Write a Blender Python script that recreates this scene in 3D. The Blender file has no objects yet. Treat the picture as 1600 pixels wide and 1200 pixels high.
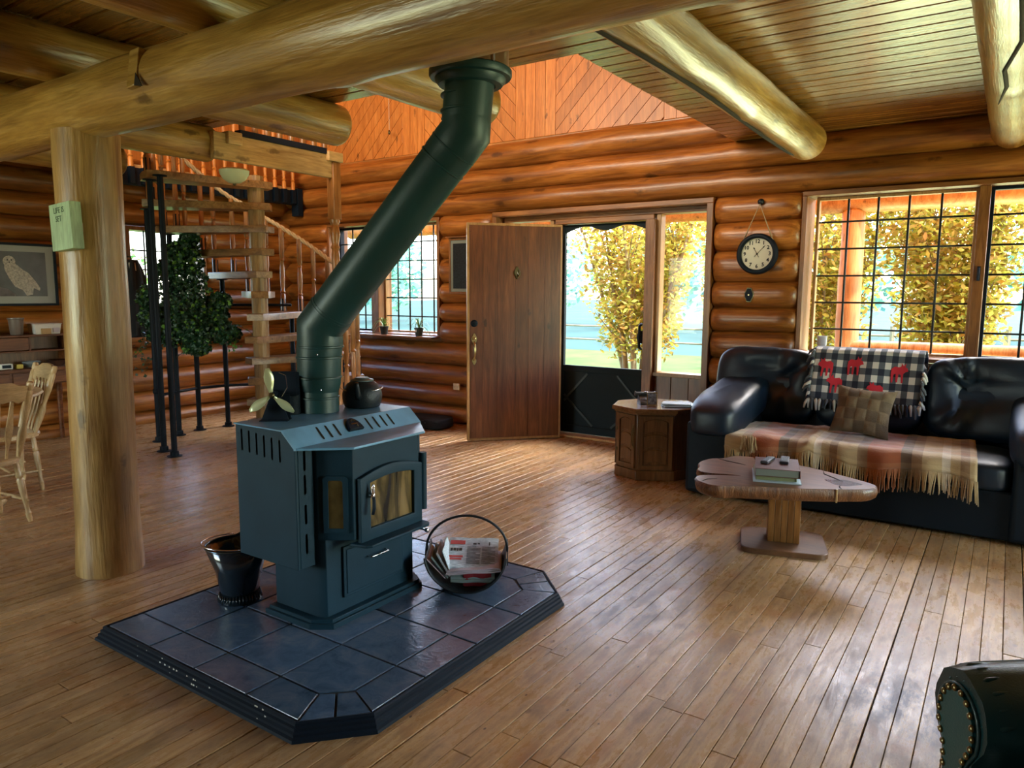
import bpy, math, random
from mathutils import Vector, Matrix, noise as mnoise

SC = bpy.context.scene
COL = SC.collection
PI = math.pi

# ------------------------------------------------------------------ camera
CAMH = 1.40
F_PX, YAW, PITCH, ROLL = 1138.9, 0.597241, 0.124596, 0.005225
cy, sy, cp, sp = math.cos(YAW), math.sin(YAW), math.cos(PITCH), math.sin(PITCH)
fwd = Vector((-sy * cp, cy * cp, -sp)); rt = Vector((cy, sy, 0)); up = rt.cross(fwd)
r2 = rt * math.cos(ROLL) + up * math.sin(ROLL); u2 = -rt * math.sin(ROLL) + up * math.cos(ROLL)
cam_data = bpy.data.cameras.new('camera'); cam = bpy.data.objects.new('camera', cam_data); COL.objects.link(cam)
cam_data.sensor_width = 36; cam_data.lens = F_PX / 1600 * 36; cam_data.clip_start = 0.05; cam_data.clip_end = 400
m3 = Matrix((r2, u2, -fwd)).transposed()
cam.matrix_world = Matrix.Translation((0, 0, CAMH)) @ m3.to_4x4()
SC.camera = cam

# ------------------------------------------------------------------ light and exposure
SC.view_settings.view_transform = 'Standard'; SC.view_settings.look = 'None'
SC.view_settings.gamma = 1.0; SC.view_settings.use_curve_mapping = False
SC.view_settings.exposure = 0.96
SC.cycles.use_denoising = True
SC.cycles.max_bounces = 8; SC.cycles.diffuse_bounces = 4; SC.cycles.glossy_bounces = 4
SC.cycles.transmission_bounces = 6; SC.cycles.transparent_max_bounces = 12
SC.cycles.sample_clamp_indirect = 6.0; SC.cycles.caustics_reflective = False; SC.cycles.caustics_refractive = False

world = bpy.data.worlds.new('sky'); SC.world = world; world.use_nodes = True
wn = world.node_tree.nodes; wl = world.node_tree.links
for n in list(wn): wn.remove(n)
wo = wn.new('ShaderNodeOutputWorld'); wb = wn.new('ShaderNodeBackground'); ws = wn.new('ShaderNodeTexSky')
ws.sky_type = 'NISHITA'; ws.sun_disc = False; ws.sun_elevation = math.radians(48); ws.sun_rotation = math.radians(20)
ws.air_density = 1.0; ws.dust_density = 2.5; ws.ozone_density = 1.5
wl.new(ws.outputs[0], wb.inputs[0]); wl.new(wb.outputs[0], wo.inputs[0]); wb.inputs[1].default_value = 1.4

def lamp(name, kind, loc, direction, energy, color, size=(1, 1), angle=None):
    d = bpy.data.lights.new(name, kind); d.energy = energy; d.color = color
    if kind == 'AREA': d.shape = 'RECTANGLE'; d.size, d.size_y = size
    if kind == 'SUN': d.angle = angle
    o = bpy.data.objects.new(name, d); COL.objects.link(o); o.location = loc
    o.rotation_euler = Vector(direction).to_track_quat('-Z', 'Y').to_euler()
    return o
lamp('sun', 'SUN', (20, 10, 30), (-0.75, 0.16, -0.80), 5.5, (1.0, 0.94, 0.84), angle=math.radians(1.5))
# area lamps for daylight and lawn light at the unseen rear and right windows
lamp('daylight_rear_window', 'AREA', (-5.3, -3.35, 1.45), (0.45, 1, -0.30), 32, (0.90, 0.97, 0.86), (2.2, 1.5))
lamp('lawn_light_rear_window', 'AREA', (-5.3, -3.36, 0.9), (0.15, 1, 0.40), 36, (0.88, 1.0, 0.50), (2.2, 0.8))
lamp('lawn_light_right_window', 'AREA', (3.43, 4.0, 0.95), (-1, -0.1, 0.62), 60, (0.86, 1.0, 0.55), (2.4, 0.8))
lamp('lawn_bounce_fill', 'AREA', (.4, 8.9, -0.32), (0, -0.80, 0.60), 300, (0.90, 1.0, 0.55), (4.4, 2.2))  # added lamp kept below the sill line, stands in for lawn bounce
lamp('loft_fill_light', 'AREA', (-4.4, 0.6, 4.1), (0.0, 1, -0.16), 170, (1.0, 0.84, 0.62), (4.2, 1.3))  # added lamp inside the closed loft to brighten the gable, no opening there

# ------------------------------------------------------------------ mesh helpers
ORG = {}
def org(o): return ORG.get(o.name, Vector((0, 0, 0))) if o else Vector((0, 0, 0))

class MB:
    def __init__(s, M=None): s.v = []; s.f = []; s.mi = []; s.M = M or Matrix.Identity(4)
    def add(s, vs, fs, mi=0):
        b = len(s.v); s.v += [s.M @ Vector(p) for p in vs]; s.f += [tuple(i + b for i in f) for f in fs]; s.mi += [mi] * len(fs)
        return s
    def box(s, x0, x1, y0, y1, z0, z1, mi=0):
        return s.add([(x0,y0,z0),(x1,y0,z0),(x1,y1,z0),(x0,y1,z0),(x0,y0,z1),(x1,y0,z1),(x1,y1,z1),(x0,y1,z1)],
                     [(0,3,2,1),(4,5,6,7),(0,1,5,4),(1,2,6,5),(2,3,7,6),(3,0,4,7)], mi)
    def prism(s, poly, z0, z1, mi=0, ch=0):
        n = len(poly)
        a = sum(poly[i][0]*poly[(i+1)%n][1]-poly[(i+1)%n][0]*poly[i][1] for i in range(n))
        if a < 0: poly = list(reversed(poly))
        if ch:
            cx = sum(p[0] for p in poly)/n; cyy = sum(p[1] for p in poly)/n
            def ins(p):
                d = Vector((cx-p[0], cyy-p[1])); l = d.length or 1; d = d/l*min(ch*1.3, l*.5); return (p[0]+d.x, p[1]+d.y)
            top = [ins(p) for p in poly]
            vs = [(x,y,z0) for x,y in poly]+[(x,y,z1-ch) for x,y in poly]+[(x,y,z1) for x,y in top]
            fs = [tuple(reversed(range(n))), tuple(range(2*n,3*n))]
            for k in (0,1): fs += [(k*n+i, k*n+(i+1)%n, (k+1)*n+(i+1)%n, (k+1)*n+i) for i in range(n)]
            return s.add(vs, fs, mi)
        vs = [(x,y,z0) for x,y in poly]+[(x,y,z1) for x,y in poly]
        fs = [tuple(reversed(range(n))), tuple(range(n,2*n))]+[(i,(i+1)%n,n+(i+1)%n,n+i) for i in range(n)]
        return s.add(vs, fs, mi)
    def tube(s, pts, r, n=8, caps=True, mi=0, closed=False, sq=None):
        pts = [Vector(p) for p in pts]; m = len(pts)
        rs = [r]*m if not hasattr(r, '__len__') else list(r)
        vs = []; prev = None
        for i, p in enumerate(pts):
            if closed: t = pts[(i+1)%m]-pts[i-1]
            else: t = (pts[min(i+1,m-1)]-pts[max(i-1,0)])
            t.normalize()
            if prev is None:
                a = Vector((0,0,1)) if abs(t.z) < .9 else Vector((1,0,0))
                u = t.cross(a).normalized()
            else:
                u = prev - t*prev.dot(t)
                if u.length < 1e-6: u = t.orthogonal()
                u.normalize()
            prev = u; w = t.cross(u)
            for k in range(n):
                an = 2*PI*(k+.5*(sq is not None))/n
                rr = rs[i]*(1 if sq is None else sq)
                vs.append(p+u*math.cos(an)*rr+w*math.sin(an)*rs[i])
        fs = []
        for i in range(m if closed else m-1):
            j = (i+1)%m
            for k in range(n): fs.append((i*n+k, i*n+(k+1)%n, j*n+(k+1)%n, j*n+k))
        if caps and not closed: fs += [tuple(reversed(range(n))), tuple(range((m-1)*n, m*n))]
        return s.add(vs, fs, mi)
    def lathe(s, prof, c=(0,0,0), n=20, mi=0, axis=None):
        Q = Matrix.Identity(3) if axis is None else Vector((0,0,1)).rotation_difference(Vector(axis)).to_matrix()
        c = Vector(c); vs = []; m = len(prof)
        for r, z in prof:
            for k in range(n):
                a = 2*PI*k/n; vs.append(c+Q@Vector((r*math.cos(a), r*math.sin(a), z)))
        fs = [(i*n+k, i*n+(k+1)%n, (i+1)*n+(k+1)%n, (i+1)*n+k) for i in range(m-1) for k in range(n)]
        fs += [tuple(reversed(range(n))), tuple(range((m-1)*n, m*n))]
        return s.add(vs, fs, mi)
    def grid(s, fn, nu, nv, mi=0, thick=0):
        vs = [Vector(fn(i/(nu-1), j/(nv-1))) for i in range(nu) for j in range(nv)]
        fs = [(i*nv+j, (i+1)*nv+j, (i+1)*nv+j+1, i*nv+j+1) for i in range(nu-1) for j in range(nv-1)]
        return s.add(vs, fs, mi)
    def build(s, name, mat, parent=None, smooth=False, bevel=0, sub=0, seg=2, solid=0, kind=None, label=None, wn=False):
        me = bpy.data.meshes.new(name); o0 = org(parent)
        me.from_pydata([tuple(v-o0) for v in s.v], [], s.f)
        for m in (mat if isinstance(mat, (list, tuple)) else [mat]): me.materials.append(m)
        if any(s.mi): me.polygons.foreach_set('material_index', s.mi)
        if smooth is not False:
            me.polygons.foreach_set('use_smooth', [True]*len(me.polygons))
            if smooth is not True: me.set_sharp_from_angle(angle=math.radians(smooth))
        me.update()
        o = bpy.data.objects.new(name, me); COL.objects.link(o)
        if parent is not None: o.parent = parent
        ORG[o.name] = o0
        if solid: md = o.modifiers.new('solid', 'SOLIDIFY'); md.thickness = solid; md.offset = 0
        if sub: md = o.modifiers.new('sub', 'SUBSURF'); md.levels = sub; md.render_levels = sub
        if bevel:
            md = o.modifiers.new('bevel', 'BEVEL'); md.width = bevel; md.segments = seg; md.limit_method = 'ANGLE'; md.angle_limit = math.radians(32)
            md.use_clamp_overlap = True
            me.polygons.foreach_set('use_smooth', [True]*len(me.polygons)); md.harden_normals = False
            if smooth is False: me.set_sharp_from_angle(angle=math.radians(50))
        if kind: o['kind'] = kind
        if label: o['label'] = label
        return o

def tag(o, label, cat, group=None, kind=None):
    o['label'] = label; o['category'] = cat
    if group: o['group'] = group
    if kind: o['kind'] = kind
    return o
def struct(o): o['kind'] = 'structure'; return o
def empty(name, loc=(0,0,0), rz=0):
    o = bpy.data.objects.new(name, None); COL.objects.link(o); o.location = loc; o.rotation_euler = (0,0,rz); o.empty_display_size = .1
    ORG[o.name] = Vector(loc); return o
def local(name):           # a thing built about its own origin, to be placed or copied later
    o = empty(name); ORG[o.name] = Vector((0,0,0)); return o
def copy_tree(o, parent=None):
    c = o.copy(); COL.objects.link(c)
    if parent is not None: c.parent = parent
    ORG[c.name] = ORG.get(o.name, Vector((0,0,0)))
    for ch in list(o.children): copy_tree(ch, c)
    return c
def place(o, loc, rz=0): o.location = loc; o.rotation_euler = (0,0,rz); return o
def text(name, body, size, M, mat, parent, extrude=0.0006, align='CENTER', bold=0.0):
    cu = bpy.data.curves.new(name, 'FONT'); cu.body = body; cu.size = size; cu.align_x = align; cu.align_y = 'CENTER'
    cu.extrude = extrude; cu.offset = bold; cu.resolution_u = 2; cu.materials.append(mat)
    t_ = bpy.data.objects.new(name, cu); COL.objects.link(t_); bpy.context.view_layer.update()
    me = bpy.data.meshes.new_from_object(t_.evaluated_get(bpy.context.evaluated_depsgraph_get())); me.name = name
    bpy.data.objects.remove(t_)
    o = bpy.data.objects.new(name, me); COL.objects.link(o); o.parent = parent
    o.matrix_local = Matrix.Translation(-org(parent)) @ M
    return o
def frameM(origin, xa, ya):   # matrix with given x and y axes
    xa = Vector(xa).normalized(); ya = Vector(ya).normalized(); za = xa.cross(ya)
    return Matrix.Translation(origin) @ Matrix((xa, ya, za)).transposed().to_4x4()
def nz(x, y=0, z=0): return mnoise.noise(Vector((x, y, z)))

# ------------------------------------------------------------------ materials
def newmat(name):
    m = bpy.data.materials.new(name); m.use_nodes = True
    return m, m.node_tree.nodes, m.node_tree.links, m.node_tree.nodes['Principled BSDF']
def mat(name, c, rough=.5, metal=0, coat=0, bump=0, bscale=40, var=0, trans=0, spec=None, emit=0, sheen=0, vscale=6):
    m, n, l, b = newmat(name)
    b.inputs['Base Color'].default_value = (*c, 1); b.inputs['Roughness'].default_value = rough; b.inputs['Metallic'].default_value = metal
    b.inputs['Coat Weight'].default_value = coat; b.inputs['Coat Roughness'].default_value = .15
    if spec is not None: b.inputs['Specular IOR Level'].default_value = spec
    if sheen: b.inputs['Sheen Weight'].default_value = sheen
    if trans: b.inputs['Transmission Weight'].default_value = trans
    if emit: b.inputs['Emission Color'].default_value = (*c, 1); b.inputs['Emission Strength'].default_value = emit
    if var or bump:
        tc = n.new('ShaderNodeTexCoord')
    if var:
        no = n.new('ShaderNodeTexNoise'); no.inputs['Scale'].default_value = vscale; no.inputs['Detail'].default_value = 6
        l.new(tc.outputs['Object'], no.inputs['Vector'])
        mx = n.new('ShaderNodeMix'); mx.data_type = 'RGBA'
        mx.inputs[6].default_value = (*[max(0, x*(1-var)) for x in c], 1); mx.inputs[7].default_value = (*[min(1, x*(1+var)) for x in c], 1)
        mr = n.new('ShaderNodeMapRange'); mr.inputs[1].default_value = .3; mr.inputs[2].default_value = .7
        l.new(no.outputs['Fac'], mr.inputs[0]); l.new(mr.outputs[0], mx.inputs[0]); l.new(mx.outputs[2], b.inputs['Base Color'])
    if bump:
        nb = n.new('ShaderNodeTexNoise'); nb.inputs['Scale'].default_value = bscale; nb.inputs['Detail'].default_value = 4
        l.new(tc.outputs['Object'], nb.inputs['Vector'])
        bp = n.new('ShaderNodeBump'); bp.inputs['Strength'].default_value = bump; bp.inputs['Distance'].default_value = .01
        l.new(nb.outputs['Fac'], bp.inputs['Height']); l.new(bp.outputs[0], b.inputs['Normal'])
    return m
def ramp(n, stops):
    r = n.new('ShaderNodeValToRGB'); e = r.color_ramp.elements
    while len(e) < len(stops): e.new(.5)
    for i, (p, c) in enumerate(stops): e[i].position = p; e[i].color = (*c, 1)
    return r
def wood(name, dark, mid, light, axis='x', s=1.0, rough=.35, coat=.3, knots=.5, bump=.15, rnd=.25, knotcol=None, fine=1.0, patch=0.35):
    """Grain stretched along an axis; knots from a stretched Voronoi; tone varies per object and in patches."""
    m, n, l, b = newmat(name)
    tc = n.new('ShaderNodeTexCoord'); oi = n.new('ShaderNodeObjectInfo')
    mp = n.new('ShaderNodeMapping')
    k = .09
    mp.inputs['Scale'].default_value = {'x': (k,1,1), 'y': (1,k,1), 'z': (1,1,k)}[axis]
    l.new(tc.outputs['Object'], mp.inputs['Vector'])
    ad = n.new('ShaderNodeVectorMath'); ad.operation = 'ADD'
    sc_ = n.new('ShaderNodeVectorMath'); sc_.operation = 'SCALE'; sc_.inputs[0].default_value = (7.3, 3.1, 5.7)
    l.new(oi.outputs['Random'], sc_.inputs['Scale']); l.new(mp.outputs[0], ad.inputs[0]); l.new(sc_.outputs[0], ad.inputs[1])
    no = n.new('ShaderNodeTexNoise'); no.inputs['Scale'].default_value = 22*s; no.inputs['Detail'].default_value = 5; no.inputs['Distortion'].default_value = .8
    l.new(ad.outputs[0], no.inputs['Vector'])
    nf = n.new('ShaderNodeTexNoise'); nf.inputs['Scale'].default_value = 120*s*fine; nf.inputs['Detail'].default_value = 3
    l.new(ad.outputs[0], nf.inputs['Vector'])
    rp = ramp(n, [(.25, dark), (.5, mid), (.75, light)]); l.new(no.outputs['Fac'], rp.inputs[0])
    m1 = n.new('ShaderNodeMix'); m1.data_type = 'RGBA'; m1.blend_type = 'MULTIPLY'; m1.inputs[0].default_value = .55
    r2_ = ramp(n, [(.3, (.62,.55,.5)), (.62, (1.08,1.05,1.0))]); l.new(nf.outputs['Fac'], r2_.inputs[0])
    l.new(rp.outputs[0], m1.inputs[6]); l.new(r2_.outputs[0], m1.inputs[7])
    # large patches
    npn = n.new('ShaderNodeTexNoise'); npn.inputs['Scale'].default_value = 1.6*s; npn.inputs['Detail'].default_value = 3; l.new(tc.outputs['Object'], npn.inputs['Vector'])
    r3 = ramp(n, [(.3, (1-patch,)*3), (.7, (1+patch*.6,)*3)]); l.new(npn.outputs['Fac'], r3.inputs[0])
    m2 = n.new('ShaderNodeMix'); m2.data_type = 'RGBA'; m2.blend_type = 'MULTIPLY'; m2.inputs[0].default_value = 1
    l.new(m1.outputs[2], m2.inputs[6]); l.new(r3.outputs[0], m2.inputs[7])
    # per-object tone
    hv = n.new('ShaderNodeHueSaturation'); mr = n.new('ShaderNodeMapRange'); mr.inputs[3].default_value = 1-rnd; mr.inputs[4].default_value = 1+rnd*.7
    l.new(oi.outputs['Random'], mr.inputs[0]); l.new(mr.outputs[0], hv.inputs['Value']); l.new(m2.outputs[2], hv.inputs['Color'])
    out = hv.outputs[0]
    if knots:
        mpk = n.new('ShaderNodeMapping'); q = .35
        mpk.inputs['Scale'].default_value = {'x': (q,1,1), 'y': (1,q,1), 'z': (1,1,q)}[axis]
        l.new(tc.outputs['Object'], mpk.inputs['Vector'])
        dn = n.new('ShaderNodeTexNoise'); dn.inputs['Scale'].default_value = 30; l.new(tc.outputs['Object'], dn.inputs['Vector'])
        dv = n.new('ShaderNodeVectorMath'); dv.operation = 'MULTIPLY_ADD'; dv.inputs[1].default_value = (.03,)*3
        l.new(dn.outputs['Color'], dv.inputs[0]); l.new(mpk.outputs[0], dv.inputs[2])
        vo = n.new('ShaderNodeTexVoronoi'); vo.inputs['Scale'].default_value = 7.6*s; l.new(dv.outputs[0], vo.inputs['Vector'])
        rk = ramp(n, [(.0, (1,1,1)), (.14*knots*2, (.8,.8,.8)), (.23*knots*2, (0,0,0))]); l.new(vo.outputs['Distance'], rk.inputs[0])
        mk = n.new('ShaderNodeMix'); mk.data_type = 'RGBA'; kc = knotcol or tuple(x*.35 for x in dark)
        mk.inputs[7].default_value = (*kc, 1); l.new(out, mk.inputs[6])
        mu = n.new('ShaderNodeMath'); mu.operation = 'MULTIPLY'; mu.inputs[1].default_value = .85
        l.new(rk.outputs[0], mu.inputs[0]); l.new(mu.outputs[0], mk.inputs[0]); out = mk.outputs[2]
    l.new(out, b.inputs['Base Color'])
    b.inputs['Roughness'].default_value = rough; b.inputs['Coat Weight'].default_value = coat; b.inputs['Coat Roughness'].default_value = .22
    if bump:
        bp = n.new('ShaderNodeBump'); bp.inputs['Strength'].default_value = bump; bp.inputs['Distance'].default_value = .008
        ms = n.new('ShaderNodeMath'); ms.operation = 'ADD'; l.new(no.outputs['Fac'], ms.inputs[0]); l.new(nf.outputs['Fac'], ms.inputs[1])
        l.new(ms.outputs[0], bp.inputs['Height']); l.new(bp.outputs[0], b.inputs['Normal'])
    return m

LOGC = ((.15,.042,.007), (.34,.120,.020), (.52,.215,.048))
M_logx = wood('wall_log_x', *LOGC, axis='x', s=.8, rough=.36, coat=.35, knots=.42, bump=.25, rnd=.2)
M_logy = wood('wall_log_y', *LOGC, axis='y', s=.8, rough=.36, coat=.35, knots=.42, bump=.25, rnd=.2)
HONEY = ((.20,.095,.018), (.45,.26,.060), (.62,.40,.13))
M_beamx = wood('beam_log_x', *HONEY, axis='x', s=.8, rough=.30, coat=.6, knots=.34, bump=.45, rnd=.1)
M_beamy = wood('beam_log_y', *HONEY, axis='y', s=.8, rough=.30, coat=.6, knots=.34, bump=.45, rnd=.1)
M_post = wood('post_log', (.24,.12,.03), (.46,.27,.085), (.60,.40,.16), axis='z', s=.8, rough=.38, coat=.3, knots=.34, bump=.4, rnd=.0)
M_ceil = wood('ceiling_board', (.17,.075,.012), (.36,.18,.036), (.50,.28,.07), axis='x', s=1.1, rough=.24, coat=.6, knots=.3, bump=.2, rnd=.22)
M_gable = wood('gable_board', (.46,.15,.025), (.64,.235,.045), (.74,.32,.08), axis='z', s=1.0, rough=.42, coat=.15, knots=.33, bump=.1, rnd=.14, patch=.12)
M_trimw = wood('trim_wood', (.14,.05,.012), (.27,.105,.028), (.38,.17,.05), axis='z', s=1.4, rough=.4, coat=.25, knots=0, bump=.1, rnd=.15)
M_trimx = wood('trim_wood_x', (.14,.05,.012), (.27,.105,.028), (.38,.17,.05), axis='x', s=1.4, rough=.4, coat=.25, knots=0, bump=.1, rnd=.15)
M_doorw = wood('door_wood', (.085,.026,.011), (.155,.050,.019), (.24,.090,.034), axis='z', s=.9, rough=.38, coat=.25, knots=.25, bump=.08, rnd=.16)
M_dooredge = wood('door_edge', (.36,.20,.07), (.48,.28,.11), (.58,.36,.16), axis='z', s=1.5, rough=.4, knots=0, bump=.05)
M_pine = wood('pine', (.42,.25,.09), (.62,.42,.18), (.74,.54,.28), axis='y', s=1.0, rough=.42, coat=.2, knots=.4, bump=.08, rnd=.1)
M_tread = wood('tread', (.15,.075,.028), (.27,.145,.055), (.38,.22,.09), axis='x', s=1.3, rough=.42, coat=.15, knots=.25, bump=.1, rnd=.15)
M_spost = wood('stair_post', (.20,.11,.04), (.34,.20,.08), (.46,.29,.13), axis='z', s=1.3, rough=.45, coat=.1, knots=0, bump=.1, rnd=.05)
M_balu = wood('baluster', (.22,.08,.02), (.42,.175,.045), (.54,.25,.08), axis='z', s=1.6, rough=.38, coat=.3, knots=0, bump=.05, rnd=.15)
M_oak = wood('chair_wood', (.46,.30,.13), (.62,.44,.22), (.72,.55,.31), axis='z', s=1.6, rough=.34, coat=.35, knots=0, bump=.04, rnd=.08)
M_oakx = wood('table_wood', (.46,.30,.13), (.60,.43,.22), (.70,.53,.31), axis='x', s=1.6, rough=.28, coat=.45, knots=0, bump=.03, rnd=.08)
M_desk = wood('desk_wood', (.09,.024,.005), (.18,.052,.011), (.26,.085,.02), axis='y', s=1.3, rough=.5, coat=0, knots=.2, bump=.06, rnd=.12)
M_cab = wood('cabinet_wood', (.075,.03,.010), (.15,.062,.022), (.22,.10,.038), axis='z', s=1.6, rough=.32, coat=.35, knots=0, bump=.05, rnd=.05)
M_cabtop = wood('cabinet_top_wood', (.11,.045,.016), (.20,.085,.03), (.27,.125,.05), axis='x', s=1.6, rough=.25, coat=.5, knots=0, bump=.03, rnd=.05)
M_burl = wood('slab_wood', (.10,.036,.012), (.20,.083,.030), (.27,.125,.048), axis='x', s=.8, rough=.30, coat=.2, knots=.2, bump=.05, rnd=0)
M_burledge = wood('slab_edge', (.06,.02,.008), (.17,.062,.02), (.28,.12,.042), axis='z', s=2.2, rough=.4, coat=.3, knots=0, bump=.5, rnd=0)
M_ped = wood('pedestal_wood', (.17,.065,.015), (.30,.125,.03), (.38,.18,.055), axis='z', s=1.6, rough=.35, coat=.3, knots=0, bump=.08, rnd=.2)
M_plate = wood('plate_wood', (.09,.040,.017), (.145,.068,.030), (.19,.095,.045), axis='x', s=1.8, rough=.45, coat=.1, knots=0, bump=.05, rnd=0)
M_orange = wood('porch_log', (.42,.15,.035), (.66,.29,.09), (.78,.40,.15), axis='z', s=.9, rough=.5, coat=.05, knots=.3, bump=.2, rnd=.08)

M_black = mat('black_paint', (.004,.010,.020), .55, spec=.2)
M_metal = mat('dark_metal', (.004,.007,.013), .55, 0, spec=.15)
M_iron = mat('cast_iron', (.010,.016,.022), .42, .3, bump=.25, bscale=160)
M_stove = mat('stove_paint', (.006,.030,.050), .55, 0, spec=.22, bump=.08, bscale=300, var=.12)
M_stovetop_lit = mat('stove_top_painted_sheen', (.13,.31,.48), .36, 0, spec=.6, bump=.03, bscale=300, var=.25)  # paler blue than the body: window light on the top put into colour
M_sofabase = mat('navy_leather_base', (.003,.008,.015), .6, spec=.2)
M_pipe = mat('pipe_paint', (.009,.044,.046), .42, .05, bump=.06, bscale=200, var=.15, vscale=3)
M_chrome = mat('chrome', (.75,.75,.76), .18, 1)
M_brass = mat('brass', (.55,.44,.22), .3, 1)
M_oldbrass = mat('aged_brass', (.12,.10,.05), .35, .9)
M_white = mat('white_plastic', (.75,.74,.68), .45)
M_cream = mat('cream_outlet', (.72,.62,.42), .45)
M_leather = mat('navy_leather', (.005,.014,.028), .40, 0, coat=.0, bump=.12, bscale=220, spec=.42)
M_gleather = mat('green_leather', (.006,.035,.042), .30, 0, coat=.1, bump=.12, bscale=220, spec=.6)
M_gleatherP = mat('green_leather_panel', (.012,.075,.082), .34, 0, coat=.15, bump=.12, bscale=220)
M_nail = mat('antique_nail', (.30,.24,.12), .32, 1)
M_grout = mat('grout', (.018,.022,.030), .8)
M_shadowgap = mat('joint_dark', (.02,.012,.006), .9)
M_paper = mat('paper', (.62,.68,.74), .7, var=.08)
M_cord = mat('rope', (.50,.38,.24), .9, bump=.5, bscale=300)
M_leaf = mat('ivy_leaf', (.010,.045,.020), .45, var=.5, vscale=9)
M_leaf2 = mat('ivy_leaf_light', (.10,.24,.03), .45, var=.3)
M_stem = mat('plant_stem', (.10,.09,.04), .7)
M_spider = mat('spider_leaf', (.16,.30,.07), .45, var=.4, vscale=20)
M_pot = mat('black_pot', (.010,.022,.022), .45)
M_fabricblk = mat('black_fabric', (.012,.016,.022), .85, bump=.2, bscale=300)
M_glob = mat('frosted_glass', (.62,.68,.48), .35)
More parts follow.
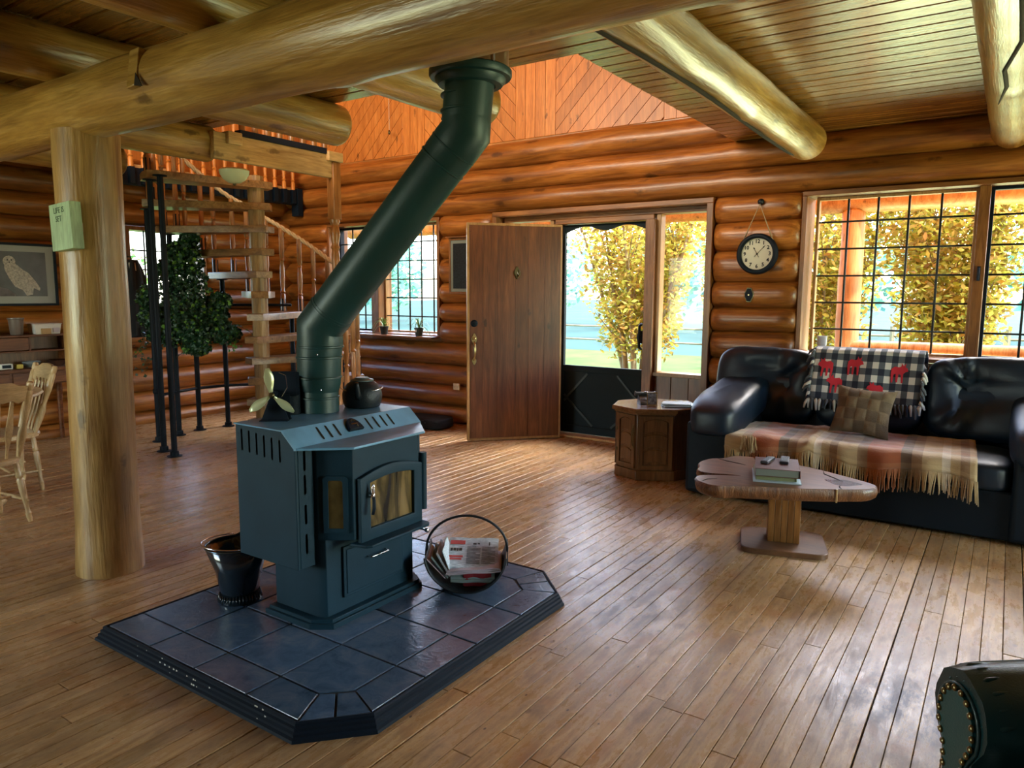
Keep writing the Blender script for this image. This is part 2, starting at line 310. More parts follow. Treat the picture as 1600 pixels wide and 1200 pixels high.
# ------------------------------------------------------------------ floor
def pix(p):
    d = Vector(p) - Vector((0, 0, CAMH)); w = d.dot(fwd)
    if w < .05: return None
    return 800 + F_PX*d.dot(r2)/w, 600 - F_PX*d.dot(u2)/w, w
def floor_material():
    m, n, l, b = newmat('floor_board')
    tc = n.new('ShaderNodeTexCoord'); sx = n.new('ShaderNodeSeparateXYZ'); l.new(tc.outputs['Object'], sx.inputs[0])
    dv = n.new('ShaderNodeMath'); dv.operation = 'DIVIDE'; dv.inputs[1].default_value = PW; l.new(sx.outputs['X'], dv.inputs[0])
    fl = n.new('ShaderNodeMath'); fl.operation = 'FLOOR'; l.new(dv.outputs[0], fl.inputs[0])
    wn_ = n.new('ShaderNodeTexWhiteNoise'); wn_.noise_dimensions = '1D'; l.new(fl.outputs[0], wn_.inputs['W'])
    oi = n.new('ShaderNodeObjectInfo')
    ad = n.new('ShaderNodeMath'); ad.operation = 'ADD'; l.new(wn_.outputs['Value'], ad.inputs[0]); l.new(oi.outputs['Random'], ad.inputs[1])
    fr = n.new('ShaderNodeMath'); fr.operation = 'FRACT'; l.new(ad.outputs[0], fr.inputs[0])
    mp = n.new('ShaderNodeMapping'); mp.inputs['Scale'].default_value = (1, .07, 1); l.new(tc.outputs['Object'], mp.inputs['Vector'])
    off = n.new('ShaderNodeCombineXYZ'); l.new(fr.outputs[0], off.inputs['Z']); 
    va = n.new('ShaderNodeVectorMath'); va.operation = 'ADD'; l.new(mp.outputs[0], va.inputs[0]); l.new(off.outputs[0], va.inputs[1])
    g = n.new('ShaderNodeTexNoise'); g.inputs['Scale'].default_value = 34; g.inputs['Detail'].default_value = 6; g.inputs['Distortion'].default_value = 1.2; l.new(va.outputs[0], g.inputs['Vector'])
    rp = ramp(n, [(.22, (.27,.145,.055)), (.48, (.435,.265,.118)), (.75, (.56,.375,.19))]); l.new(g.outputs['Fac'], rp.inputs[0])
    hs = n.new('ShaderNodeHueSaturation'); mr = n.new('ShaderNodeMapRange'); mr.inputs[3].default_value = .80; mr.inputs[4].default_value = 1.16
    l.new(fr.outputs[0], mr.inputs[0]); l.new(mr.outputs[0], hs.inputs['Value']); l.new(rp.outputs[0], hs.inputs['Color'])
    # worn and stained areas
    w1 = n.new('ShaderNodeTexNoise'); w1.inputs['Scale'].default_value = 1.15; w1.inputs['Detail'].default_value = 4; w1.inputs['Roughness'].default_value = .5
    l.new(tc.outputs['Object'], w1.inputs['Vector'])
    r1 = ramp(n, [(.46, (0,0,0)), (.66, (.45,.45,.45)), (.80, (1,1,1))]); l.new(w1.outputs['Fac'], r1.inputs[0])
    mx = n.new('ShaderNodeMix'); mx.data_type = 'RGBA'; mx.inputs[7].default_value = (.20,.115,.075,1)
    k = n.new('ShaderNodeMath'); k.operation = 'MULTIPLY'; k.inputs[1].default_value = .62; l.new(r1.outputs[0], k.inputs[0])
    l.new(hs.outputs[0], mx.inputs[6]); l.new(k.outputs[0], mx.inputs[0])
    # rubbed grey scuffs along the grain
    mp2 = n.new('ShaderNodeMapping'); mp2.inputs['Scale'].default_value = (1, .30, 0); l.new(tc.outputs['Object'], mp2.inputs['Vector'])
    w2 = n.new('ShaderNodeTexNoise'); w2.inputs['Scale'].default_value = 16; w2.inputs['Detail'].default_value = 8; w2.inputs['Roughness'].default_value = .75; l.new(mp2.outputs[0], w2.inputs['Vector'])
    r2_ = ramp(n, [(.50, (0,0,0)), (.66, (1,1,1))]); l.new(w2.outputs['Fac'], r2_.inputs[0])
    k2 = n.new('ShaderNodeMath'); k2.operation = 'MULTIPLY'; k2.inputs[1].default_value = .60; l.new(r2_.outputs[0], k2.inputs[0])
    mx2 = n.new('ShaderNodeMix'); mx2.data_type = 'RGBA'; mx2.inputs[7].default_value = (.15,.088,.058,1); l.new(mx.outputs[2], mx2.inputs[6]); l.new(k2.outputs[0], mx2.inputs[0])
    # grime worn into the boards in front of the armchair and beside the hearth
    prev = mx2.outputs[2]
    for (gx_, gy_, gr, am) in ((-.14, 2.70, .46, .9), (-1.28, 2.85, .38, .6), (-1.45, 3.45, .30, .40), (-.62, 1.75, .30, .35)):
        ds = n.new('ShaderNodeVectorMath'); ds.operation = 'DISTANCE'; ds.inputs[1].default_value = (gx_, gy_, 0); l.new(tc.outputs['Object'], ds.inputs[0])
        rn = n.new('ShaderNodeMapRange'); rn.inputs[1].default_value = gr; rn.inputs[2].default_value = gr*.25; rn.inputs[3].default_value = 0; rn.inputs[4].default_value = 1; l.new(ds.outputs['Value'], rn.inputs[0])
        rr_ = ramp(n, [(.42, (0,0,0)), (.56, (1,1,1))]); l.new(w2.outputs['Fac'], rr_.inputs[0])
        a1 = n.new('ShaderNodeMath'); a1.operation = 'MULTIPLY'; l.new(rn.outputs[0], a1.inputs[0]); l.new(rr_.outputs[0], a1.inputs[1])
        a2 = n.new('ShaderNodeMath'); a2.operation = 'MULTIPLY'; a2.inputs[1].default_value = am; l.new(a1.outputs[0], a2.inputs[0])
        mg = n.new('ShaderNodeMix'); mg.data_type = 'RGBA'; mg.inputs[7].default_value = (.060,.036,.036,1); l.new(prev, mg.inputs[6]); l.new(a2.outputs[0], mg.inputs[0]); prev = mg.outputs[2]
    # knots
    mp3 = n.new('ShaderNodeMapping'); mp3.inputs['Scale'].default_value = (1, .6, 0); l.new(tc.outputs['Object'], mp3.inputs['Vector'])
    vo = n.new('ShaderNodeTexVoronoi'); vo.inputs['Scale'].default_value = 7.5; l.new(mp3.outputs[0], vo.inputs['Vector'])
    rk = ramp(n, [(.045, (1,1,1)), (.085, (0,0,0))]); l.new(vo.outputs['Distance'], rk.inputs[0])
    mx3 = n.new('ShaderNodeMix'); mx3.data_type = 'RGBA'; mx3.inputs[7].default_value = (.10,.045,.018,1); l.new(prev, mx3.inputs[6])
    k3 = n.new('ShaderNodeMath'); k3.operation = 'MULTIPLY'; k3.inputs[1].default_value = .7; l.new(rk.outputs[0], k3.inputs[0]); l.new(k3.outputs[0], mx3.inputs[0])
    v4 = n.new('ShaderNodeTexVoronoi'); v4.inputs['Scale'].default_value = 17; l.new(mp3.outputs[0], v4.inputs['Vector'])
    r4 = ramp(n, [(.05, (1,1,1)), (.085, (0,0,0))]); l.new(v4.outputs['Distance'], r4.inputs[0])
    sc4 = n.new('ShaderNodeSeparateColor'); l.new(v4.outputs['Color'], sc4.inputs[0]); g4 = n.new('ShaderNodeMath'); g4.operation = 'GREATER_THAN'; g4.inputs[1].default_value = .6; l.new(sc4.outputs[0], g4.inputs[0])
    k4 = n.new('ShaderNodeMath'); k4.operation = 'MULTIPLY'; l.new(r4.outputs[0], k4.inputs[0]); l.new(g4.outputs[0], k4.inputs[1])
    mx4 = n.new('ShaderNodeMix'); mx4.data_type = 'RGBA'; mx4.inputs[7].default_value = (.07,.035,.02,1); l.new(mx3.outputs[2], mx4.inputs[6]); l.new(k4.outputs[0], mx4.inputs[0])
    # rusty orange blotches
    w5 = n.new('ShaderNodeTexNoise'); w5.inputs['Scale'].default_value = 5.5; w5.inputs['Detail'].default_value = 6; l.new(tc.outputs['Object'], w5.inputs['Vector'])
    r5 = ramp(n, [(.56, (0,0,0)), (.70, (.55,.55,.55))]); l.new(w5.outputs['Fac'], r5.inputs[0])
    mx5 = n.new('ShaderNodeMix'); mx5.data_type = 'RGBA'; mx5.inputs[7].default_value = (.36,.155,.05,1); l.new(mx4.outputs[2], mx5.inputs[6]); l.new(r5.outputs[0], mx5.inputs[0])
    l.new(mx5.outputs[2], b.inputs['Base Color'])
    # gloss of the old finish varies
    rr = n.new('ShaderNodeMapRange'); rr.inputs[1].default_value = .35; rr.inputs[2].default_value = .68; rr.inputs[3].default_value = .20; rr.inputs[4].default_value = .42
    l.new(w2.outputs['Fac'], rr.inputs[0]); l.new(rr.outputs[0], b.inputs['Roughness'])
    b.inputs['Specular IOR Level'].default_value = .5
    bp = n.new('ShaderNodeBump'); bp.inputs['Strength'].default_value = .22; bp.inputs['Distance'].default_value = .006
    sm = n.new('ShaderNodeMath'); sm.operation = 'ADD'; l.new(g.outputs['Fac'], sm.inputs[0]); l.new(w2.outputs['Fac'], sm.inputs[1])
    l.new(sm.outputs[0], bp.inputs['Height']); l.new(bp.outputs[0], b.inputs['Normal'])
    return m
PW = .0737
M_floor = floor_material()
XL, XR, YN, YF = -7.62, 3.25, -3.2, 6.15
floor = struct(MB().box(XL-.2, XR+.2, YN-.2, YF+.25, -.12, -.011).build('floor', M_shadowgap))
rnd = random.Random(4)
planks = []
ix0, ix1 = math.floor(XL/PW), math.ceil(XR/PW)
for ix in range(ix0, ix1):
    x0, x1 = ix*PW, (ix+1)*PW
    gl = .0012 if rnd.random() < .75 else .0042
    y = YN - rnd.uniform(0, 1.6)
    while y < YF:
        ln = rnd.choice([.7, 1.1, 1.5, 1.9, 2.4, 3.0]) * rnd.uniform(.85, 1.15)
        y0, y1 = max(y, YN), min(y+ln, YF)
        if y1-y0 > .1: planks.append((x0+gl, x1-.0010, y0+.0012, y1-.0012, rnd.uniform(-.0012, .0006)))
        y += ln
def plank_box(mb, x0, x1, y0, y1, dz):
    c = .0016
    vs = [(x0,y0,-.012),(x1,y0,-.012),(x1,y1,-.012),(x0,y1,-.012),(x0,y0,dz-c),(x1,y0,dz-c),(x1,y1,dz-c),(x0,y1,dz-c),
          (x0+c,y0+c,dz),(x1-c,y0+c,dz),(x1-c,y1-c,dz),(x0+c,y1-c,dz)]
    fs = [(0,1,5,4),(1,2,6,5),(2,3,7,6),(3,0,4,7),(4,5,9,8),(5,6,10,9),(6,7,11,10),(7,4,8,11),(8,9,10,11)]
    mb.add(vs, fs)
def shown(pl):
    best = 0
    for k in range(9):
        q = pix(((pl[0]+pl[1])/2, pl[2]+(pl[3]-pl[2])*k/8, 0))
        if q and -20 < q[0] < 1620 and 0 < q[1] < 1230: best += 1/q[2]**2*(pl[3]-pl[2])
    return best
planks.sort(key=shown, reverse=True)
for pl in planks[:298]:
    mb = MB(); plank_box(mb, *pl); mb.build('plank', M_floor, floor)
mb = MB()
for pl in planks[298:]: plank_box(mb, *pl)
mb.build('planks_beyond', M_floor, floor, kind='stuff')

# ------------------------------------------------------------------ log walls
def log_mesh(axis, a0, a1, cu, cv, ru, rv, seed, step=.11, n=14, e0=None, e1=None, amp=1.0, swell=1.0):
    """axis 'x': cu=y centre, cv=z centre; axis 'y': cu=x, cv=z; axis 'z': cu=x, cv=y. e0/e1 = rounded end length."""
    m = max(4, int((a1-a0)/step)); mb = MB(); vs = []; fs = []
    stations = [a0+(a1-a0)*i/m for i in range(m+1)]
    ends = []
    if e0: ends += [a0+e0*t for t in (.08,.25,.5,.75,1)]
    if e1: ends += [a1-e1*t for t in (.08,.25,.5,.75,1)]
    st = sorted([a for a in stations if not (e0 and a0 < a < a0+e0) and not (e1 and a1-e1 < a < a1)] + ends)
    kn = [(random.Random(seed*7+i).uniform(a0, a1), random.Random(seed*13+i).uniform(0, 2*PI)) for i in range(int((a1-a0)*1.6)+1)]
    for a in st:
        f = 1.0
        if e0 and a < a0+e0: u = (a-a0)/e0; f = .52+.48*math.sqrt(max(0, 1-(1-u)**2))
        if e1 and a > a1-e1: u = (a1-a)/e1; f = min(f, .52+.48*math.sqrt(max(0, 1-(1-u)**2)))
        w = amp*(.05*nz(a*1.3, seed*3.1)+.03*nz(a*3.7, seed*1.7))
        du = amp*.012*nz(a*.9, seed*5.1, 2); dv_ = amp*.008*nz(a*.8, seed*2.3, 7)
        for k in range(n):
            an = 2*PI*k/n
            r = f*(1+w+amp*.03*nz(math.cos(an)*1.5+seed, math.sin(an)*1.5, a*2.2))
            for ka, kt in kn:
                dd = (a-ka)**2/.004+(math.atan2(math.sin(an-kt), math.cos(an-kt)))**2/.18
                if dd < 4: r += amp*.055*math.exp(-dd)*swell
            fz = 1 if rv == ru else min(1, .80+.20*f)/f
            u_, v_ = cu+du+ru*r*math.cos(an), cv+dv_+rv*r*fz*math.sin(an)
            vs.append({'x': (a,u_,v_), 'y': (u_,a,v_), 'z': (u_,v_,a)}[axis])
    M_ = len(st)
    for i in range(M_-1):
        for k in range(n):
            q = (i*n+k, i*n+(k+1)%n, (i+1)*n+(k+1)%n, (i+1)*n+k)
            fs.append(q if axis != 'y' else tuple(reversed(q)))
    e = [tuple(reversed(range(n))), tuple(range((M_-1)*n, M_*n))]
    if axis == 'y': e = [tuple(reversed(t)) for t in e]
    fs += e
    return mb.add(vs, fs)
ZC = [0, .19, .40, .63, .86, 1.09, 1.29, 1.50, 1.755, 1.99, 2.20]     # courses up to the lintel
ZTOP = [2.20, 2.41, 2.63, 2.86]
wall_back = struct(empty('wall_back', (-2.2, YF, 0)))
WY = 6.155
def course(parent, axis, spans, z0, z1, c, mtl, seed):
    for k, (a, b, ea, eb) in enumerate(spans):
        log_mesh(axis, a, b, c, (z0+z1)/2, .150, (z1-z0)/2*1.10, seed+k*.37, e0=ea, e1=eb, amp=1.35, swell=1.5).build('log', mtl, parent, smooth=60)
DOORX = (-4.36, -2.10); W1X = (-1.40, 1.75); W2X = (-6.80, -5.07)
for i in range(10):
    z0, z1 = ZC[i], ZC[i+1]; zm = (z0+z1)/2
    spans = []
    cuts = [DOORX]
    if zm > .93: cuts = [W2X, DOORX, W1X]
    a = XL-.05; ea = .2 if i % 2 else .12
    for c0, c1 in cuts:
        spans.append((a, c0, ea, .14)); a = c1; ea = .14
    spans.append((a, XR+.1, ea, None))
    course(wall_back, 'x', spans, z0, z1, WY, M_logx, i+1.3)
for i in range(3):
    course(wall_back, 'x', [(XL-.05, XR+.1, None, None)], ZTOP[i], ZTOP[i+1], WY, M_logx, 20+i*1.7)
core = MB()
for (xa, xb, za, zb) in ((XL-.1, DOORX[0], 0, .90), (DOORX[1], XR+.1, 0, .90), (XL-.1, W2X[0], .9, 2.2), (W2X[1], DOORX[0], .9, 2.2), (DOORX[1], W1X[0], .9, 2.2), (W1X[1], XR+.1, .9, 2.2), (XL-.1, XR+.1, 2.2, 2.8)): core.box(xa, xb, 6.13, 6.22, za, zb)
core.build('log_core', M_trimx, wall_back)
wall_left = struct(empty('wall_left', (XL, 1, 0)))
W3Y = (4.03, 4.92)
ZL = [-.06, .12, .34, .57, .80, 1.00, 1.20, 1.42, 1.64, 1.86, 2.08, 2.30, 2.52, 2.74]
for i in range(13):
    z0, z1 = ZL[i], ZL[i+1]; zm = (z0+z1)/2
    spans = [(YN, WY, None, .2)] if not (1.0 < zm < 2.07) else [(YN, W3Y[0], None, .12), (W3Y[1], WY, .12, .2)]
    course(wall_left, 'y', spans, z0, z1, XL, M_logy, 40+i*1.1)
# right and rear walls (outside the photograph) with their windows
core = MB()
for (ya, yb, za, zb) in ((YN, WY, 0, 1.0), (YN, W3Y[0], 1.0, 2.07), (W3Y[1], WY, 1.0, 2.07), (YN, WY, 2.07, 2.7)): core.box(XL-.07, XL+.02, ya, yb, za, zb)
core.build('log_core', M_trimx, wall_left)
wall_right = struct(empty('wall_right', (XR+.15, 1, 0)))
for i in range(12):
    z0, z1 = .22*i, .22*(i+1); zm = (z0+z1)/2
    spans = [(YN, WY, None, None)] if not (.66 < zm < 2.15) else [(YN, 2.7, None, .12), (5.3, WY, .12, None)]
    for k, (a, b, ea, eb) in enumerate(spans): log_mesh('y', a, b, XR+.15, zm, .15, .12, 60+i+k*.3, step=.3, n=10, e0=ea, e1=eb).build('log', M_logy, wall_right, smooth=60)
wall_rear = struct(empty('wall_rear', (-2.2, YN-.1, 0)))
for i in range(12):
    z0, z1 = .22*i, .22*(i+1); zm = (z0+z1)/2
    spans = [(XL, XR+.2, None, None)] if not (.66 < zm < 2.15) else [(XL, -6.45, None, .12), (-4.15, XR+.2, .12, None)]
    for k, (a, b, ea, eb) in enumerate(spans): log_mesh('x', a, b, YN-.1, zm, .15, .12, 80+i+k*.3, step=.3, n=10, e0=ea, e1=eb).build('log', M_logx, wall_rear, smooth=60)

# ------------------------------------------------------------------ ceiling with the stair opening
ZCEIL = 2.625; OPX, OPY = -1.95, 3.47
ceiling = MB()
ceiling.box(XL-.2, XR+.3, YN-.2, OPY, ZCEIL+.020, ZCEIL+.10).box(OPX, XR+.3, OPY, YF+.2, ZCEIL+.020, ZCEIL+.10)
ceiling = struct(ceiling.build('ceiling', M_ceil))
CW = .128
def ceil_board(x0, x1, y0, y1, parent, dz=0):
    c = .006; z0 = ZCEIL+dz; z1 = ZCEIL+.019
    vs = [(x0,y0,z1),(x1,y0,z1),(x1,y1,z1),(x0,y1,z1),(x0,y0,z0+c),(x1,y0,z0+c),(x1,y1,z0+c),(x0,y1,z0+c),(x0,y0+c,z0),(x1,y0+c,z0),(x1,y1-c,z0),(x0,y1-c,z0)]
    fs = [(0,4,5,1),(1,5,6,2),(2,6,7,3),(3,7,4,0),(4,8,9,5),(5,9,10,6),(6,10,11,7),(7,11,8,4),(8,11,10,9),(0,1,2,3)]
    return MB().add(vs, fs).build('plank', M_ceil, parent)
y = YN; rc = random.Random(9)
while y < YF-.02:
    y1 = min(y+CW, YF)
    xl = XL if y1 <= OPY+.03 else OPX
    x = xl
    xs = [xl] + ([rc.uniform(-4.6, -3.2)] if xl < -3 else []) + [rc.uniform(-.6, 1.6), XR]
    for a, b in zip(xs[:-1], xs[1:]): ceil_board(a+.001, b-.001, y+.003, y1-.003, ceiling, rc.uniform(-.001, .001))
    y = y1

# ------------------------------------------------------------------ beams, joists, column
def cyl_log(name, axis, a0, a1, cu, cv, r, seed, mtl, n=28, step=.06, e0=.05, e1=.05, amp=1.3, swell=1.6):
    return log_mesh(axis, a0, a1, cu, cv, r, r, seed, step=step, n=n, e0=e0, e1=e1, amp=amp, swell=swell).build(name, mtl, smooth=70)
def crack(o, axis, pts, w, mtl=M_shadowgap):
    mb = MB(); mb.tube(pts, [w*.3]+[w]*(len(pts)-2)+[w*.3], n=6); return mb.build('crack', mtl, o, smooth=True)
BY, BZ, BR = 1.78, 2.238, .146
beam = struct(cyl_log('trim_1', 'x', XL, XR, BY, BZ, BR, 3.3, M_beamx, n=32, amp=.7))
tag(beam, 'thick honey log beam crossing the room above the stove', 'beam', kind='structure')
nbM = frameM((-2.92, BY-.138, BZ+.030), (1,.0,.05), (0,.15,.99))
MB(nbM).box(-.035,.035,-.075,.075,-.03,.010).build('notch_block', M_beamx, beam, bevel=.004)
MB(nbM).add([(.036,-.080,.014),(.075,-.085,.004),(.036,-.03,.014)], [(0,1,2)]).build('split', M_shadowgap, beam, solid=.004)
JX = [(-6.32, 3.40), (-5.05, 3.40), (-3.78, 3.52), (-2.62, 3.58), (-1.30, 5.72), (-.075, 6.0), (1.17, 6.0), (2.42, 6.0)]
JL = ['farthest left ceiling log joist, above the dining side', 'log joist ending at the stair header board above the globe light', 'log joist whose sawn end stops at the stair opening left of the pipe',
      'log joist whose end shows just behind the top of the stovepipe', 'long cracked log joist reaching the wall above the clock', 'log joist running out above the big window at the right edge',
      'first ceiling log joist beyond the right edge of the photo', 'second ceiling log joist beyond the right edge of the photo']
for i, (jx, ye) in enumerate(JX):
    j = cyl_log('ceiling_joist', 'y', YN, ye, jx, 2.490, .130, 5.1+i*2.3, M_beamy, e1=.05, amp=.8)
    tag(j, JL[i], 'log joist', 'log joists under the plank ceiling', kind='structure')
    if i == 4:
        pts = []
        for k in range(26):
            t = k/25; yy = 2.25+t*3.2; an = -PI/2-.35+.25*math.sin(t*5)+.35*t
            pts.append((jx+.133*math.cos(an), yy, 2.49+.133*math.sin(an)))
        crack(j, 'y', pts, .011)
    if i == 5:
        pts = [(jx+.133*math.cos(a), yy, 2.49+.133*math.sin(a)) for yy, a in [(2.3,-1.2),(2.9,-1.35),(3.5,-1.3),(3.9,-1.75),(4.2,-1.7),(4.6,-2.0)]]
        crack(j, 'y', pts, .009)
col = log_mesh('z', 0, 2.13, -3.685, 1.80, .143, .143, 8.8, step=.05, n=28, amp=.8, swell=1.0)
for k, v in enumerate(col.v):
    t = v.z/2.12; v.x += .045*t; s_ = 1.03-.05*t+.06*math.exp(-(v.z/.12)**2); v.x = -3.685+(v.x+3.685)*s_; v.y = 1.80+(v.y-1.80)*s_
col = col.build('log_column', M_post, smooth=70)
tag(col, 'thick peeled log column standing on the floor left of the stove', 'column', kind='structure')

# ------------------------------------------------------------------ gable boarding above the log wall
wall_gable = MB().box(XL-.2, XR, 6.20, 6.26, 2.75, 5.8)
wall_gable = struct(wall_gable.build('wall_gable', M_gable))
def clip(poly, f):
    out = []
    for i in range(len(poly)):
        a, b = poly[i-1], poly[i]; fa, fb = f(a), f(b)
        if (fa >= 0) != (fb >= 0):
            t = fa/(fa-fb); out.append((a[0]+(b[0]-a[0])*t, a[1]+(b[1]-a[1])*t))
        if fb >= 0: out.append(b)
    return out
GY = 6.20
def gable_piece(poly):
    if len(poly) < 3: return
    A = abs(sum(poly[i-1][0]*poly[i][1]-poly[i][0]*poly[i-1][1] for i in range(len(poly))))/2
    if A < .0015: return
    mb = MB(Matrix(((1,0,0,0),(0,0,-1,GY),(0,1,0,0),(0,0,0,1)))); mb.prism(poly, 0, .018, ch=.003)
    mb.build('plank', M_gable, wall_gable)
def zone(x0, x1, z0, z1, ang, w=.105):
    if ang is None:
        n_ = max(1, round((x1-x0)/w)); ww = (x1-x0)/n_
        for k in range(n_): gable_piece([(x0+k*ww+.002, z0), (x0+(k+1)*ww-.002, z0), (x0+(k+1)*ww-.002, z1), (x0+k*ww+.002, z1)])
        return
    dx, dz = math.cos(ang), math.sin(ang); nx, nz_ = -dz, dx
    cs = [x*nx+z*nz_ for x in (x0, x1) for z in (z0, z1)]
    k = math.floor(min(cs)/w)
    while k*w < max(cs):
        a, b = k*w+.002, (k+1)*w-.002
        L = 8; c0 = (a*nx, a*nz_); c1 = (b*nx, b*nz_)
        poly = [(c0[0]-dx*L, c0[1]-dz*L), (c0[0]+dx*L, c0[1]+dz*L), (c1[0]+dx*L, c1[1]+dz*L), (c1[0]-dx*L, c1[1]-dz*L)]
        for f in (lambda p: p[0]-x0, lambda p: x1-p[0], lambda p: p[1]-z0, lambda p: z1-p[1]): poly = clip(poly, f) if poly else poly
        gable_piece(poly); k += 1
GZ0, GZ1 = 2.90, 4.2
for z in [(XL, -5.68, PI/4), (-5.68, -5.36, None), (-5.36, -4.18, -PI/4), (-4.18, -3.72, None), (-3.72, -2.62, PI/4), (-2.62, -1.6, None)]:
    zone(z[0], z[1], GZ0, GZ1, z[2], .112)
MB().box(XL, -1.6, GY-.035, GY, 2.80, 2.895).build('trim_board', wood('gable_trim', (.42,.18,.045), (.58,.28,.08), (.70,.38,.13), axis='x', knots=.3, bump=.08), wall_gable, bevel=.004)
# loft side walls and roof that close the room above
roof = MB(); roof.add([(XL-.2,YN,4.3),(XR,YN,4.3),(XR,YF+.3,4.3),(XL-.2,YF+.3,4.3)], [(0,1,2,3)])
loft = MB()
loft.box(XL-.25, XL-.12, YN, YF+.2, 2.6, 5.8).box(XR+.1, XR+.2, YN, YF+.2, 2.6, 5.8).box(XL-.2, XR+.2, YN-.1, YN, 2.6, 5.8)
struct(loft.build('wall_loft', M_gable))
rf = MB(); rf.box(XL-.3, XR+.3, YN-.2, YF+.4, 5.6, 5.7)
struct(rf.build('ceiling_loft', M_gable))
# ------------------------------------------------------------------ windows and doors
def glass_mat(name='window_glass', refl=.07, tint=(.97,.99,1.0), rough=0.0):
    m, n, l, b = newmat(name); n.remove(b)
    t = n.new('ShaderNodeBsdfTransparent'); t.inputs[0].default_value = (*tint, 1); g = n.new('ShaderNodeBsdfGlossy'); g.inputs['Roughness'].default_value = rough
    lw = n.new('ShaderNodeLayerWeight'); lw.inputs[0].default_value = .12; mu = n.new('ShaderNodeMath'); mu.operation = 'MULTIPLY_ADD'; mu.inputs[1].default_value = .16; mu.inputs[2].default_value = refl*.15
    l.new(lw.outputs['Fresnel'], mu.inputs[0]); mx = n.new('ShaderNodeMixShader'); l.new(mu.outputs[0], mx.inputs[0]); l.new(t.outputs[0], mx.inputs[1]); l.new(g.outputs[0], mx.inputs[2])
    l.new(mx.outputs[0], n['Material Output'].inputs[0]); return m
M_glass = glass_mat()
M_muntin = mat('muntin', (.010,.018,.020), .5)
def muntins(parent, plane, u0, u1, z0, z1, us, zs, c, r=.009):
    mb = MB()
    P = (lambda u, z: (u, c, z)) if plane == 'y' else (lambda u, z: (c, u, z))
    for u in us: mb.tube([P(u, z0), P(u, z1)], r, n=6)
    for z in zs: mb.tube([P(u0, z), P(u1, z)], r*.9, n=6)
    mb.build('muntins', M_muntin, parent, smooth=True)
def window_y(name, x0, x1, z0, z1, sashes, yc, label):
    """casing box x0..x1, sashes = [(xa, xb, ncol, dark_sash)]"""
    w = struct(empty(name, ((x0+x1)/2, yc, z0))); w['label'] = label
    ya, yb = 6.06, 6.36; t = .035
    MB().box(x0, x1, ya, yb, z1-t, z1).build('head_casing', M_trimx, w, bevel=.004)
    MB().box(x0, x1, ya, yb, z0, z0+t*.8).build('sill_board', M_trimx, w, bevel=.004)
    MB().box(x0, x0+t, ya, yb, z0+t*.8, z1-t).build('side_casing', M_trimw, w, bevel=.004)
    MB().box(x1-t, x1, ya, yb, z0+t*.8, z1-t).build('side_casing', M_trimw, w, bevel=.004)
    for i, (xa, xb, nc, dark) in enumerate(sashes):
        if i: MB().box(sashes[i-1][1]+.022, xa-.022, 6.12, 6.34, z0+t*.8, z1-t).build('mullion', M_trimw, w, bevel=.004)
        za, zb = .965, 2.132
        s = MB(); fw = .022
        for q in ((xa-fw, xa, za-fw, zb+fw), (xb, xb+fw, za-fw, zb+fw)): s.box(q[0], q[1], yc-.03, yc+.03, q[2], q[3])
        s.box(xa, xb, yc-.03, yc+.03, zb, zb+fw); s.box(xa, xb, yc-.03, yc+.03, za-fw, za)
        s.build('sash_frame', M_black if dark else M_dooredge, w, bevel=.003)
        MB().box(xa-.004, xb+.004, yc-.002, yc+.002, za-.004, zb+.004).build('pane', M_glass, w)
        muntins(w, 'y', xa, xb, za, zb, [xa+(xb-xa)*k/nc for k in range(1, nc)], [zb-.17-.2085*k for k in range(5)], yc-.012)
    return w
w1 = window_y('window_1', W1X[0], W1X[1], .91, 2.19, [(-1.305,-.262,5,False), (-.150,.72,4,True), (.83,1.70,4,True)], 6.25, 'wide leaded window behind the sofa')
lt = MB(); lt.box(-.215,-.195,6.095,6.12,1.50,1.60).tube([(-.205,6.09,1.59),(-.205,6.06,1.56),(-.205,6.055,1.50)], .006, n=6); lt.build('latch', M_black, w1, smooth=60)
w2 = window_y('window_2', W2X[0], W2X[1], .91, 2.19, [(-6.74,-6.165,3,True), (-6.005,-5.115,5,False)], 6.25, 'leaded window behind the stovepipe with pots on its sill')
MB().box(-6.20, -5.075, 5.93, 6.08, .905, .925).build('sill_shelf', M_trimx, w2, bevel=.004)
w3 = struct(empty('window_3', (XL, 4.47, 1.0))); w3['label'] = 'window in the left wall behind the ivy'
mb = MB(); mb.box(XL-.12, XL+.12, W3Y[0], W3Y[0]+.035, 1.0, 2.06).box(XL-.12, XL+.12, W3Y[1]-.035, W3Y[1], 1.0, 2.06).box(XL-.12, XL+.12, W3Y[0]+.035, W3Y[1]-.035, 2.02, 2.06).box(XL-.12, XL+.12, W3Y[0]+.035, W3Y[1]-.035, 1.0, 1.03)
mb.build('casing', M_trimw, w3, bevel=.004)
MB().box(XL-.002, XL+.002, W3Y[0]+.03, W3Y[1]-.03, 1.02, 2.03).build('pane', M_glass, w3)
muntins(w3, 'x', W3Y[0]+.03, W3Y[1]-.03, 1.02, 2.03, [4.27, 4.47, 4.68], [1.22, 1.42, 1.62, 1.82], XL+.012, r=.009)

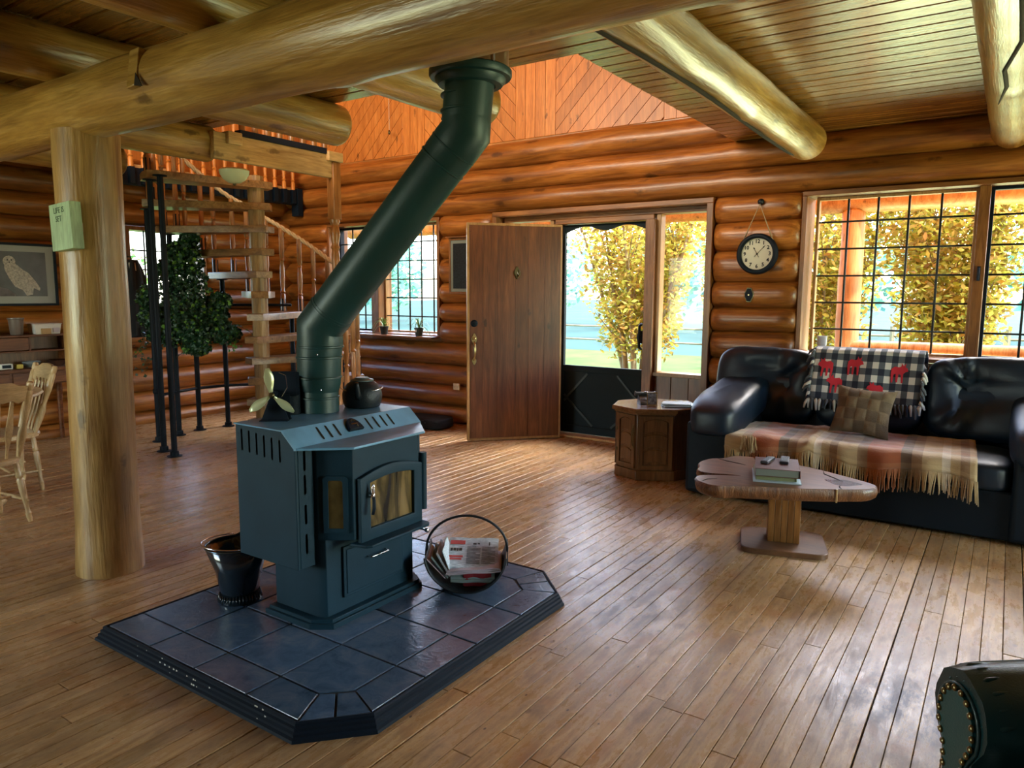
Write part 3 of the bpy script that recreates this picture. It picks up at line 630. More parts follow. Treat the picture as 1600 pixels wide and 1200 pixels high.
# door set: frame, sidelights, screen door
fr = struct(empty('trim_2', (-3.2, 6.2, 0))); fr['label'] = 'wooden front door frame with a tall sidelight on each side'
def bar(name, x0, x1, y0, y1, z0, z1, m_, p=None): return MB().box(x0, x1, y0, y1, z0, z1).build(name, m_, p if p else fr, bevel=.004)
bar('head_casing', DOORX[0], DOORX[1], 6.04, 6.36, 2.150, 2.195, M_trimx); bar('head_rail', -4.30, -2.16, 6.17, 6.31, 2.10, 2.150, M_trimx)
bar('head_rail', -3.70, -2.68, 6.17, 6.31, 2.055, 2.10, M_trimx)
bar('side_casing', DOORX[0], DOORX[0]+.045, 6.04, 6.36, 0, 2.15, M_trimw); bar('side_casing', DOORX[1]-.055, DOORX[1], 6.04, 6.36, 0, 2.15, M_trimw)
bar('door_post', -3.735, -3.655, 6.13, 6.33, 0.012, 2.055, M_trimw); bar('door_post', -2.742, -2.655, 6.13, 6.33, 0.012, 2.055, M_trimw)
bar('threshold', -3.735, -2.655, 6.10, 6.36, 0.001, .022, M_dooredge)
for xa, xb in ((-4.27, -3.77), (-2.618, -2.200)):
    bar('bottom_rail', xa-.04, xb+.04, 6.17, 6.31, .655, .69, M_dooredge)
    bar('stile', xa-.042, xa, 6.19, 6.29, .69, 2.10, M_dooredge); bar('stile', xb, xb+.042, 6.19, 6.29, .69, 2.10, M_dooredge)
    MB().box(xa-.005, xb+.005, 6.248, 6.252, .685, 2.105).build('pane', M_glass, fr)
    n_ = 3; ww = (xb-xa+.08)/n_
    for k in range(n_): MB().box(xa-.04+k*ww+.0015, xa-.04+(k+1)*ww-.0015, 6.215, 6.26, 0.002, .655).build('plank', M_doorw, fr, bevel=.004)
sd = struct(empty('door_2', (-3.655, 6.26, .02))); sd['label'] = 'dark green screen door with scalloped top rail and diagonal braces'
M_scr = mat('screen_door_paint', (.004,.013,.019), .7, spec=.25)
M_brace = mat('screen_brace', (.014,.034,.042), .5)
def sbar(name, x0, x1, z0, z1, y0=6.235, y1=6.275): return MB().box(x0, x1, y0, y1, z0, z1).build(name, M_scr, sd, bevel=.003)
sbar('stile', -3.650, -3.625, .025, 2.05); sbar('stile', -2.772, -2.747, .025, 2.05); sbar('rail', -3.625, -2.772, .635, .695); sbar('rail', -3.625, -2.772, .025, .10)
MB().box(-3.625, -2.772, 6.252, 6.262, .10, .635).build('lower_panel', M_scr, sd)
pts = [(-3.625,2.05)]
for k in range(33):
    t = k/32; x = -3.625+t*.853; s_ = abs(t-.5)*2
    pts.append((x, 2.05-.018-.045*(.5+.5*math.cos(s_*PI*2.0))*(1 if s_ < .5 else .6) - .03*s_**6))
pts.append((-2.772,2.05))
MB(Matrix(((1,0,0,0),(0,0,-1,6.27),(0,1,0,0),(0,0,0,1)))).prism(pts, 0, .03).build('scalloped_rail', M_scr, sd)
for (xa, za, xb, zb) in ((-3.62,.40,-3.30,.11), (-2.775,.40,-3.10,.11), (-3.62,.34,-3.36,.62), (-2.775,.34,-3.04,.62)):
    d = Vector((xb-xa, 0, zb-za)); MB().tube([(xa,6.246,za),(xb,6.246,zb)], .014, n=4, sq=.5).build('brace', M_brace, sd)
MB().box(-3.63, -2.767, 6.262, 6.264, .69, 2.04).build('pane', glass_mat('screen_glass', .05), sd)
kn = MB(); kn.tube([(-2.80,6.235,1.12),(-2.80,6.19,1.10),(-2.80,6.185,1.0),(-2.80,6.19,.91),(-2.80,6.235,.89)], .013, n=8); kn.lathe([(.055,0),(.06,.006),(.05,.012)], (-2.785,6.235,1.0), axis=(0,-1,0)); kn.build('handle', M_black, sd, smooth=60)

# open front door leaf
H0 = Vector((-3.700, 6.125, 0)); ang = math.atan2(5.365-6.125, -4.158+3.700+.0)
leaf = struct(empty('door_1', H0, 0)); leaf['label'] = 'brown plank front door standing open into the room'
dvec = Vector((-4.158+.02, 5.365, 0)) - Vector((-3.522, 6.011, 0)); dvec.normalize()
H1 = Vector((-3.530, 6.020, 0)); nrm = Vector((-dvec.y, dvec.x, 0))
if nrm.y > 0: nrm = -nrm
# leaf frame: x along the leaf from the hinge, y out of the face seen, z up
LM = Matrix((( dvec.x, nrm.x, 0, H1.x), (dvec.y, nrm.y, 0, H1.y), (0,0,1,0), (0,0,0,1)))
leaf.location = H1; ORG[leaf.name] = H1.copy()
W_, T_ = .905, .042
def lb(name, x0, x1, y0, y1, z0, z1, m_, bev=.002): return MB(LM).box(x0, x1, y0, y1, z0, z1).build(name, m_, leaf, bevel=bev)
lb('core', .012, W_-.012, -T_+.003, -.004, .018, 2.025, M_doorw)
lb('edge_strip', 0, .014, -T_, 0, .008, 2.035, M_dooredge); lb('edge_strip', W_-.022, W_, -T_, 0, .008, 2.035, M_dooredge)
lb('edge_strip', .014, W_-.022, -T_, 0, 2.012, 2.035, M_dooredge); lb('edge_strip', .014, W_-.022, -T_, 0, .008, .03, M_dooredge)
xs = [.0155, .17, .325, .45, .62, .76, W_-.0235]
for a, b in zip(xs[:-1], xs[1:]): lb('plank', a+.0010, b-.0010, -.004, .0005, .031, 2.011, M_doorw, .0012)
kk = MB(LM); kx = .435
kk.prism([(kx+.034*math.cos(a)*(1 if math.sin(a) < 0 else .8), 1.62+.062*math.sin(a)) for a in [2*PI*k/14 for k in range(14)]], 0, 1) if False else None
def shield(mb, cx, cz, w, h, y0, y1, n=18, pw=1.0):
    pts = []
    for k in range(n):
        a = 2*PI*k/n; r = 1+.10*math.cos(4*a)*pw; pts.append((cx+w*r*math.cos(a), cz+h*r*math.sin(a)))
    vs = [(x, y0, z) for x, z in pts]+[(cx+(x-cx)*.86, y1, cz+(z-cz)*.9) for x, z in pts]; m_ = len(pts)
    mb.add(vs, [tuple(range(m_)), tuple(reversed(range(m_, 2*m_)))]+[(i, m_+i, m_+(i+1)%m_, (i+1)%m_) for i in range(m_)])
kk = MB(LM); shield(kk, kx, 1.585, .032, .055, 0, .010); kk.tube([(kx-.018,.022,1.61),(kx-.022,.028,1.58),(kx-.014,.03,1.553),(kx,.031,1.545),(kx+.014,.03,1.553),(kx+.022,.028,1.58),(kx+.018,.022,1.61)], .0055, n=8)
kk.add([(kx-.014,.012,1.565),(kx+.014,.012,1.565),(kx,.012,1.60),(kx,.02,1.575)], [(0,1,3),(1,2,3),(2,0,3)])
kk.build('knocker', M_oldbrass, leaf, smooth=50)
dbx = W_-.065
db = MB(LM); db.lathe([(.034,0),(.034,.004),(.028,.010),(.018,.012),(.017,.020),(.010,.022)], (dbx,0,1.115), n=20, axis=(0,1,0)); db.build('deadbolt', M_black, leaf, smooth=50)
hd = MB(LM); shield(hd, dbx, .968, .026, .052, 0, .010); shield(hd, dbx, .765, .020, .036, 0, .009)
hd.lathe([(.012,0),(.016,.01),(.014,.022),(.008,.026)], (dbx,.008,.975), n=12, axis=(0,1,0))
hd.tube([(dbx,.010,.945),(dbx,.045,.925),(dbx,.055,.885),(dbx,.050,.83),(dbx,.035,.79),(dbx,.008,.77)], [.007,.009,.010,.009,.007,.006], n=8)
hd.build('handle', M_brass, leaf, smooth=60)

# ------------------------------------------------------------------ outdoors: porch, lawn, shrubs, trees
M_grass = mat('lawn', (.055,.090,.014), .95, var=.35, vscale=1.2, spec=.1); M_field = mat('field', (.022,.055,.045), .95, var=.35, vscale=.3, spec=.1); M_deck = wood('porch_deck', (.25,.13,.05), (.38,.22,.10), (.48,.30,.15), axis='x', knots=0)
lawn = struct(MB().add([(-60,6.6,-.42),(60,6.6,-.42),(60,20,-.35),(-60,20,-.35)], [(0,1,2,3)]).build('lawn', M_grass))
struct(MB().add([(-60,20,-.35),(60,20,-.35),(90,120,.2),(-90,120,.2)], [(0,1,2,3)]).build('field', M_field))
gb = struct(MB().add([(-60,-60,-.42),(60,-60,-.42),(60,6.6,-.42),(-60,6.6,-.42)], [(0,1,2,3)]).build('ground', M_grass))
deck = struct(empty('trim_3', (-2, 7.4, -.1))); deck['label'] = 'porch deck boards outside the front door'
for k in range(14): MB().box(-9, 5, 6.42+k*.15, 6.42+k*.15+.143, -.14, -.10).build('plank', M_deck, deck)
proof = struct(MB().box(-9, 5, 6.36, 7.0, 2.66, 2.72).build('ceiling_porch', M_orange))
for k in range(12): MB().box(-8.8+k*1.2, -8.72+k*1.2, 6.36, 8.75, 2.52, 2.655).build('rafter', M_orange, proof)
pb_ = cyl_log('porch_beam', 'x', -9, 5, 8.5, 2.40, .15, 91.2, M_orange, n=16, step=.3)
tag(pb_, 'orange log beam along the porch edge outside the windows', 'porch beam')
porchlabs = ['orange log porch post outside the big window', 'orange porch post outside, hidden behind the open door', 'porch post outside beyond the right edge']
for k, px_ in enumerate((-1.44, -5.3, 2.6)):
    o = cyl_log('porch_post', 'z', -.1, 2.3, px_, 8.5, .115, 93.3+k, M_orange, n=16, step=.15); tag(o, porchlabs[k], 'post', 'porch posts')
for (xa, xb) in ((-1.38, 2.52),):
    for kz, z in enumerate((.86, .28)):
        o = log_mesh('x', xa, xb, 8.45, z, .06, .06, 97+kz+xa, step=.3, n=10).build('porch_rail', M_orange, smooth=60)
        tag(o, ('upper' if kz == 0 else 'lower')+' log rail of the porch outside the '+('big window' if xa > -3 else 'window with the pots'), 'rail', 'porch rails')

def leafcloud(rng, centers, count, size, spread=1.0, flat=.0):
    mb = MB(); vs = []; fs = []
    for k in range(count):
        c, R = centers[rng.randrange(len(centers))]
        u = Vector((rng.gauss(0,1), rng.gauss(0,1), rng.gauss(0,1))); u.normalize(); rr = rng.random()**.45
        p = Vector(c)+Vector((u.x*R[0], u.y*R[1], u.z*R[2]))*rr
        a = Vector((rng.gauss(0,1), rng.gauss(0,1), rng.gauss(0,.6))).normalized(); b_ = a.cross(Vector((rng.gauss(0,1), rng.gauss(0,1), rng.gauss(0,1)))).normalized()
        s_ = size*rng.uniform(.6, 1.3); n0 = len(vs)
        vs += [p-a*s_, p+b_*s_*.42, p+a*s_, p-b_*s_*.42]; fs.append((n0, n0+1, n0+2, n0+3))
    mb.v = vs; mb.f = fs; mb.mi = [0]*len(fs); return mb
def leaf_mat(name, c, tr=.5):
    m, n, l, b = newmat(name); n.remove(b)
    oi = n.new('ShaderNodeNewGeometry'); hs = n.new('ShaderNodeHueSaturation'); hs.inputs['Color'].default_value = (*c, 1)
    mr = n.new('ShaderNodeMapRange'); mr.inputs[3].default_value = .45; mr.inputs[4].default_value = 1.5; l.new(oi.outputs['Random Per Island'], mr.inputs[0]); l.new(mr.outputs[0], hs.inputs['Value'])
    mh = n.new('ShaderNodeMapRange'); mh.inputs[3].default_value = .45; mh.inputs[4].default_value = .56
    wnn = n.new('ShaderNodeTexWhiteNoise'); wnn.noise_dimensions = '1D'; l.new(oi.outputs['Random Per Island'], wnn.inputs['W']); l.new(wnn.outputs['Value'], mh.inputs[0]); l.new(mh.outputs[0], hs.inputs['Hue'])
    d = n.new('ShaderNodeBsdfDiffuse'); t = n.new('ShaderNodeBsdfTranslucent'); l.new(hs.outputs[0], d.inputs[0]); l.new(hs.outputs[0], t.inputs[0])
    mx = n.new('ShaderNodeMixShader'); mx.inputs[0].default_value = tr; l.new(d.outputs[0], mx.inputs[1]); l.new(t.outputs[0], mx.inputs[2]); l.new(mx.outputs[0], n['Material Output'].inputs[0])
    return m
M_lf_y = leaf_mat('shrub_leaf', (.55,.44,.10)); M_lf_g = leaf_mat('tree_leaf', (.25,.40,.10)); M_lf_b = leaf_mat('far_leaf', (.20,.42,.30))
M_bark = mat('bark', (.24,.19,.11), .85, bump=.6, bscale=25, var=.3)
def shrub(name, loc, stems, h, spread, R, count, lsize, mt, label, cat, seed, trunk=.05, group=None):
    rng = random.Random(seed); t = empty(name, loc); L = Vector(loc); cents = []
    tips = []
    for k in range(stems):
        a = 2*PI*k/stems+rng.uniform(-.3,.3); sp = spread*rng.uniform(.4, 1); pts = []; 
        for q in range(6):
            u = q/5; pts.append(L+Vector((math.cos(a)*(.10+sp*u**1.3)+rng.uniform(-.03,.03), math.sin(a)*(.10+sp*.6*u**1.3), h*.72*u)))
        MB().tube(pts, [trunk*(1-.75*q/5) for q in range(6)], n=7).build('stem' if stems > 1 else 'trunk', M_bark, t, smooth=True)
        for u_ in (2,3,4,5): cents.append((pts[u_]+Vector((0,0,h*.08)), (R*.6, R*.6, h*.16)))
    br = MB()
    for c, r_ in cents:
        for q in range(3):
            br.tube([c-Vector((0,0,h*.1)), c+Vector((rng.uniform(-1,1)*R*.6, rng.uniform(-1,1)*R*.5, rng.uniform(0,.2)*h))], [trunk*.22, trunk*.06], n=4, caps=False)
    br.build('branches', M_bark, t, kind='stuff')
    leafcloud(rng, cents, count, lsize).build('foliage', mt, t, kind='stuff')
    tag(t, label, cat, group); return t
shrub('flowering_shrub', (-4.5, 9.9, -.42), 8, 3.9, 1.0, .62, 12000, .05, M_lf_y, 'multi-stemmed yellow-leaved shrub outside the screen door', 'shrub', 3, .055)
shrub('leafy_shrub', (-3.75, 11.9, -.42), 4, 4.2, .6, .5, 6000, .05, M_lf_y, 'thinner yellow shrub showing through the door sidelight', 'shrub', 6, .03)
shrub('hedge_shrub', (-2.35, 11.3, -.42), 5, 3.9, .8, .75, 10000, .055, M_lf_y, 'dense yellow-green shrub outside, seen beside the orange porch post', 'shrub', 17, .04)
shrub('hedge_shrub', (-.65, 11.0, -.42), 6, 3.9, .9, .75, 13000, .055, M_lf_y, 'dense yellow-green shrub outside the left sash of the big window', 'shrub', 7, .04)
shrub('hedge_shrub', (1.15, 11.6, -.42), 6, 4.1, .9, .8, 11000, .055, M_lf_y, 'dense yellow-green shrub outside the right sash of the big window', 'shrub', 8, .04)
shrub('leafy_shrub', (-8.9, 12.2, -.42), 3, 3.4, .8, .6, 900, .05, M_lf_y, 'loose shrub outside the window with the pots', 'shrub', 9, .03)
shrub('leafy_shrub', (-10.6, 5.2, -.42), 4, 2.6, .8, .6, 2000, .05, M_lf_g, 'green shrub outside the left wall window', 'shrub', 12, .03)
treelabs = ['grey tree trunk standing on the lawn seen through the screen door', 'tall tree trunk outside the right sash of the big window', 'second tall trunk right of the big window']
for k, (x, y, h, r_) in enumerate(((-4.15, 12.9, 5.5, .14), (.35, 9.6, 6, .09), (1.75, 9.7, 6, .10))):
    shrub('tree', (x, y, -.42), 1, h, .1, .6, 700, .06, M_lf_g, treelabs[k], 'tree', 20+k, r_)
rng = random.Random(31)
for k in range(9):
    x = -30+k*8.0; y = 34+rng.uniform(-3,3); R = rng.uniform(2.6,3.6)
    t = empty('far_tree', (x,y,-.3)); MB().tube([(x,y,-.3),(x,y,2.5)], [.25,.15], n=7).build('trunk', M_bark, t)
    leafcloud(rng, [((x,y,2.6),(R,R*.7,2.4))], 900, .30).build('foliage', M_lf_b, t, kind='stuff')
    tag(t, 'hazy blue-green tree across the field beyond the porch', 'tree', 'tree line across the field')
fence = empty('field_fence', (-5, 17, -.35))
for k in range(8): MB().tube([(-12+k*2, 17, -.4),(-12+k*2, 17, .75)], .05, n=6).build('post', M_bark, fence)
for z in (.2,.55): MB().tube([(-12,17,z),(2,17,z)], .025, n=5).build('rail', M_bark, fence)
tag(fence, 'weathered rail fence at the far side of the lawn', 'fence')
# ------------------------------------------------------------------ hearth pad
M_tile = None
def tile_material():
    m, n, l, b = newmat('slate_tile')
    tc = n.new('ShaderNodeTexCoord'); oi = n.new('ShaderNodeObjectInfo')
    no = n.new('ShaderNodeTexNoise'); no.inputs['Scale'].default_value = 9; no.inputs['Detail'].default_value = 8; no.inputs['Roughness'].default_value = .65; no.inputs['Distortion'].default_value = .6
    l.new(tc.outputs['Object'], no.inputs['Vector'])
    rp = ramp(n, [(.28, (.030,.060,.105)), (.5, (.062,.108,.175)), (.72, (.12,.150,.20))]); l.new(no.outputs['Fac'], rp.inputs[0])
    hs = n.new('ShaderNodeHueSaturation'); mr = n.new('ShaderNodeMapRange'); mr.inputs[3].default_value = .8; mr.inputs[4].default_value = 1.2
    l.new(oi.outputs['Random'], mr.inputs[0]); l.new(mr.outputs[0], hs.inputs['Value']); l.new(rp.outputs[0], hs.inputs['Color']); l.new(hs.outputs[0], b.inputs['Base Color'])
    n2 = n.new('ShaderNodeTexNoise'); n2.inputs['Scale'].default_value = 26; n2.inputs['Detail'].default_value = 9; n2.inputs['Distortion'].default_value = 1.5; l.new(tc.outputs['Object'], n2.inputs['Vector'])
    bp = n.new('ShaderNodeBump'); bp.inputs['Strength'].default_value = .28; bp.inputs['Distance'].default_value = .006; l.new(n2.outputs['Fac'], bp.inputs['Height']); l.new(bp.outputs[0], b.inputs['Normal'])
    b.inputs['Roughness'].default_value = .24; b.inputs['Specular IOR Level'].default_value = .9
    return m
M_tile = tile_material()
HT = .055
hearth = empty('hearth_pad', (-2.26, 2.15, 0))
HX0, HX1, HY0, HY1 = -2.92, -1.605, 1.400, 2.900
oct_ = [(HX0,HY0), (-1.765,HY0), (HX1,1.570), (HX1,2.718), (-1.790,HY1), (HX0,HY1)]
def offs(poly, d):   # offset a convex polygon outwards
    n = len(poly); out = []
    a = sum(poly[i][0]*poly[(i+1)%n][1]-poly[(i+1)%n][0]*poly[i][1] for i in range(n)); sg = 1 if a > 0 else -1
    for i in range(n):
        p0, p1, p2 = Vector(poly[i-1]), Vector(poly[i]), Vector(poly[(i+1)%n])
        e1 = (p1-p0).normalized(); e2 = (p2-p1).normalized(); n1 = Vector((e1.y,-e1.x))*sg; n2 = Vector((e2.y,-e2.x))*sg
        bis = (n1+n2).normalized(); out.append(tuple(p1+bis*d/max(.3, bis.dot(n1))))
    return out
MB().prism(offs(oct_, .004), .001, HT-.004).build('grout_bed', M_grout, hearth)
# stepped edge moulding, one strip per side
for i in range(6):
    a0, a1 = offs(oct_, .003)[i], offs(oct_, .003)[(i+1)%6]
    prof = [(.003,HT+.001),(.008,HT+.003),(.014,HT-.002),(.014,HT-.010),(.021,HT-.014),(.021,HT-.024),(.028,HT-.029),(.028,HT-.039),(.036,HT-.044),(.038,.001),(.003,.001)]
    mb = MB(); P0 = []; P1 = []
    for d, z in prof:
        q = offs(oct_, d); P0.append((*q[i], z)); P1.append((*q[(i+1)%6], z))
    m_ = len(prof); mb.add(P0+P1, [(k, (k+1)%m_, m_+(k+1)%m_, m_+k) for k in range(m_)]+[tuple(range(m_)), tuple(reversed(range(m_, 2*m_)))])
    ed = mb.build('edge_moulding', M_black, hearth, smooth=30)
    if i == 0:
        rr = random.Random(2); ch = MB()
        for k in range(22):
            t = rr.choice([rr.uniform(.2,.9), rr.uniform(.25,.6)]); x = HX0+(1.155)*t; d = rr.choice([.0155,.0225,.0295]); s_ = rr.uniform(.002,.006)*(2.2 if k == 0 else 1)
            z = {.0155:HT-.006,.0225:HT-.019,.0295:HT-.034}[d]
            ch.add([(x-s_,HY0-d,z-s_*.7),(x+s_*.8,HY0-d,z-s_*.4),(x+s_,HY0-d-.0004,z+s_*.5),(x-s_*.4,HY0-d-.0004,z+s_*.8)], [(0,1,2,3)])
        ch.build('chipped_paint', M_white, ed, kind='stuff', label='white chips in the black edge')
gx = [HX0, -2.62, -2.33, -2.03, -1.745, HX1]; gy = [HY0, 1.545, 1.83, 2.13, 2.437, 2.742, HY1]
g = .0045
def tile(poly, dz=0):
    MB().prism(poly, HT-.006, HT+.002+dz, ch=.0022).build('tile', M_tile, hearth)
rt_ = random.Random(5)
for i in range(5):
    for j in range(6):
        x0, x1, y0, y1 = gx[i]+g, gx[i+1]-g, gy[j]+g, gy[j+1]-g
        P = [(x0,y0),(x1,y0),(x1,y1),(x0,y1)]
        if i == 4 and j in (0, 5): continue
        if i == 3 and j == 0: P = [(x0,y0),(-1.768,y0),(-1.832,y1),(x0,y1)]
        if i == 3 and j == 5: P = [(x0,y1),(-1.794,y1),(-1.846,y0),(x0,y0)]
        if i == 4 and j == 1: P = [(x1,y1),(x0,y1),(x0,1.630),(x1,1.574)]
        if i == 4 and j == 4: P = [(x1,y0),(x0,y0),(x0,2.662),(x1,2.712)]
        if i == 3 and j == 1: P = [(x0,y0),(-1.838,y0),(-1.745-g,1.632),(x1,y1),(x0,y1)]
        if i == 3 and j == 4: P = [(x0,y0),(x1,y0),(-1.745-g,2.656),(-1.85,y1),(x0,y1)]
        tile(P, rt_.uniform(-.0006,.0006))
tile([(-1.759,1.403),(-1.689,1.482),(-1.786,1.576),(-1.826,1.546)]); tile([(-1.683,1.488),(-1.608,1.566),(-1.738,1.622),(-1.780,1.582)])
tile([(-1.785,2.896),(-1.705,2.812),(-1.796,2.706),(-1.840,2.748)]); tile([(-1.699,2.806),(-1.610,2.722),(-1.744,2.662),(-1.790,2.700)])
tag(hearth, 'black-edged slate tile hearth pad under the stove', 'hearth')

# ------------------------------------------------------------------ stove
stove = empty('wood_stove', (-2.37, 2.16, HT+.003))
SZ0 = HT+.002
bp_ = [(-2.50,1.84),(-2.225,1.84),(-2.145,1.895),(-2.145,2.425),(-2.225,2.48),(-2.50,2.48)]
mb = MB(); mb.prism(bp_, SZ0, SZ0+.022, ch=.002); mb.prism(offs(bp_, -.012), SZ0+.022, SZ0+.036, ch=.002); mb.build('base_plate', M_stove, stove, smooth=30)
ped = [(-2.485,1.885),(-2.225,1.885),(-2.190,1.905),(-2.190,2.415),(-2.225,2.435),(-2.485,2.435)]
MB().prism(ped, SZ0+.034, .44).build('pedestal', M_stove, stove, bevel=.003)
SX0, SX1, SY0, SY1 = -2.598, -2.232, 1.800, 2.520
ZB, ZT, ZL2, XC = .312, .860, .796, -2.300
# casing with slots cut as recessed dark panels between bars
def slot(mb, c, ax, up_, w, h, nrm_, d=.004):
    c = Vector(c); ax = Vector(ax).normalized(); up_ = Vector(up_).normalized(); nn = Vector(nrm_).normalized()
    pts = []
    for k in range(12):
        a = 2*PI*k/12; px_ = math.cos(a)*w; pz = math.sin(a)*w+(h-w)*(1 if math.sin(a) > 0 else -1)
        pts.append(c+ax*px_+up_*pz+nn*.0006)
    mb.add(pts, [tuple(range(12))]); mb.add([p for p in pts], [tuple(reversed(range(12)))])
side = [(SX0,ZB),(SX1,ZB),(SX1,ZL2),(XC,ZT),(SX0,ZT)]
MS = lambda y: Matrix(((1,0,0,0),(0,0,-1,y),(0,1,0,0),(0,0,0,1)))
for yy, lab in ((SY0+.014, 0), (SY1, 1)):
    sp = MB(MS(yy)).prism(side, 0, .014).build('side_panel', M_stove, stove, bevel=.0025)
    sl = MB()
    for k in range(6):
        x = SX0+.040+k*.0475; slot(sl, (x, (SY0 if not lab else SY1), .800-(.004*k)), (1,0,0), (0,0,1), .0055, .045, (0,-1 if not lab else 1,0))
    sl.build('vent_slots', M_shadowgap, sp)
MB().box(SX0, SX0+.01, SY0+.014, SY1-.014, ZB, ZT).build('back_panel', M_stove, stove)
MB().box(-2.53, -2.235, 1.90, 2.42, .43, .80).build('firebox', M_stove, stove)
cst = MB().box(SX1-.012, SX1, SY0+.014, 1.888, ZB, ZL2).build('front_strip', M_stove, stove, bevel=.002); MB().box(SX1-.012, SX1, 2.432, SY1-.014, ZB, ZL2).build('front_strip', M_stove, stove, bevel=.002)
sl = MB()
for z in (.41,.53,.65,.745):
    slot(sl, (SX1, 1.845, z), (0,1,0), (0,0,1), .006, .040, (1,0,0)); slot(sl, (SX1, 2.475, z), (0,1,0), (0,0,1), .006, .040, (1,0,0))
sl.build('vent_slots', M_shadowgap, cst)
# top plate, sloped cowl, ledge
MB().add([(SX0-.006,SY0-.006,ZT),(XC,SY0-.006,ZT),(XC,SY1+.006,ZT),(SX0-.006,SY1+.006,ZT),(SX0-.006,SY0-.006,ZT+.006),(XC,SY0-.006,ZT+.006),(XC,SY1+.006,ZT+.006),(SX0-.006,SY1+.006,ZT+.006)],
     [(0,3,2,1),(4,5,6,7),(0,1,5,4),(1,2,6,5),(2,3,7,6),(3,0,4,7)]).build('top_plate', M_stovetop_lit, stove, bevel=.002)
c0, c1 = Vector((XC, 0, ZT+.006)), Vector((SX1+.004, 0, ZL2+.006)); cd = (c1-c0).normalized(); cn = Vector((cd.z*-1, 0, cd.x))
cw = MB()
y0c, y1c, y0d, y1d = SY0-.006, SY1+.006, SY0-.004, SY1+.004
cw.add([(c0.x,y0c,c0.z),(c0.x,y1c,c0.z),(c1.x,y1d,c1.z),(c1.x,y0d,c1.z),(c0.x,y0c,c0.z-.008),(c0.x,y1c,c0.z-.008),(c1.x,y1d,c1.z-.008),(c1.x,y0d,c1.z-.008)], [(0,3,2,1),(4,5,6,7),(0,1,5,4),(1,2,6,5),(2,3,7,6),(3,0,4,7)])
cowl = cw.build('sloped_cowl', M_stovetop_lit, stove)
sl = MB()
for y_ in (1.955,2.000,2.045,2.225,2.270,2.315,2.360):
    c = c0.lerp(c1, .5); slot(sl, (c.x+cn.x*.0008, y_, c.z+cn.z*.0008), (0,1,0), cd, .0055, .033, cn)
sl.build('vent_slots', M_shadowgap, cowl)
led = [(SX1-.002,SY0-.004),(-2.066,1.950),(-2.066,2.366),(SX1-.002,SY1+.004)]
MB().prism(led, ZL2-.004, ZL2+.006).build('ledge', M_stovetop_lit, stove, bevel=.0015)
# badge
bc = c0.lerp(c1, .45); bpts = []
BM = frameM(Vector((bc.x, 2.135, bc.z))+cn*.001, (0,1,0), -cd)
bb = MB(BM); pts = [(-.040,-.028)]+[(.040*math.cos(a), -.028+.062*math.sin(a)) for a in [0]+[PI*k/12 for k in range(1,12)]]+[(-.040,-.028)]
pts = [(.040*math.cos(PI*k/14), -.028+.062*math.sin(PI*k/14)) for k in range(15)]
bb.prism(pts, 0, .014, ch=.003); badge = bb.build('badge', M_black, stove, smooth=30)
em = MB(BM); em.tube([(-.014,.012,.0148),(0,.02,.0152),(.014,.012,.0148)], .0025, n=6); em.box(-.018,.018,-.004,.002,.014,.0155); em.tube([(.012,-.016,.0148),(.004,-.014,.0152),(.014,-.008,.0152)], .002, n=6)
em.build('emblem', M_oldbrass, badge, smooth=60)
# bay front
bay = [(SX1,1.888),(-2.215,1.888),(-2.095,1.968),(-2.095,2.352),(-2.215,2.432),(SX1,2.432)]
MB().prism(bay, .415, ZL2-.004).build('bay_front', M_stove, stove, bevel=.003)
# chamfer windows
M_sootglass = mat('sooty_glass', (.085,.062,.022), .18, 0, var=.5, vscale=12, spec=.7)
for sgn, (pa, pb) in ((1, ((-2.215,1.888),(-2.095,1.968))), (-1, ((-2.095,2.352),(-2.215,2.432)))):
    a, b_ = Vector((*pa,0)), Vector((*pb,0)); ex = (b_-a).normalized(); L = (b_-a).length; nn = ex.cross(Vector((0,0,1)))
    FM = Matrix(((ex.x,0,nn.x,a.x),(ex.y,0,nn.y,a.y),(0,1,0,0),(0,0,0,1)))
    u0, u1 = L*.26, L*.78
    fo = MB(FM)
    o_ = [(u0-.012,.448),(u1+.012,.448),(u1+.012,.668),(u1,.680),(u0,.680),(u0-.012,.668)]
    i_ = [(u0+.008,.466),(u1-.008,.466),(u1-.008,.655),(u1-.014,.662),(u0+.014,.662),(u0+.008,.655)]
    n_ = 6; vs = [(*p,.001) for p in o_]+[(*p,.008) for p in o_]+[(*p,.008) for p in i_]+[(*p,.001) for p in i_]
    fs = []
    for q in range(3): fs += [(q*n_+k, q*n_+(k+1)%n_, (q+1)*n_+(k+1)%n_, (q+1)*n_+k) for k in range(n_)]
    fo.add(vs, fs); f_ = fo.build('side_window_frame', M_stove, stove)
    MB(FM).prism(i_, .0008, .002).build('side_glass', M_sootglass, f_)
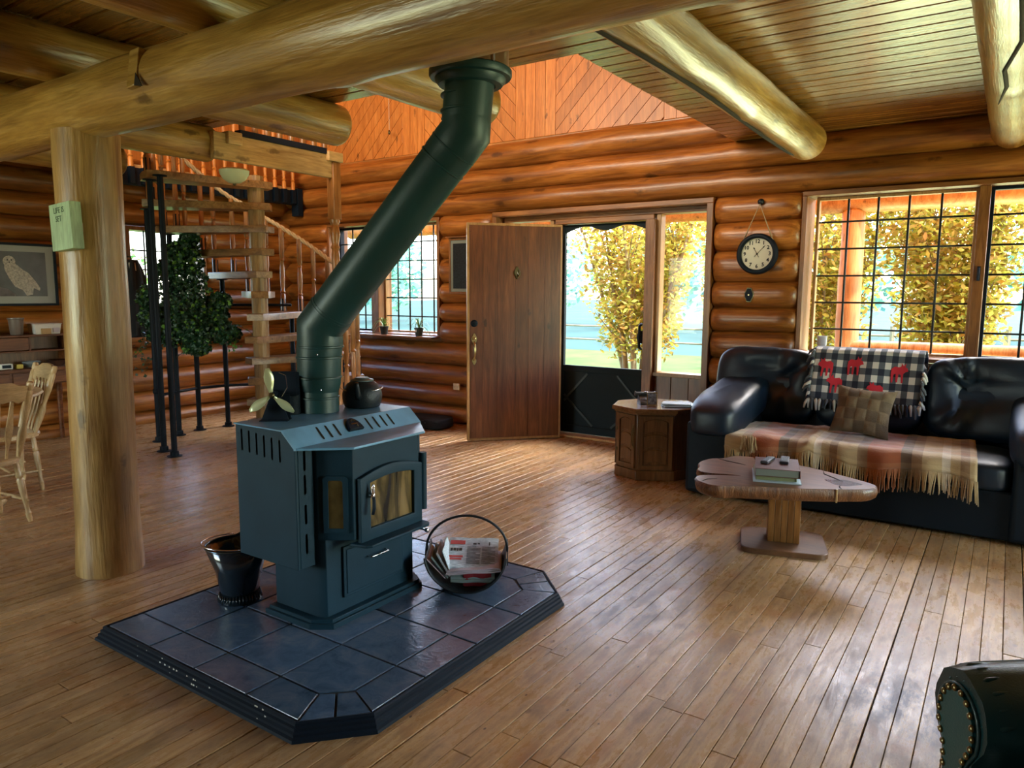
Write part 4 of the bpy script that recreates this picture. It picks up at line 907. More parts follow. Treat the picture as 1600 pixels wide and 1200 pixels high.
# door
DX = -2.095
door = MB(); 
def arch(y0, y1, z0, z1, rise, n=10): return [(y0,z0),(y1,z0),(y1,z1)]+[(y1+(y0-y1)*k/n, z1+rise*math.sin(PI*k/n)) for k in range(1,n)]+[(y0,z1)]
DM = Matrix(((0,0,1,DX),(1,0,0,0),(0,1,0,0),(0,0,0,1)))
oA = arch(1.985,2.352,.402,.665,.033); mA = arch(2.012,2.325,.424,.650,.028); iA = arch(2.040,2.300,.452,.640,.014)
n_ = len(oA); vs = [(*p,.002) for p in oA]+[(*p,.022) for p in oA]+[(*p,.026) for p in mA]+[(*p,.024) for p in iA]+[(*p,.006) for p in iA]
fs = []
for q in range(4): fs += [(q*n_+k, q*n_+(k+1)%n_, (q+1)*n_+(k+1)%n_, (q+1)*n_+k) for k in range(n_)]
fs += [tuple(reversed(range(n_)))]
sdoor = MB(DM).add(vs, fs).build('door', M_stove, stove, bevel=.0025)
def soot_glass():
    m, n, l, b = newmat('door_glass'); tc = n.new('ShaderNodeTexCoord')
    mp = n.new('ShaderNodeMapping'); mp.inputs['Location'].default_value = (0, .005, 0); mp.inputs['Scale'].default_value = (0, 11, 2.2)
    l.new(tc.outputs['Object'], mp.inputs[0]); no = n.new('ShaderNodeTexNoise'); no.inputs['Scale'].default_value = 1.3; no.inputs['Detail'].default_value = 5; no.inputs['Distortion'].default_value = .7
    l.new(mp.outputs[0], no.inputs['Vector']); rp = ramp(n, [(.34,(.008,.010,.010)),(.47,(.06,.045,.018)),(.58,(.19,.13,.05)),(.8,(.26,.18,.08))]); l.new(no.outputs['Fac'], rp.inputs[0]); l.new(rp.outputs[0], b.inputs['Base Color'])
    b.inputs['Roughness'].default_value = .16; return m
MB(DM).prism(arch(2.038,2.302,.450,.641,.014), .006, .009).build('glass', soot_glass(), sdoor)
hx = DX+.026; hh = MB(); hh.lathe([(.010,0),(.013,.006),(.009,.016),(.012,.024),(.006,.03)], (hx,2.028,.595), n=12, axis=(1,0,0))
hh.lathe([(.005,0),(.009,.01),(.007,.035),(.004,.042)], (hx+.020,2.028,.598), n=10, axis=(.1,.05,1)); hh.build('handle', M_chrome, sdoor, smooth=50)
MB().tube([(hx+.022,2.028,.60),(hx+.030,2.026,.575),(hx+.034,2.022,.545),(hx+.030,2.018,.520)], [.006,.007,.0075,.006], n=8).build('grip', M_black, sdoor, smooth=True)
hg = MB(); hg.tube([(-2.100,2.388,.445),(-2.100,2.388,.700)], .018, n=10); hg.build('hinge_cover', M_stove, stove, smooth=50)
lip = [(-2.11,1.955),(-2.035,1.975),(-2.020,1.995),(-2.020,2.335),(-2.035,2.355),(-2.11,2.365)]
MB().prism(lip, .392, .404).build('ash_lip', M_stove, stove, bevel=.003)
dr = MB().box(-2.192, -2.178, 1.985, 2.340, .150, .365).build('ash_drawer', M_stove, stove, bevel=.003)
MB().box(-2.180, -2.174, 2.000, 2.325, .163, .352).build('drawer_face', M_stove, dr, bevel=.003)
MB().tube([(-2.176,2.115,.292),(-2.150,2.115,.292),(-2.148,2.120,.292),(-2.148,2.215,.292),(-2.150,2.220,.292),(-2.176,2.220,.292)], .0035, n=6).build('drawer_handle', M_chrome, dr, smooth=True)
cr = MB(); cr.tube([(-2.19,2.395,.345),(-2.09,2.395,.345)], .005, n=6); cr.lathe([(.010,0),(.011,.012),(.006,.016)], (-2.09,2.395,.345), n=10, axis=(1,0,0)); cr.tube([(-2.18,2.41,.365),(-2.12,2.41,.365)], .009, n=8)
cr.build('air_control', M_chrome, stove, smooth=50)
tag(stove, 'blue-black free-standing wood stove on the slate hearth pad', 'stove')

# ------------------------------------------------------------------ stovepipe
pipe = empty('stovepipe', (-2.535, 2.185, .867))
P0 = Vector((-2.535,2.190,.868)); E1 = Vector((-2.518,2.190,1.245)); E2 = Vector((-1.842,2.375,2.035)); P3 = Vector((-1.820,2.375,2.52))
PR = .098
def ring(mb, c, ax, r, w=.012): mb.lathe([(r-.001,-w/2),(r+.004,-w/4),(r+.004,w/4),(r-.001,w/2)], c, n=32, axis=ax)
def pipe_sec(name, pts, r, rings=()):
    mb = MB(); mb.tube(pts, r, n=32)
    for c, ax, rr_ in rings: ring(mb, c, ax, rr_)
    return mb.build(name, M_pipe, pipe, smooth=40)
pipe_sec('flue_collar', [P0, P0+Vector((0,0,.10))], .086, [(P0+Vector((0,0,.065)),(0,0,1),.086)])
pipe_sec('lower_pipe', [P0+Vector((0,0,.095)), P0+Vector((.002,0,.130)), P0+Vector((.008,0,.27))], [.087,.096,PR], [(P0+Vector((.003,0,.155)),(0,0,1),PR-.001),(P0+Vector((.007,0,.245)),(0,0,1),PR)])
dg = (E2-E1).normalized(); v0 = Vector((0,0,1))
pipe_sec('lower_elbow', [P0+Vector((.008,0,.265)), E1-v0*.06, E1, E1+dg*.075, E1+dg*.105], [PR+.001,PR+.002,PR*1.06,PR+.003,PR+.002], [(E1-v0*.085,(0,0,1),PR),(E1+dg*.09,dg,PR)])
pipe_sec('slanted_pipe', [E1+dg*.10, E2-dg*.13], PR, [(E2-dg*.155,dg,PR)])
pipe_sec('upper_elbow', [E2-dg*.135, E2-dg*.075, E2-dg*.07, E2, E2+v0*.045], [PR+.002,PR+.002,PR+.003,PR*1.05,PR+.002], [(E2-dg*.085,dg,PR)])
pipe_sec('upper_pipe', [E2+v0*.04, Vector((P3.x,P3.y,2.235))], [PR,PR-.001], [(E2+v0*.075,(0,0,1),PR),(E2+v0*.135,(0,0,1),PR-.001)])
sc_ = MB()
for c in ((-2.455,2.13,.975), (-2.46,2.12,1.13)): sc_.lathe([(.004,0),(.004,.003),(.002,.004)], (c[0], c[1], c[2]), n=8, axis=(.75,-.66,0))
sc_.build('screws', M_chrome, pipe)
col_ = MB(); cc = (P3.x, P3.y, 2.225); col_.lathe([(.098,.0),(.100,-.022),(.125,-.020),(.138,-.004),(.140,.006),(.158,.008),(.163,.016),(.163,.034),(.155,.040),(.098,.040)], cc, n=40)
col_.build('ceiling_collar', M_pipe, pipe, smooth=35)
M_copper = mat('support_box', (.36,.20,.10), .3, .8)
MB().lathe([(.150,.04),(.150,.40)], cc, n=32).build('support_box', M_copper, pipe, smooth=40)
MB().tube([(P3.x+.150,P3.y-.05,2.262),(P3.x+.150,P3.y-.05,2.625)], .004, n=6).build('seam', M_chrome, pipe)
tag(pipe, 'dark green stovepipe rising slantwise from the stove to the ceiling collar', 'stovepipe')

# ------------------------------------------------------------------ things on the stove
TZ = ZT+.0065
fan = empty('stove_fan', (-2.50,1.925,TZ))
F0 = Vector((-2.50,1.925,TZ)); fx = Vector((.80,.60,0)); fy = Vector((-.60,.80,0))
FM = Matrix(((fx.x,fy.x,0,F0.x),(fx.y,fy.y,0,F0.y),(0,0,1,F0.z),(0,0,0,1)))
mb = MB(FM)
for s_ in (-1, 1):
    mb.add([(-.012*s_-.045,-.012,0),(-.012*s_+.045,-.012,0),(.018,-.004,.105),(-.018,-.004,.105),(-.012*s_-.045,.0,0),(-.012*s_+.045,.0,0),(.018,.004,.105),(-.018,.004,.105)], [(0,1,2,3),(7,6,5,4),(0,4,5,1),(1,5,6,2),(2,6,7,3),(3,7,4,0)])
mb.box(-.06,.055,-.03,.045,0,.004)
for k in range(5): mb.box(-.012+k*.0, .060-k*.004, .004+k*.010, .007+k*.010, .004, .108-k*.004)
mb.build('base', M_black, fan)
fb = MB(FM)
for k in range(6): fb.box(-.015, .085, .006+k*.012, .009+k*.012, .100, .205-k*.002)
fb.box(-.015,.060,.006,.070,.096,.104); fb.tube([(0,-.03,.115),(0,.02,.115)], .013, n=12)
fb.build('cooling_fins', M_black, fan)
MB(FM).tube([(.02,.0,.2),(.05,-.012,.19),(.055,-.012,.14),(.03,-.01,.10)], .0018, n=5).build('wire_guard', M_chrome, fan)
M_goldblade = mat('fan_blade', (.62,.66,.40), .30, .35)
hub = Vector((0,-.045,.112))
bl = []
for k, a0 in enumerate((math.radians(97), math.radians(215), math.radians(322))):
    m_ = MB(FM); vs = []; fs = []
    for i in range(7):
        u = i/6; rr = .012+.100*u; w = .006+.013*math.sin(PI*min(1,u*1.02)**1.3)
        for j in (-1, 0, 1):
            a = a0; ca, sa = math.cos(a), math.sin(a)
            px_ = rr*ca - j*w*sa; pz = rr*sa + j*w*ca
            vs.append((hub.x+px_, hub.y-.006*j-.004*abs(j), hub.z+pz))
    fs = [(i*3+j, i*3+j+1, (i+1)*3+j+1, (i+1)*3+j) for i in range(6) for j in (0,1)]
    m_.add(vs, fs); m_.build('blade', M_goldblade, fan, smooth=True, solid=.0015)
MB(FM).lathe([(.010,0),(.012,.006),(.006,.014)], hub+Vector((0,.004,0)), n=12, axis=(0,-1,0)).build('hub', M_oldbrass, fan, smooth=50)
tag(fan, 'heat-powered fan with pale gold blades standing on the stove corner', 'fan')
kc = Vector((-2.485,2.405,TZ)); KS = 1.17
kettle = empty('kettle', kc)
MB().lathe([(r*KS, z*KS) for r, z in [(.060,0),(.070,.004),(.078,.030),(.079,.050),(.074,.072),(.060,.092),(.042,.104),(.036,.106)]], kc, n=32).build('body', M_iron, kettle, smooth=50)
MB().lathe([(.052,0),(.053,.006),(.034,.012),(.032,.016),(.008,.018)], kc+Vector((0,0,.121)), n=24).build('lid', mat('lid_metal', (.10,.16,.17), .35, .4), kettle, smooth=50)
sp_ = Vector((.55,-.83,0)).normalized()
MB().tube([kc+sp_*.074+Vector((0,0,.048)), kc+sp_*.098+Vector((0,0,.070)), kc+sp_*.110+Vector((0,0,.108)), kc+sp_*.116+Vector((0,0,.124))], [.020,.015,.011,.010], n=12).build('spout', M_iron, kettle, smooth=True)
hp = []; hd_ = Vector((.83,.55,0)); 
for k in range(13):
    a = math.radians(12+k*13); hp.append(kc+hd_*(.104*math.cos(a))+sp_*(.075*math.sin(a))+Vector((0,0,.098-.050*math.sin(a)*.4)))
MB().tube(hp, .0028, n=6).build('bail_handle', M_chrome, kettle, smooth=True)
tag(kettle, 'round black cast iron kettle on the stove beside the pipe', 'kettle')
cn_ = Vector((-2.60+.045,2.075,TZ))
stm = empty('steamer_can', cn_)
MB().lathe([(.040,0),(.042,.003),(.042,.155),(.045,.160),(.045,.168),(.040,.170)], cn_+Vector((-.03,0,0)), n=28).build('body', M_iron, stm, smooth=50)
MB().tube([cn_+Vector((-.03+.047*math.cos(a), .047*math.sin(a), .162)) for a in [2*PI*k/20 for k in range(20)]], .0025, n=6, closed=True).build('rim_wire', M_chrome, stm, smooth=True)
tag(stm, 'black metal canister behind the stove fan', 'canister')

# ------------------------------------------------------------------ ash bucket
bc_ = Vector((-2.715, 1.925-.055, HT+.0025)); bk = empty('coal_hod', bc_)
bw = MB(); n = 36; rings_ = []
prof = [(.088,.0),(.092,.006),(.078,.040),(.080,.044),(.098,.14),(.118,.25)]
bx, byv = Vector((-.85,.53,0)), Vector((.53,.85,0))
vs = []; fs = []
lipdir = math.atan2(.78,.40)
for q, (r, z) in enumerate(prof):
    for k in range(n):
        a = 2*PI*k/n; rr = r; zz = z
        if q == 5:
            c_ = max(0, math.cos(a-lipdir)); zz += .085*c_**1.5-.0; rr += .035*c_**2; rr += .018*max(0, -math.cos(a-lipdir))
        if q <= 1: rr += .0025*(k % 2)
        vs.append(bc_+Vector((rr*math.cos(a), rr*math.sin(a), zz)))
m_ = len(prof)
fs = [(i*n+k, i*n+(k+1)%n, (i+1)*n+(k+1)%n, (i+1)*n+k) for i in range(m_-1) for k in range(n)]
fs.append(tuple(reversed(range(2*n, 3*n))))
M_enamel = mat('black_enamel', (.012,.022,.034), .12, .1, coat=.6)
MB().add(vs, fs).build('body', M_enamel, bk, smooth=60, solid=.003)
foot = MB(); pts = []
for k in range(40): a = 2*PI*k/40; foot.tube([bc_+Vector((.092*math.cos(a),.092*math.sin(a),.003)), bc_+Vector((.083*math.cos(a),.083*math.sin(a),.036))], .0035, n=5)
foot.build('ribbed_foot', M_enamel, bk, smooth=True)
MB().tube([Vector(vs[5*n+k]) for k in range(n)], .0042, n=8, closed=True).build('rolled_rim', mat('rim', (.10,.14,.17), .2, .9), bk, smooth=True)
ha = lipdir+PI/2
def rimp(a):
    c_ = max(0, math.cos(a-lipdir)); r = .118+.035*c_**2+.018*max(0,-math.cos(a-lipdir)); return bc_+Vector((r*math.cos(a), r*math.sin(a), .25+.085*c_**1.5))
pA, pB = rimp(ha), rimp(ha+PI); back = Vector((-math.cos(lipdir), -math.sin(lipdir), 0))
hp = []
for k in range(17):
    a = PI*k/16; hp.append(pA.lerp(pB, .5)+(pA-pB)*.5*math.cos(a)*1.04+back*(.150*math.sin(a))+Vector((0,0,.008+.010*math.sin(a))))
MB().tube(hp, .003, n=6).build('bail_handle', M_chrome, bk, smooth=True)
tag(bk, 'glossy black coal hod with a flared lip left of the stove', 'bucket')

# ------------------------------------------------------------------ newspaper basket
nb = Vector((-2.005, 2.585, HT+.0025)); bas = empty('log_basket', nb)
ax_ = Vector((.83,.56,0)); ay_ = Vector((-.56,.83,0))   # ax_: picture-right, ay_: away
SH = []
pan = MB(); nu, nv = 19, 9
def panf(u, v):
    a = (u-.5)*math.radians(170); R = .190; w = (v-.5)*.26
    return nb+ax_*(R*math.sin(a)*.96)+ay_*w+Vector((0,0,R*.93-R*.93*math.cos(a)*(1)))
pan.grid(panf, nu, nv).build('curved_pan', M_iron, bas, smooth=True, solid=.003)
for s_ in (-1, 1):
    rim = []
    for k in range(25):
        a = (k/24-.5)*math.radians(170); R = .192; rim.append(nb+ax_*(R*math.sin(a)*.96)+ay_*(s_*.130)+Vector((0,0,R*.93-R*.93*math.cos(a))))
    MB().tube(rim, .0045, n=6).build('rim_rod', M_iron, bas, smooth=True)
hnd = []
for k in range(33):
    a = math.radians(-4+188*k/32); hnd.append(nb+ax_*(.186*math.cos(a))+ay_*(-.02)+Vector((0,0,.168+.158*math.sin(a))))
MB().tube(hnd, .006, n=8).build('hoop_handle', M_iron, bas, smooth=True)
for s_ in (-1, 1):
    c_ = nb+ax_*(s_*.186)+Vector((0,0,.150))
    pp = MB(); pl_ = []
    for k in range(14):
        a = 2*PI*k/14; pl_.append(c_+ay_*(.055*math.cos(a))+Vector((0,0,.055*math.sin(a)-.012))-ax_*(s_*.0))
    pp.add([p for p in pl_]+[p+ax_*.004*s_ for p in pl_], [tuple(range(14)), tuple(reversed(range(14,28)))]+[(k,(k+1)%14,14+(k+1)%14,14+k) for k in range(14)])
    pp.build('end_plate', M_iron, bas, smooth=30)
tag(bas, 'black hooped metal basket holding newspapers on the hearth', 'basket')
def newsprint(name, red=0):
    m, n, l, b = newmat(name); tc = n.new('ShaderNodeTexCoord'); sx = n.new('ShaderNodeSeparateXYZ'); l.new(tc.outputs['UV'], sx.inputs[0])
    wv = n.new('ShaderNodeTexNoise'); wv.inputs['Scale'].default_value = 1; wv.inputs['Detail'].default_value = 2
    mp = n.new('ShaderNodeMapping'); mp.inputs['Scale'].default_value = (9, 46, 1); l.new(tc.outputs['UV'], mp.inputs[0]); l.new(mp.outputs[0], wv.inputs['Vector'])
    rp = ramp(n, [(.40,(.74,.84,.90)),(.62,(.42,.52,.58))]); l.new(wv.outputs['Fac'], rp.inputs[0])
    l.new(rp.outputs[0], b.inputs['Base Color']); b.inputs['Roughness'].default_value = .7
    return m
M_news = newsprint('newsprint'); M_redp = mat('red_print', (.62,.10,.10), .7); M_darkp = mat('dark_print', (.05,.06,.07), .7); M_flyer = mat('flyer_paper', (.20,.27,.27), .6, var=.3)
M_darkred = mat('dark_red_print', (.28,.02,.03), .6); M_pinkp = mat('pale_pink_paper', (.55,.48,.55), .7)
def paper(c, xa, ya, w, d, t, mtl, label, group='newspapers and flyers in the basket', fold=True, seed=1):
    """folded sheet bundle: c = centre of its underside, xa/ya its sides"""
    xa = Vector(xa).normalized(); ya = Vector(ya); ya = (ya-xa*ya.dot(xa)).normalized(); za = xa.cross(ya)
    o = empty('newspaper', c); M_ = Matrix(((xa.x,ya.x,za.x,c[0]),(xa.y,ya.y,za.y,c[1]),(xa.z,ya.z,za.z,c[2]),(0,0,0,1)))
    k = 3
    for q in range(k):
        z0 = t*q/k; z1 = t*(q+1)/k-.0008; sx_ = w/2-.003*q*(seed % 2); mb = MB(M_)
        vs = []; fs = []; N = 9
        for i in range(N):
            x = -sx_+2*sx_*i/(N-1); wv_ = .0018*math.sin(i*1.3+seed+q)
            for (yy, zz) in ((-d/2, z0), (-d/2-.003, (z0+z1)/2), (-d/2, z1), (d/2, z1), (d/2, z0)): vs.append((x, yy, zz+wv_))
        for i in range(N-1):
            for j in range(5): fs.append((i*5+j, (i+1)*5+j, (i+1)*5+(j+1)%5, i*5+(j+1)%5))
        fs += [(4,3,2,1,0), tuple((N-1)*5+j for j in range(5))]
        s_ = mb.add(vs, fs).build('sheet', mtl, o)
        uv = s_.data.uv_layers.new(name='UVMap')
        Mi = M_.inverted(); O = org(o)
        for lp in s_.data.loops:
            p = Mi@(s_.data.vertices[lp.vertex_index].co+O); uv.data[lp.index].uv = (p.x/w+.5, p.y/d+.5)
    tag(o, label, 'newspaper', group)
    return o, M_
zt = nb.z+.105
paper(nb+ax_*.03+ay_*.01+Vector((0,0,.035)), ax_, ay_, .20, .21, .045, M_flyer, 'dark flyer bundle lowest in the newspaper basket', seed=2)
pz, pm = paper(nb+ax_*.035+ay_*.0+Vector((0,0,.083)), ax_+Vector((0,0,.06)), ay_, .25, .22, .022, M_pinkp, 'folded newspaper with a white spine in the middle of the basket stack', seed=3)
_, pm = paper(nb+ax_*.025+ay_*.03+Vector((0,0,.112)), ax_-Vector((0,0,.02)), ay_+Vector((0,0,.30)), .235, .225, .026, M_news, 'folded newspaper with a red block lying on top of the basket', seed=4)
_o = _
mb = MB(pm); z = .0282
mb.box(-.110,-.040,.055,.085,z,z+.0008).box(-.110,-.045,-.045,-.030,z,z+.0008).box(-.105,-.050,-.062,-.050,z,z+.0008); mb.build('red_headline_block', M_redp, _o)
mb = MB(pm)
for q, (a, b_) in enumerate(((-.106,-.096),(-.092,-.080),(-.076,-.070),(-.066,-.052))): mb.box(a, b_, .004+.002*(q % 2), .026, z, z+.0005)
mb.box(-.002,.014,.056,.068,z,z+.0005).box(.018,.030,.058,.068,z,z+.0005).box(.072,.078,.050,.076,z,z+.0005)
mb.build('blurred_headings', M_darkp, _o, kind='stuff')
mb = MB(pm)
for r_ in range(14):
    for cI in range(2):
        mb.box(-.028+cI*.070, .034+cI*.070-(.02 if (r_*7+cI) % 5 == 0 else 0), .035-r_*.0095, .038-r_*.0095, z, z+.0004)
mb.build('print_lines', M_darkp, _o, kind='stuff')
fo2, fm = paper(nb+ax_*.05-ay_*.090+Vector((0,0,.050)), ax_, Vector((0,0,1))-ay_*.35, .13, .07, .004, M_darkred, 'dark red flyer standing at the front of the basket', seed=5)
for k, (dx, tl, h) in enumerate(((-.105,.55,.075), (-.122,.75,.06), (-.138,.95,.055), (-.088,.35,.085))):
    paper(nb+ax_*dx+Vector((0,0,h+.045)), ay_, Vector((0,0,1))-ax_*tl, .20, .12, .006, [M_paper, M_flyer, M_pinkp, M_news][k], ['white sheet leaning at the left of the basket', 'grey-green flyer leaning furthest out in the basket', 'pale pink sheet leaning at the basket rim', 'newspaper standing against the top stack in the basket'][k], seed=6+k)
# ------------------------------------------------------------------ sofa
sofa = empty('sofa', (-.70, 5.30, 0))
def cushion(name, cx, cy_, cz, w, d, h, M_, parent, mtl, p=3.2, nu=30, nv=22, fn=None, sub=0, label=None):
    """superellipsoid pad: w along x, d along y, h along z of matrix M_"""
    vs = []; fs = []
    def sg(v, e): return math.copysign(abs(v)**e, v)
    e = 2/p
    for i in range(nv+1):
        la = -PI/2+PI*i/nv
        for k in range(nu):
            lo = 2*PI*k/nu
            x = sg(math.cos(la), e)*sg(math.cos(lo), e); y = sg(math.cos(la), e)*sg(math.sin(lo), e); z = sg(math.sin(la), e)
            q = Vector((cx+x*w/2, cy_+y*d/2, cz+z*h/2))
            if fn: q = fn(q, x, y, z)
            vs.append(q)
    fs = [(i*nu+k, i*nu+(k+1)%nu, (i+1)*nu+(k+1)%nu, (i+1)*nu+k) for i in range(nv) for k in range(nu)]
    return MB(M_).add(vs, fs).build(name, mtl, parent, smooth=True, sub=sub, label=label)
I4 = Matrix.Identity(4)
# base and arms
MB().box(-1.60, .20, 4.87, 5.78, .03, .30).build('base', M_sofabase, sofa, bevel=.02, seg=3)
MB().box(-1.62, .22, 5.60, 5.86, .03, .80).build('back_frame', M_leather, sofa, bevel=.05, seg=3)
for s_, xc, lab in ((-1, -1.645, 'left'), (1, .245, 'right')):
    def wrinkle(q, x, y, z, s_=s_):
        q = q.copy(); q.z += .006*nz(q.x*14, q.y*9, q.z*14)+.010*nz(q.x*5, q.y*4, 2)
        q.x += s_*.03*max(0, z)*0; q.z -= .05*max(0, (q.y-5.2))*0; return q
    MB().box(xc-.165, xc+.165, 4.82, 5.80, .02, .52).build('arm_panel', M_sofabase, sofa, bevel=.03, seg=3)
    def armf(q, x, y, z, s_=s_):
        q = wrinkle(q, x, y, z); t = (q.y-4.78)/1.0
        q.z += .10*max(0, t)*.9 - (.05*(1-t)**2 if t < 1 else 0); 
        q.x += -s_*.0; return q
    cushion('arm_pad', xc-.01*s_, 5.28, .580, .375, 1.02, .27, I4, sofa, M_leather, p=4.0, fn=armf, nu=36, nv=26)
for k, (xa, xb) in enumerate(((-1.455,-.905), (-.900,-.375), (-.370,.085))):
    pass
for k, (xa, xb) in enumerate(((-1.48,-.90), (-.90,-.40), (-.40,.085))):
    def seatf(q, x, y, z):
        q = q.copy(); q.z += .004*nz(q.x*9, q.y*9, 1); return q
    cushion('seat_cushion', (xa+xb)/2, 5.15, .375, xb-xa+.012, .66, .185, I4, sofa, M_leather, p=5, fn=seatf)
# front rail and skirt
MB().box(-1.50, .10, 4.86, 4.91, .02, .30).build('front_rail', M_sofabase, sofa, bevel=.012)
tilt = Matrix.Translation((0,5.62,.42))@Matrix.Rotation(math.radians(-12), 4, 'X')@Matrix.Translation((0,-5.62,-.42))
for k, (xa, xb, tx) in enumerate(((-1.86,-1.125,-1.40), (-1.12,-.44,-.78), (-.435,.46,-.155))):
    def backf(q, x, y, z, tx=tx):
        q = q.copy()
        if y < .2:
            dx, dz = q.x-tx, q.z-.755; r = math.hypot(dx, dz)/.30; a = math.atan2(dz, dx)
            if r < 1.3:
                q.y += .10*math.exp(-(r*2.3)**2)
                q.y += 0.040*math.cos(a*9+math.sin(a*3)*1.4)*min(1, r*4)*math.exp(-(r*1.45)**2)
            q.y += .007*nz(q.x*7, q.z*7, k)
            q.y += .010*math.exp(-((q.z-.725)/.012)**2)*(1 if abs(dx) < .25 else 0)
        q.z += .010*nz(q.x*6+k*3, q.y*3, 1)*max(0, z)
        return q
    cushion('back_cushion', (xa+xb)/2, 5.60, .715, (xb-xa)*1.02, .30, .56, tilt, sofa, M_leather, p=4.6, nu=110, nv=72, fn=backf)
tag(sofa, 'black leather three-seat sofa with tufted back cushions under the big window', 'sofa')

def cloth_uv(o, us):
    uv = o.data.uv_layers.new(name='UVMap')
    for lp in o.data.loops: uv.data[lp.index].uv = us[lp.vertex_index]
# plaid throw over the seat
def plaid_throw_mat():
    m, n, l, b = newmat('plaid_throw'); tc = n.new('ShaderNodeTexCoord'); sx = n.new('ShaderNodeSeparateXYZ'); l.new(tc.outputs['UV'], sx.inputs[0])
    def band(sock, freq, stops):
        a = n.new('ShaderNodeMath'); a.operation = 'MULTIPLY'; a.inputs[1].default_value = freq; l.new(sock, a.inputs[0]); f = n.new('ShaderNodeMath'); f.operation = 'FRACT'; l.new(a.outputs[0], f.inputs[0])
        r = ramp(n, stops); r.color_ramp.interpolation = 'CONSTANT'; l.new(f.outputs[0], r.inputs[0]); return r
    cream, tan, rust, brn, pale = (.44,.32,.17), (.24,.145,.075), (.36,.075,.020), (.06,.035,.025), (.56,.48,.38)
    r1 = band(sx.outputs['X'], 2.05, [(0,cream),(.16,tan),(.24,rust),(.43,rust),(.50,brn),(.58,tan),(.66,cream),(.80,pale),(.86,cream),(.93,tan)])
    r2_ = band(sx.outputs['Y'], 2.1, [(0,cream),(.12,pale),(.2,tan),(.38,rust),(.52,brn),(.60,cream),(.8,tan)])
    mx = n.new('ShaderNodeMix'); mx.data_type = 'RGBA'; mx.inputs[0].default_value = .26; l.new(r1.outputs[0], mx.inputs[6]); l.new(r2_.outputs[0], mx.inputs[7])
    no = n.new('ShaderNodeTexNoise'); no.inputs['Scale'].default_value = 90; l.new(tc.outputs['Object'], no.inputs['Vector'])
    l.new(mx.outputs[2], b.inputs['Base Color']); b.inputs['Roughness'].default_value = .95; b.inputs['Sheen Weight'].default_value = .4
    bp = n.new('ShaderNodeBump'); bp.inputs['Strength'].default_value = .5; bp.inputs['Distance'].default_value = .004; l.new(no.outputs['Fac'], bp.inputs['Height']); l.new(bp.outputs[0], b.inputs['Normal'])
    return m
M_thr = plaid_throw_mat()
throw = empty('plaid_throw', (-.82, 5.05, .47))
SEATZ = .472
def thr(u, v):
    """u along x, v from the back of the seat over the front edge"""
    x = -1.525+1.40*u + .045*v*(u*.9)
    backY = 5.36+.10*u; frontY = 4.815-.010*math.sin(u*9)
    L1 = backY-frontY; L2 = .085+.018*math.sin(u*13)+.03*u
    s_ = v*(L1+L2)
    z = SEATZ+.004+.010*nz(x*5, s_*6, 3)+.006*nz(x*16, s_*12, 5)
    if abs(u-.37) < .09: z += .022*math.exp(-((u-.37)/.02)**2)*(.4+.6*v)
    if s_ < L1-.05: y = backY-s_
    else:
        t = (s_-(L1-.05))/.10; t2 = min(t, 1)
        y = frontY+.05-.07*math.sin(t2*PI/2)
        z -= .045*(1-math.cos(t2*PI/2)) + max(0, s_-(L1+.05))*1.0
        y -= .012*math.sin(u*40)*min(1, t)
    return (x, y, z)
nu, nv = 90, 44; gr = MB().grid(thr, nu, nv); uvs = [(i/(nu-1), j/(nv-1)) for i in range(nu) for j in range(nv)]
to = gr.build('cloth', M_thr, throw, smooth=True, solid=.006); cloth_uv(to, uvs)
fr_ = MB(); rg = random.Random(8); fuv = []
def strand(u, L, wob, base, dy=0):
    p = Vector(base); pts = [p, p+Vector((wob*.4,-.006+dy,-L*.4)), p+Vector((wob,-.004+dy,-L))]
    b0 = len(fr_.v); fr_.tube(pts, [.0042,.0036,.0024], n=5); fuv.extend([(u, .97)]*(len(fr_.v)-b0))
N = 230
for k in range(N):
    u = k/(N-1); p = thr(u, 1.0); strand(u, rg.uniform(.105,.145)*(1.0 if u > .2 else .8), rg.uniform(-.016,.016), p)
# gathered tassel near the left end
for k in range(26):
    strand(.01, rg.uniform(.08,.11), rg.uniform(-.03,.03), (-1.36+rg.uniform(-.05,.05), 4.775+rg.uniform(-.01,.01), .470+rg.uniform(-.012,.012)), -.004)
fo_ = fr_.build('fringe', M_thr, throw, smooth=True, kind='stuff'); cloth_uv(fo_, fuv)
tag(throw, 'rust and cream plaid fringed throw spread over the sofa seat', 'throw')

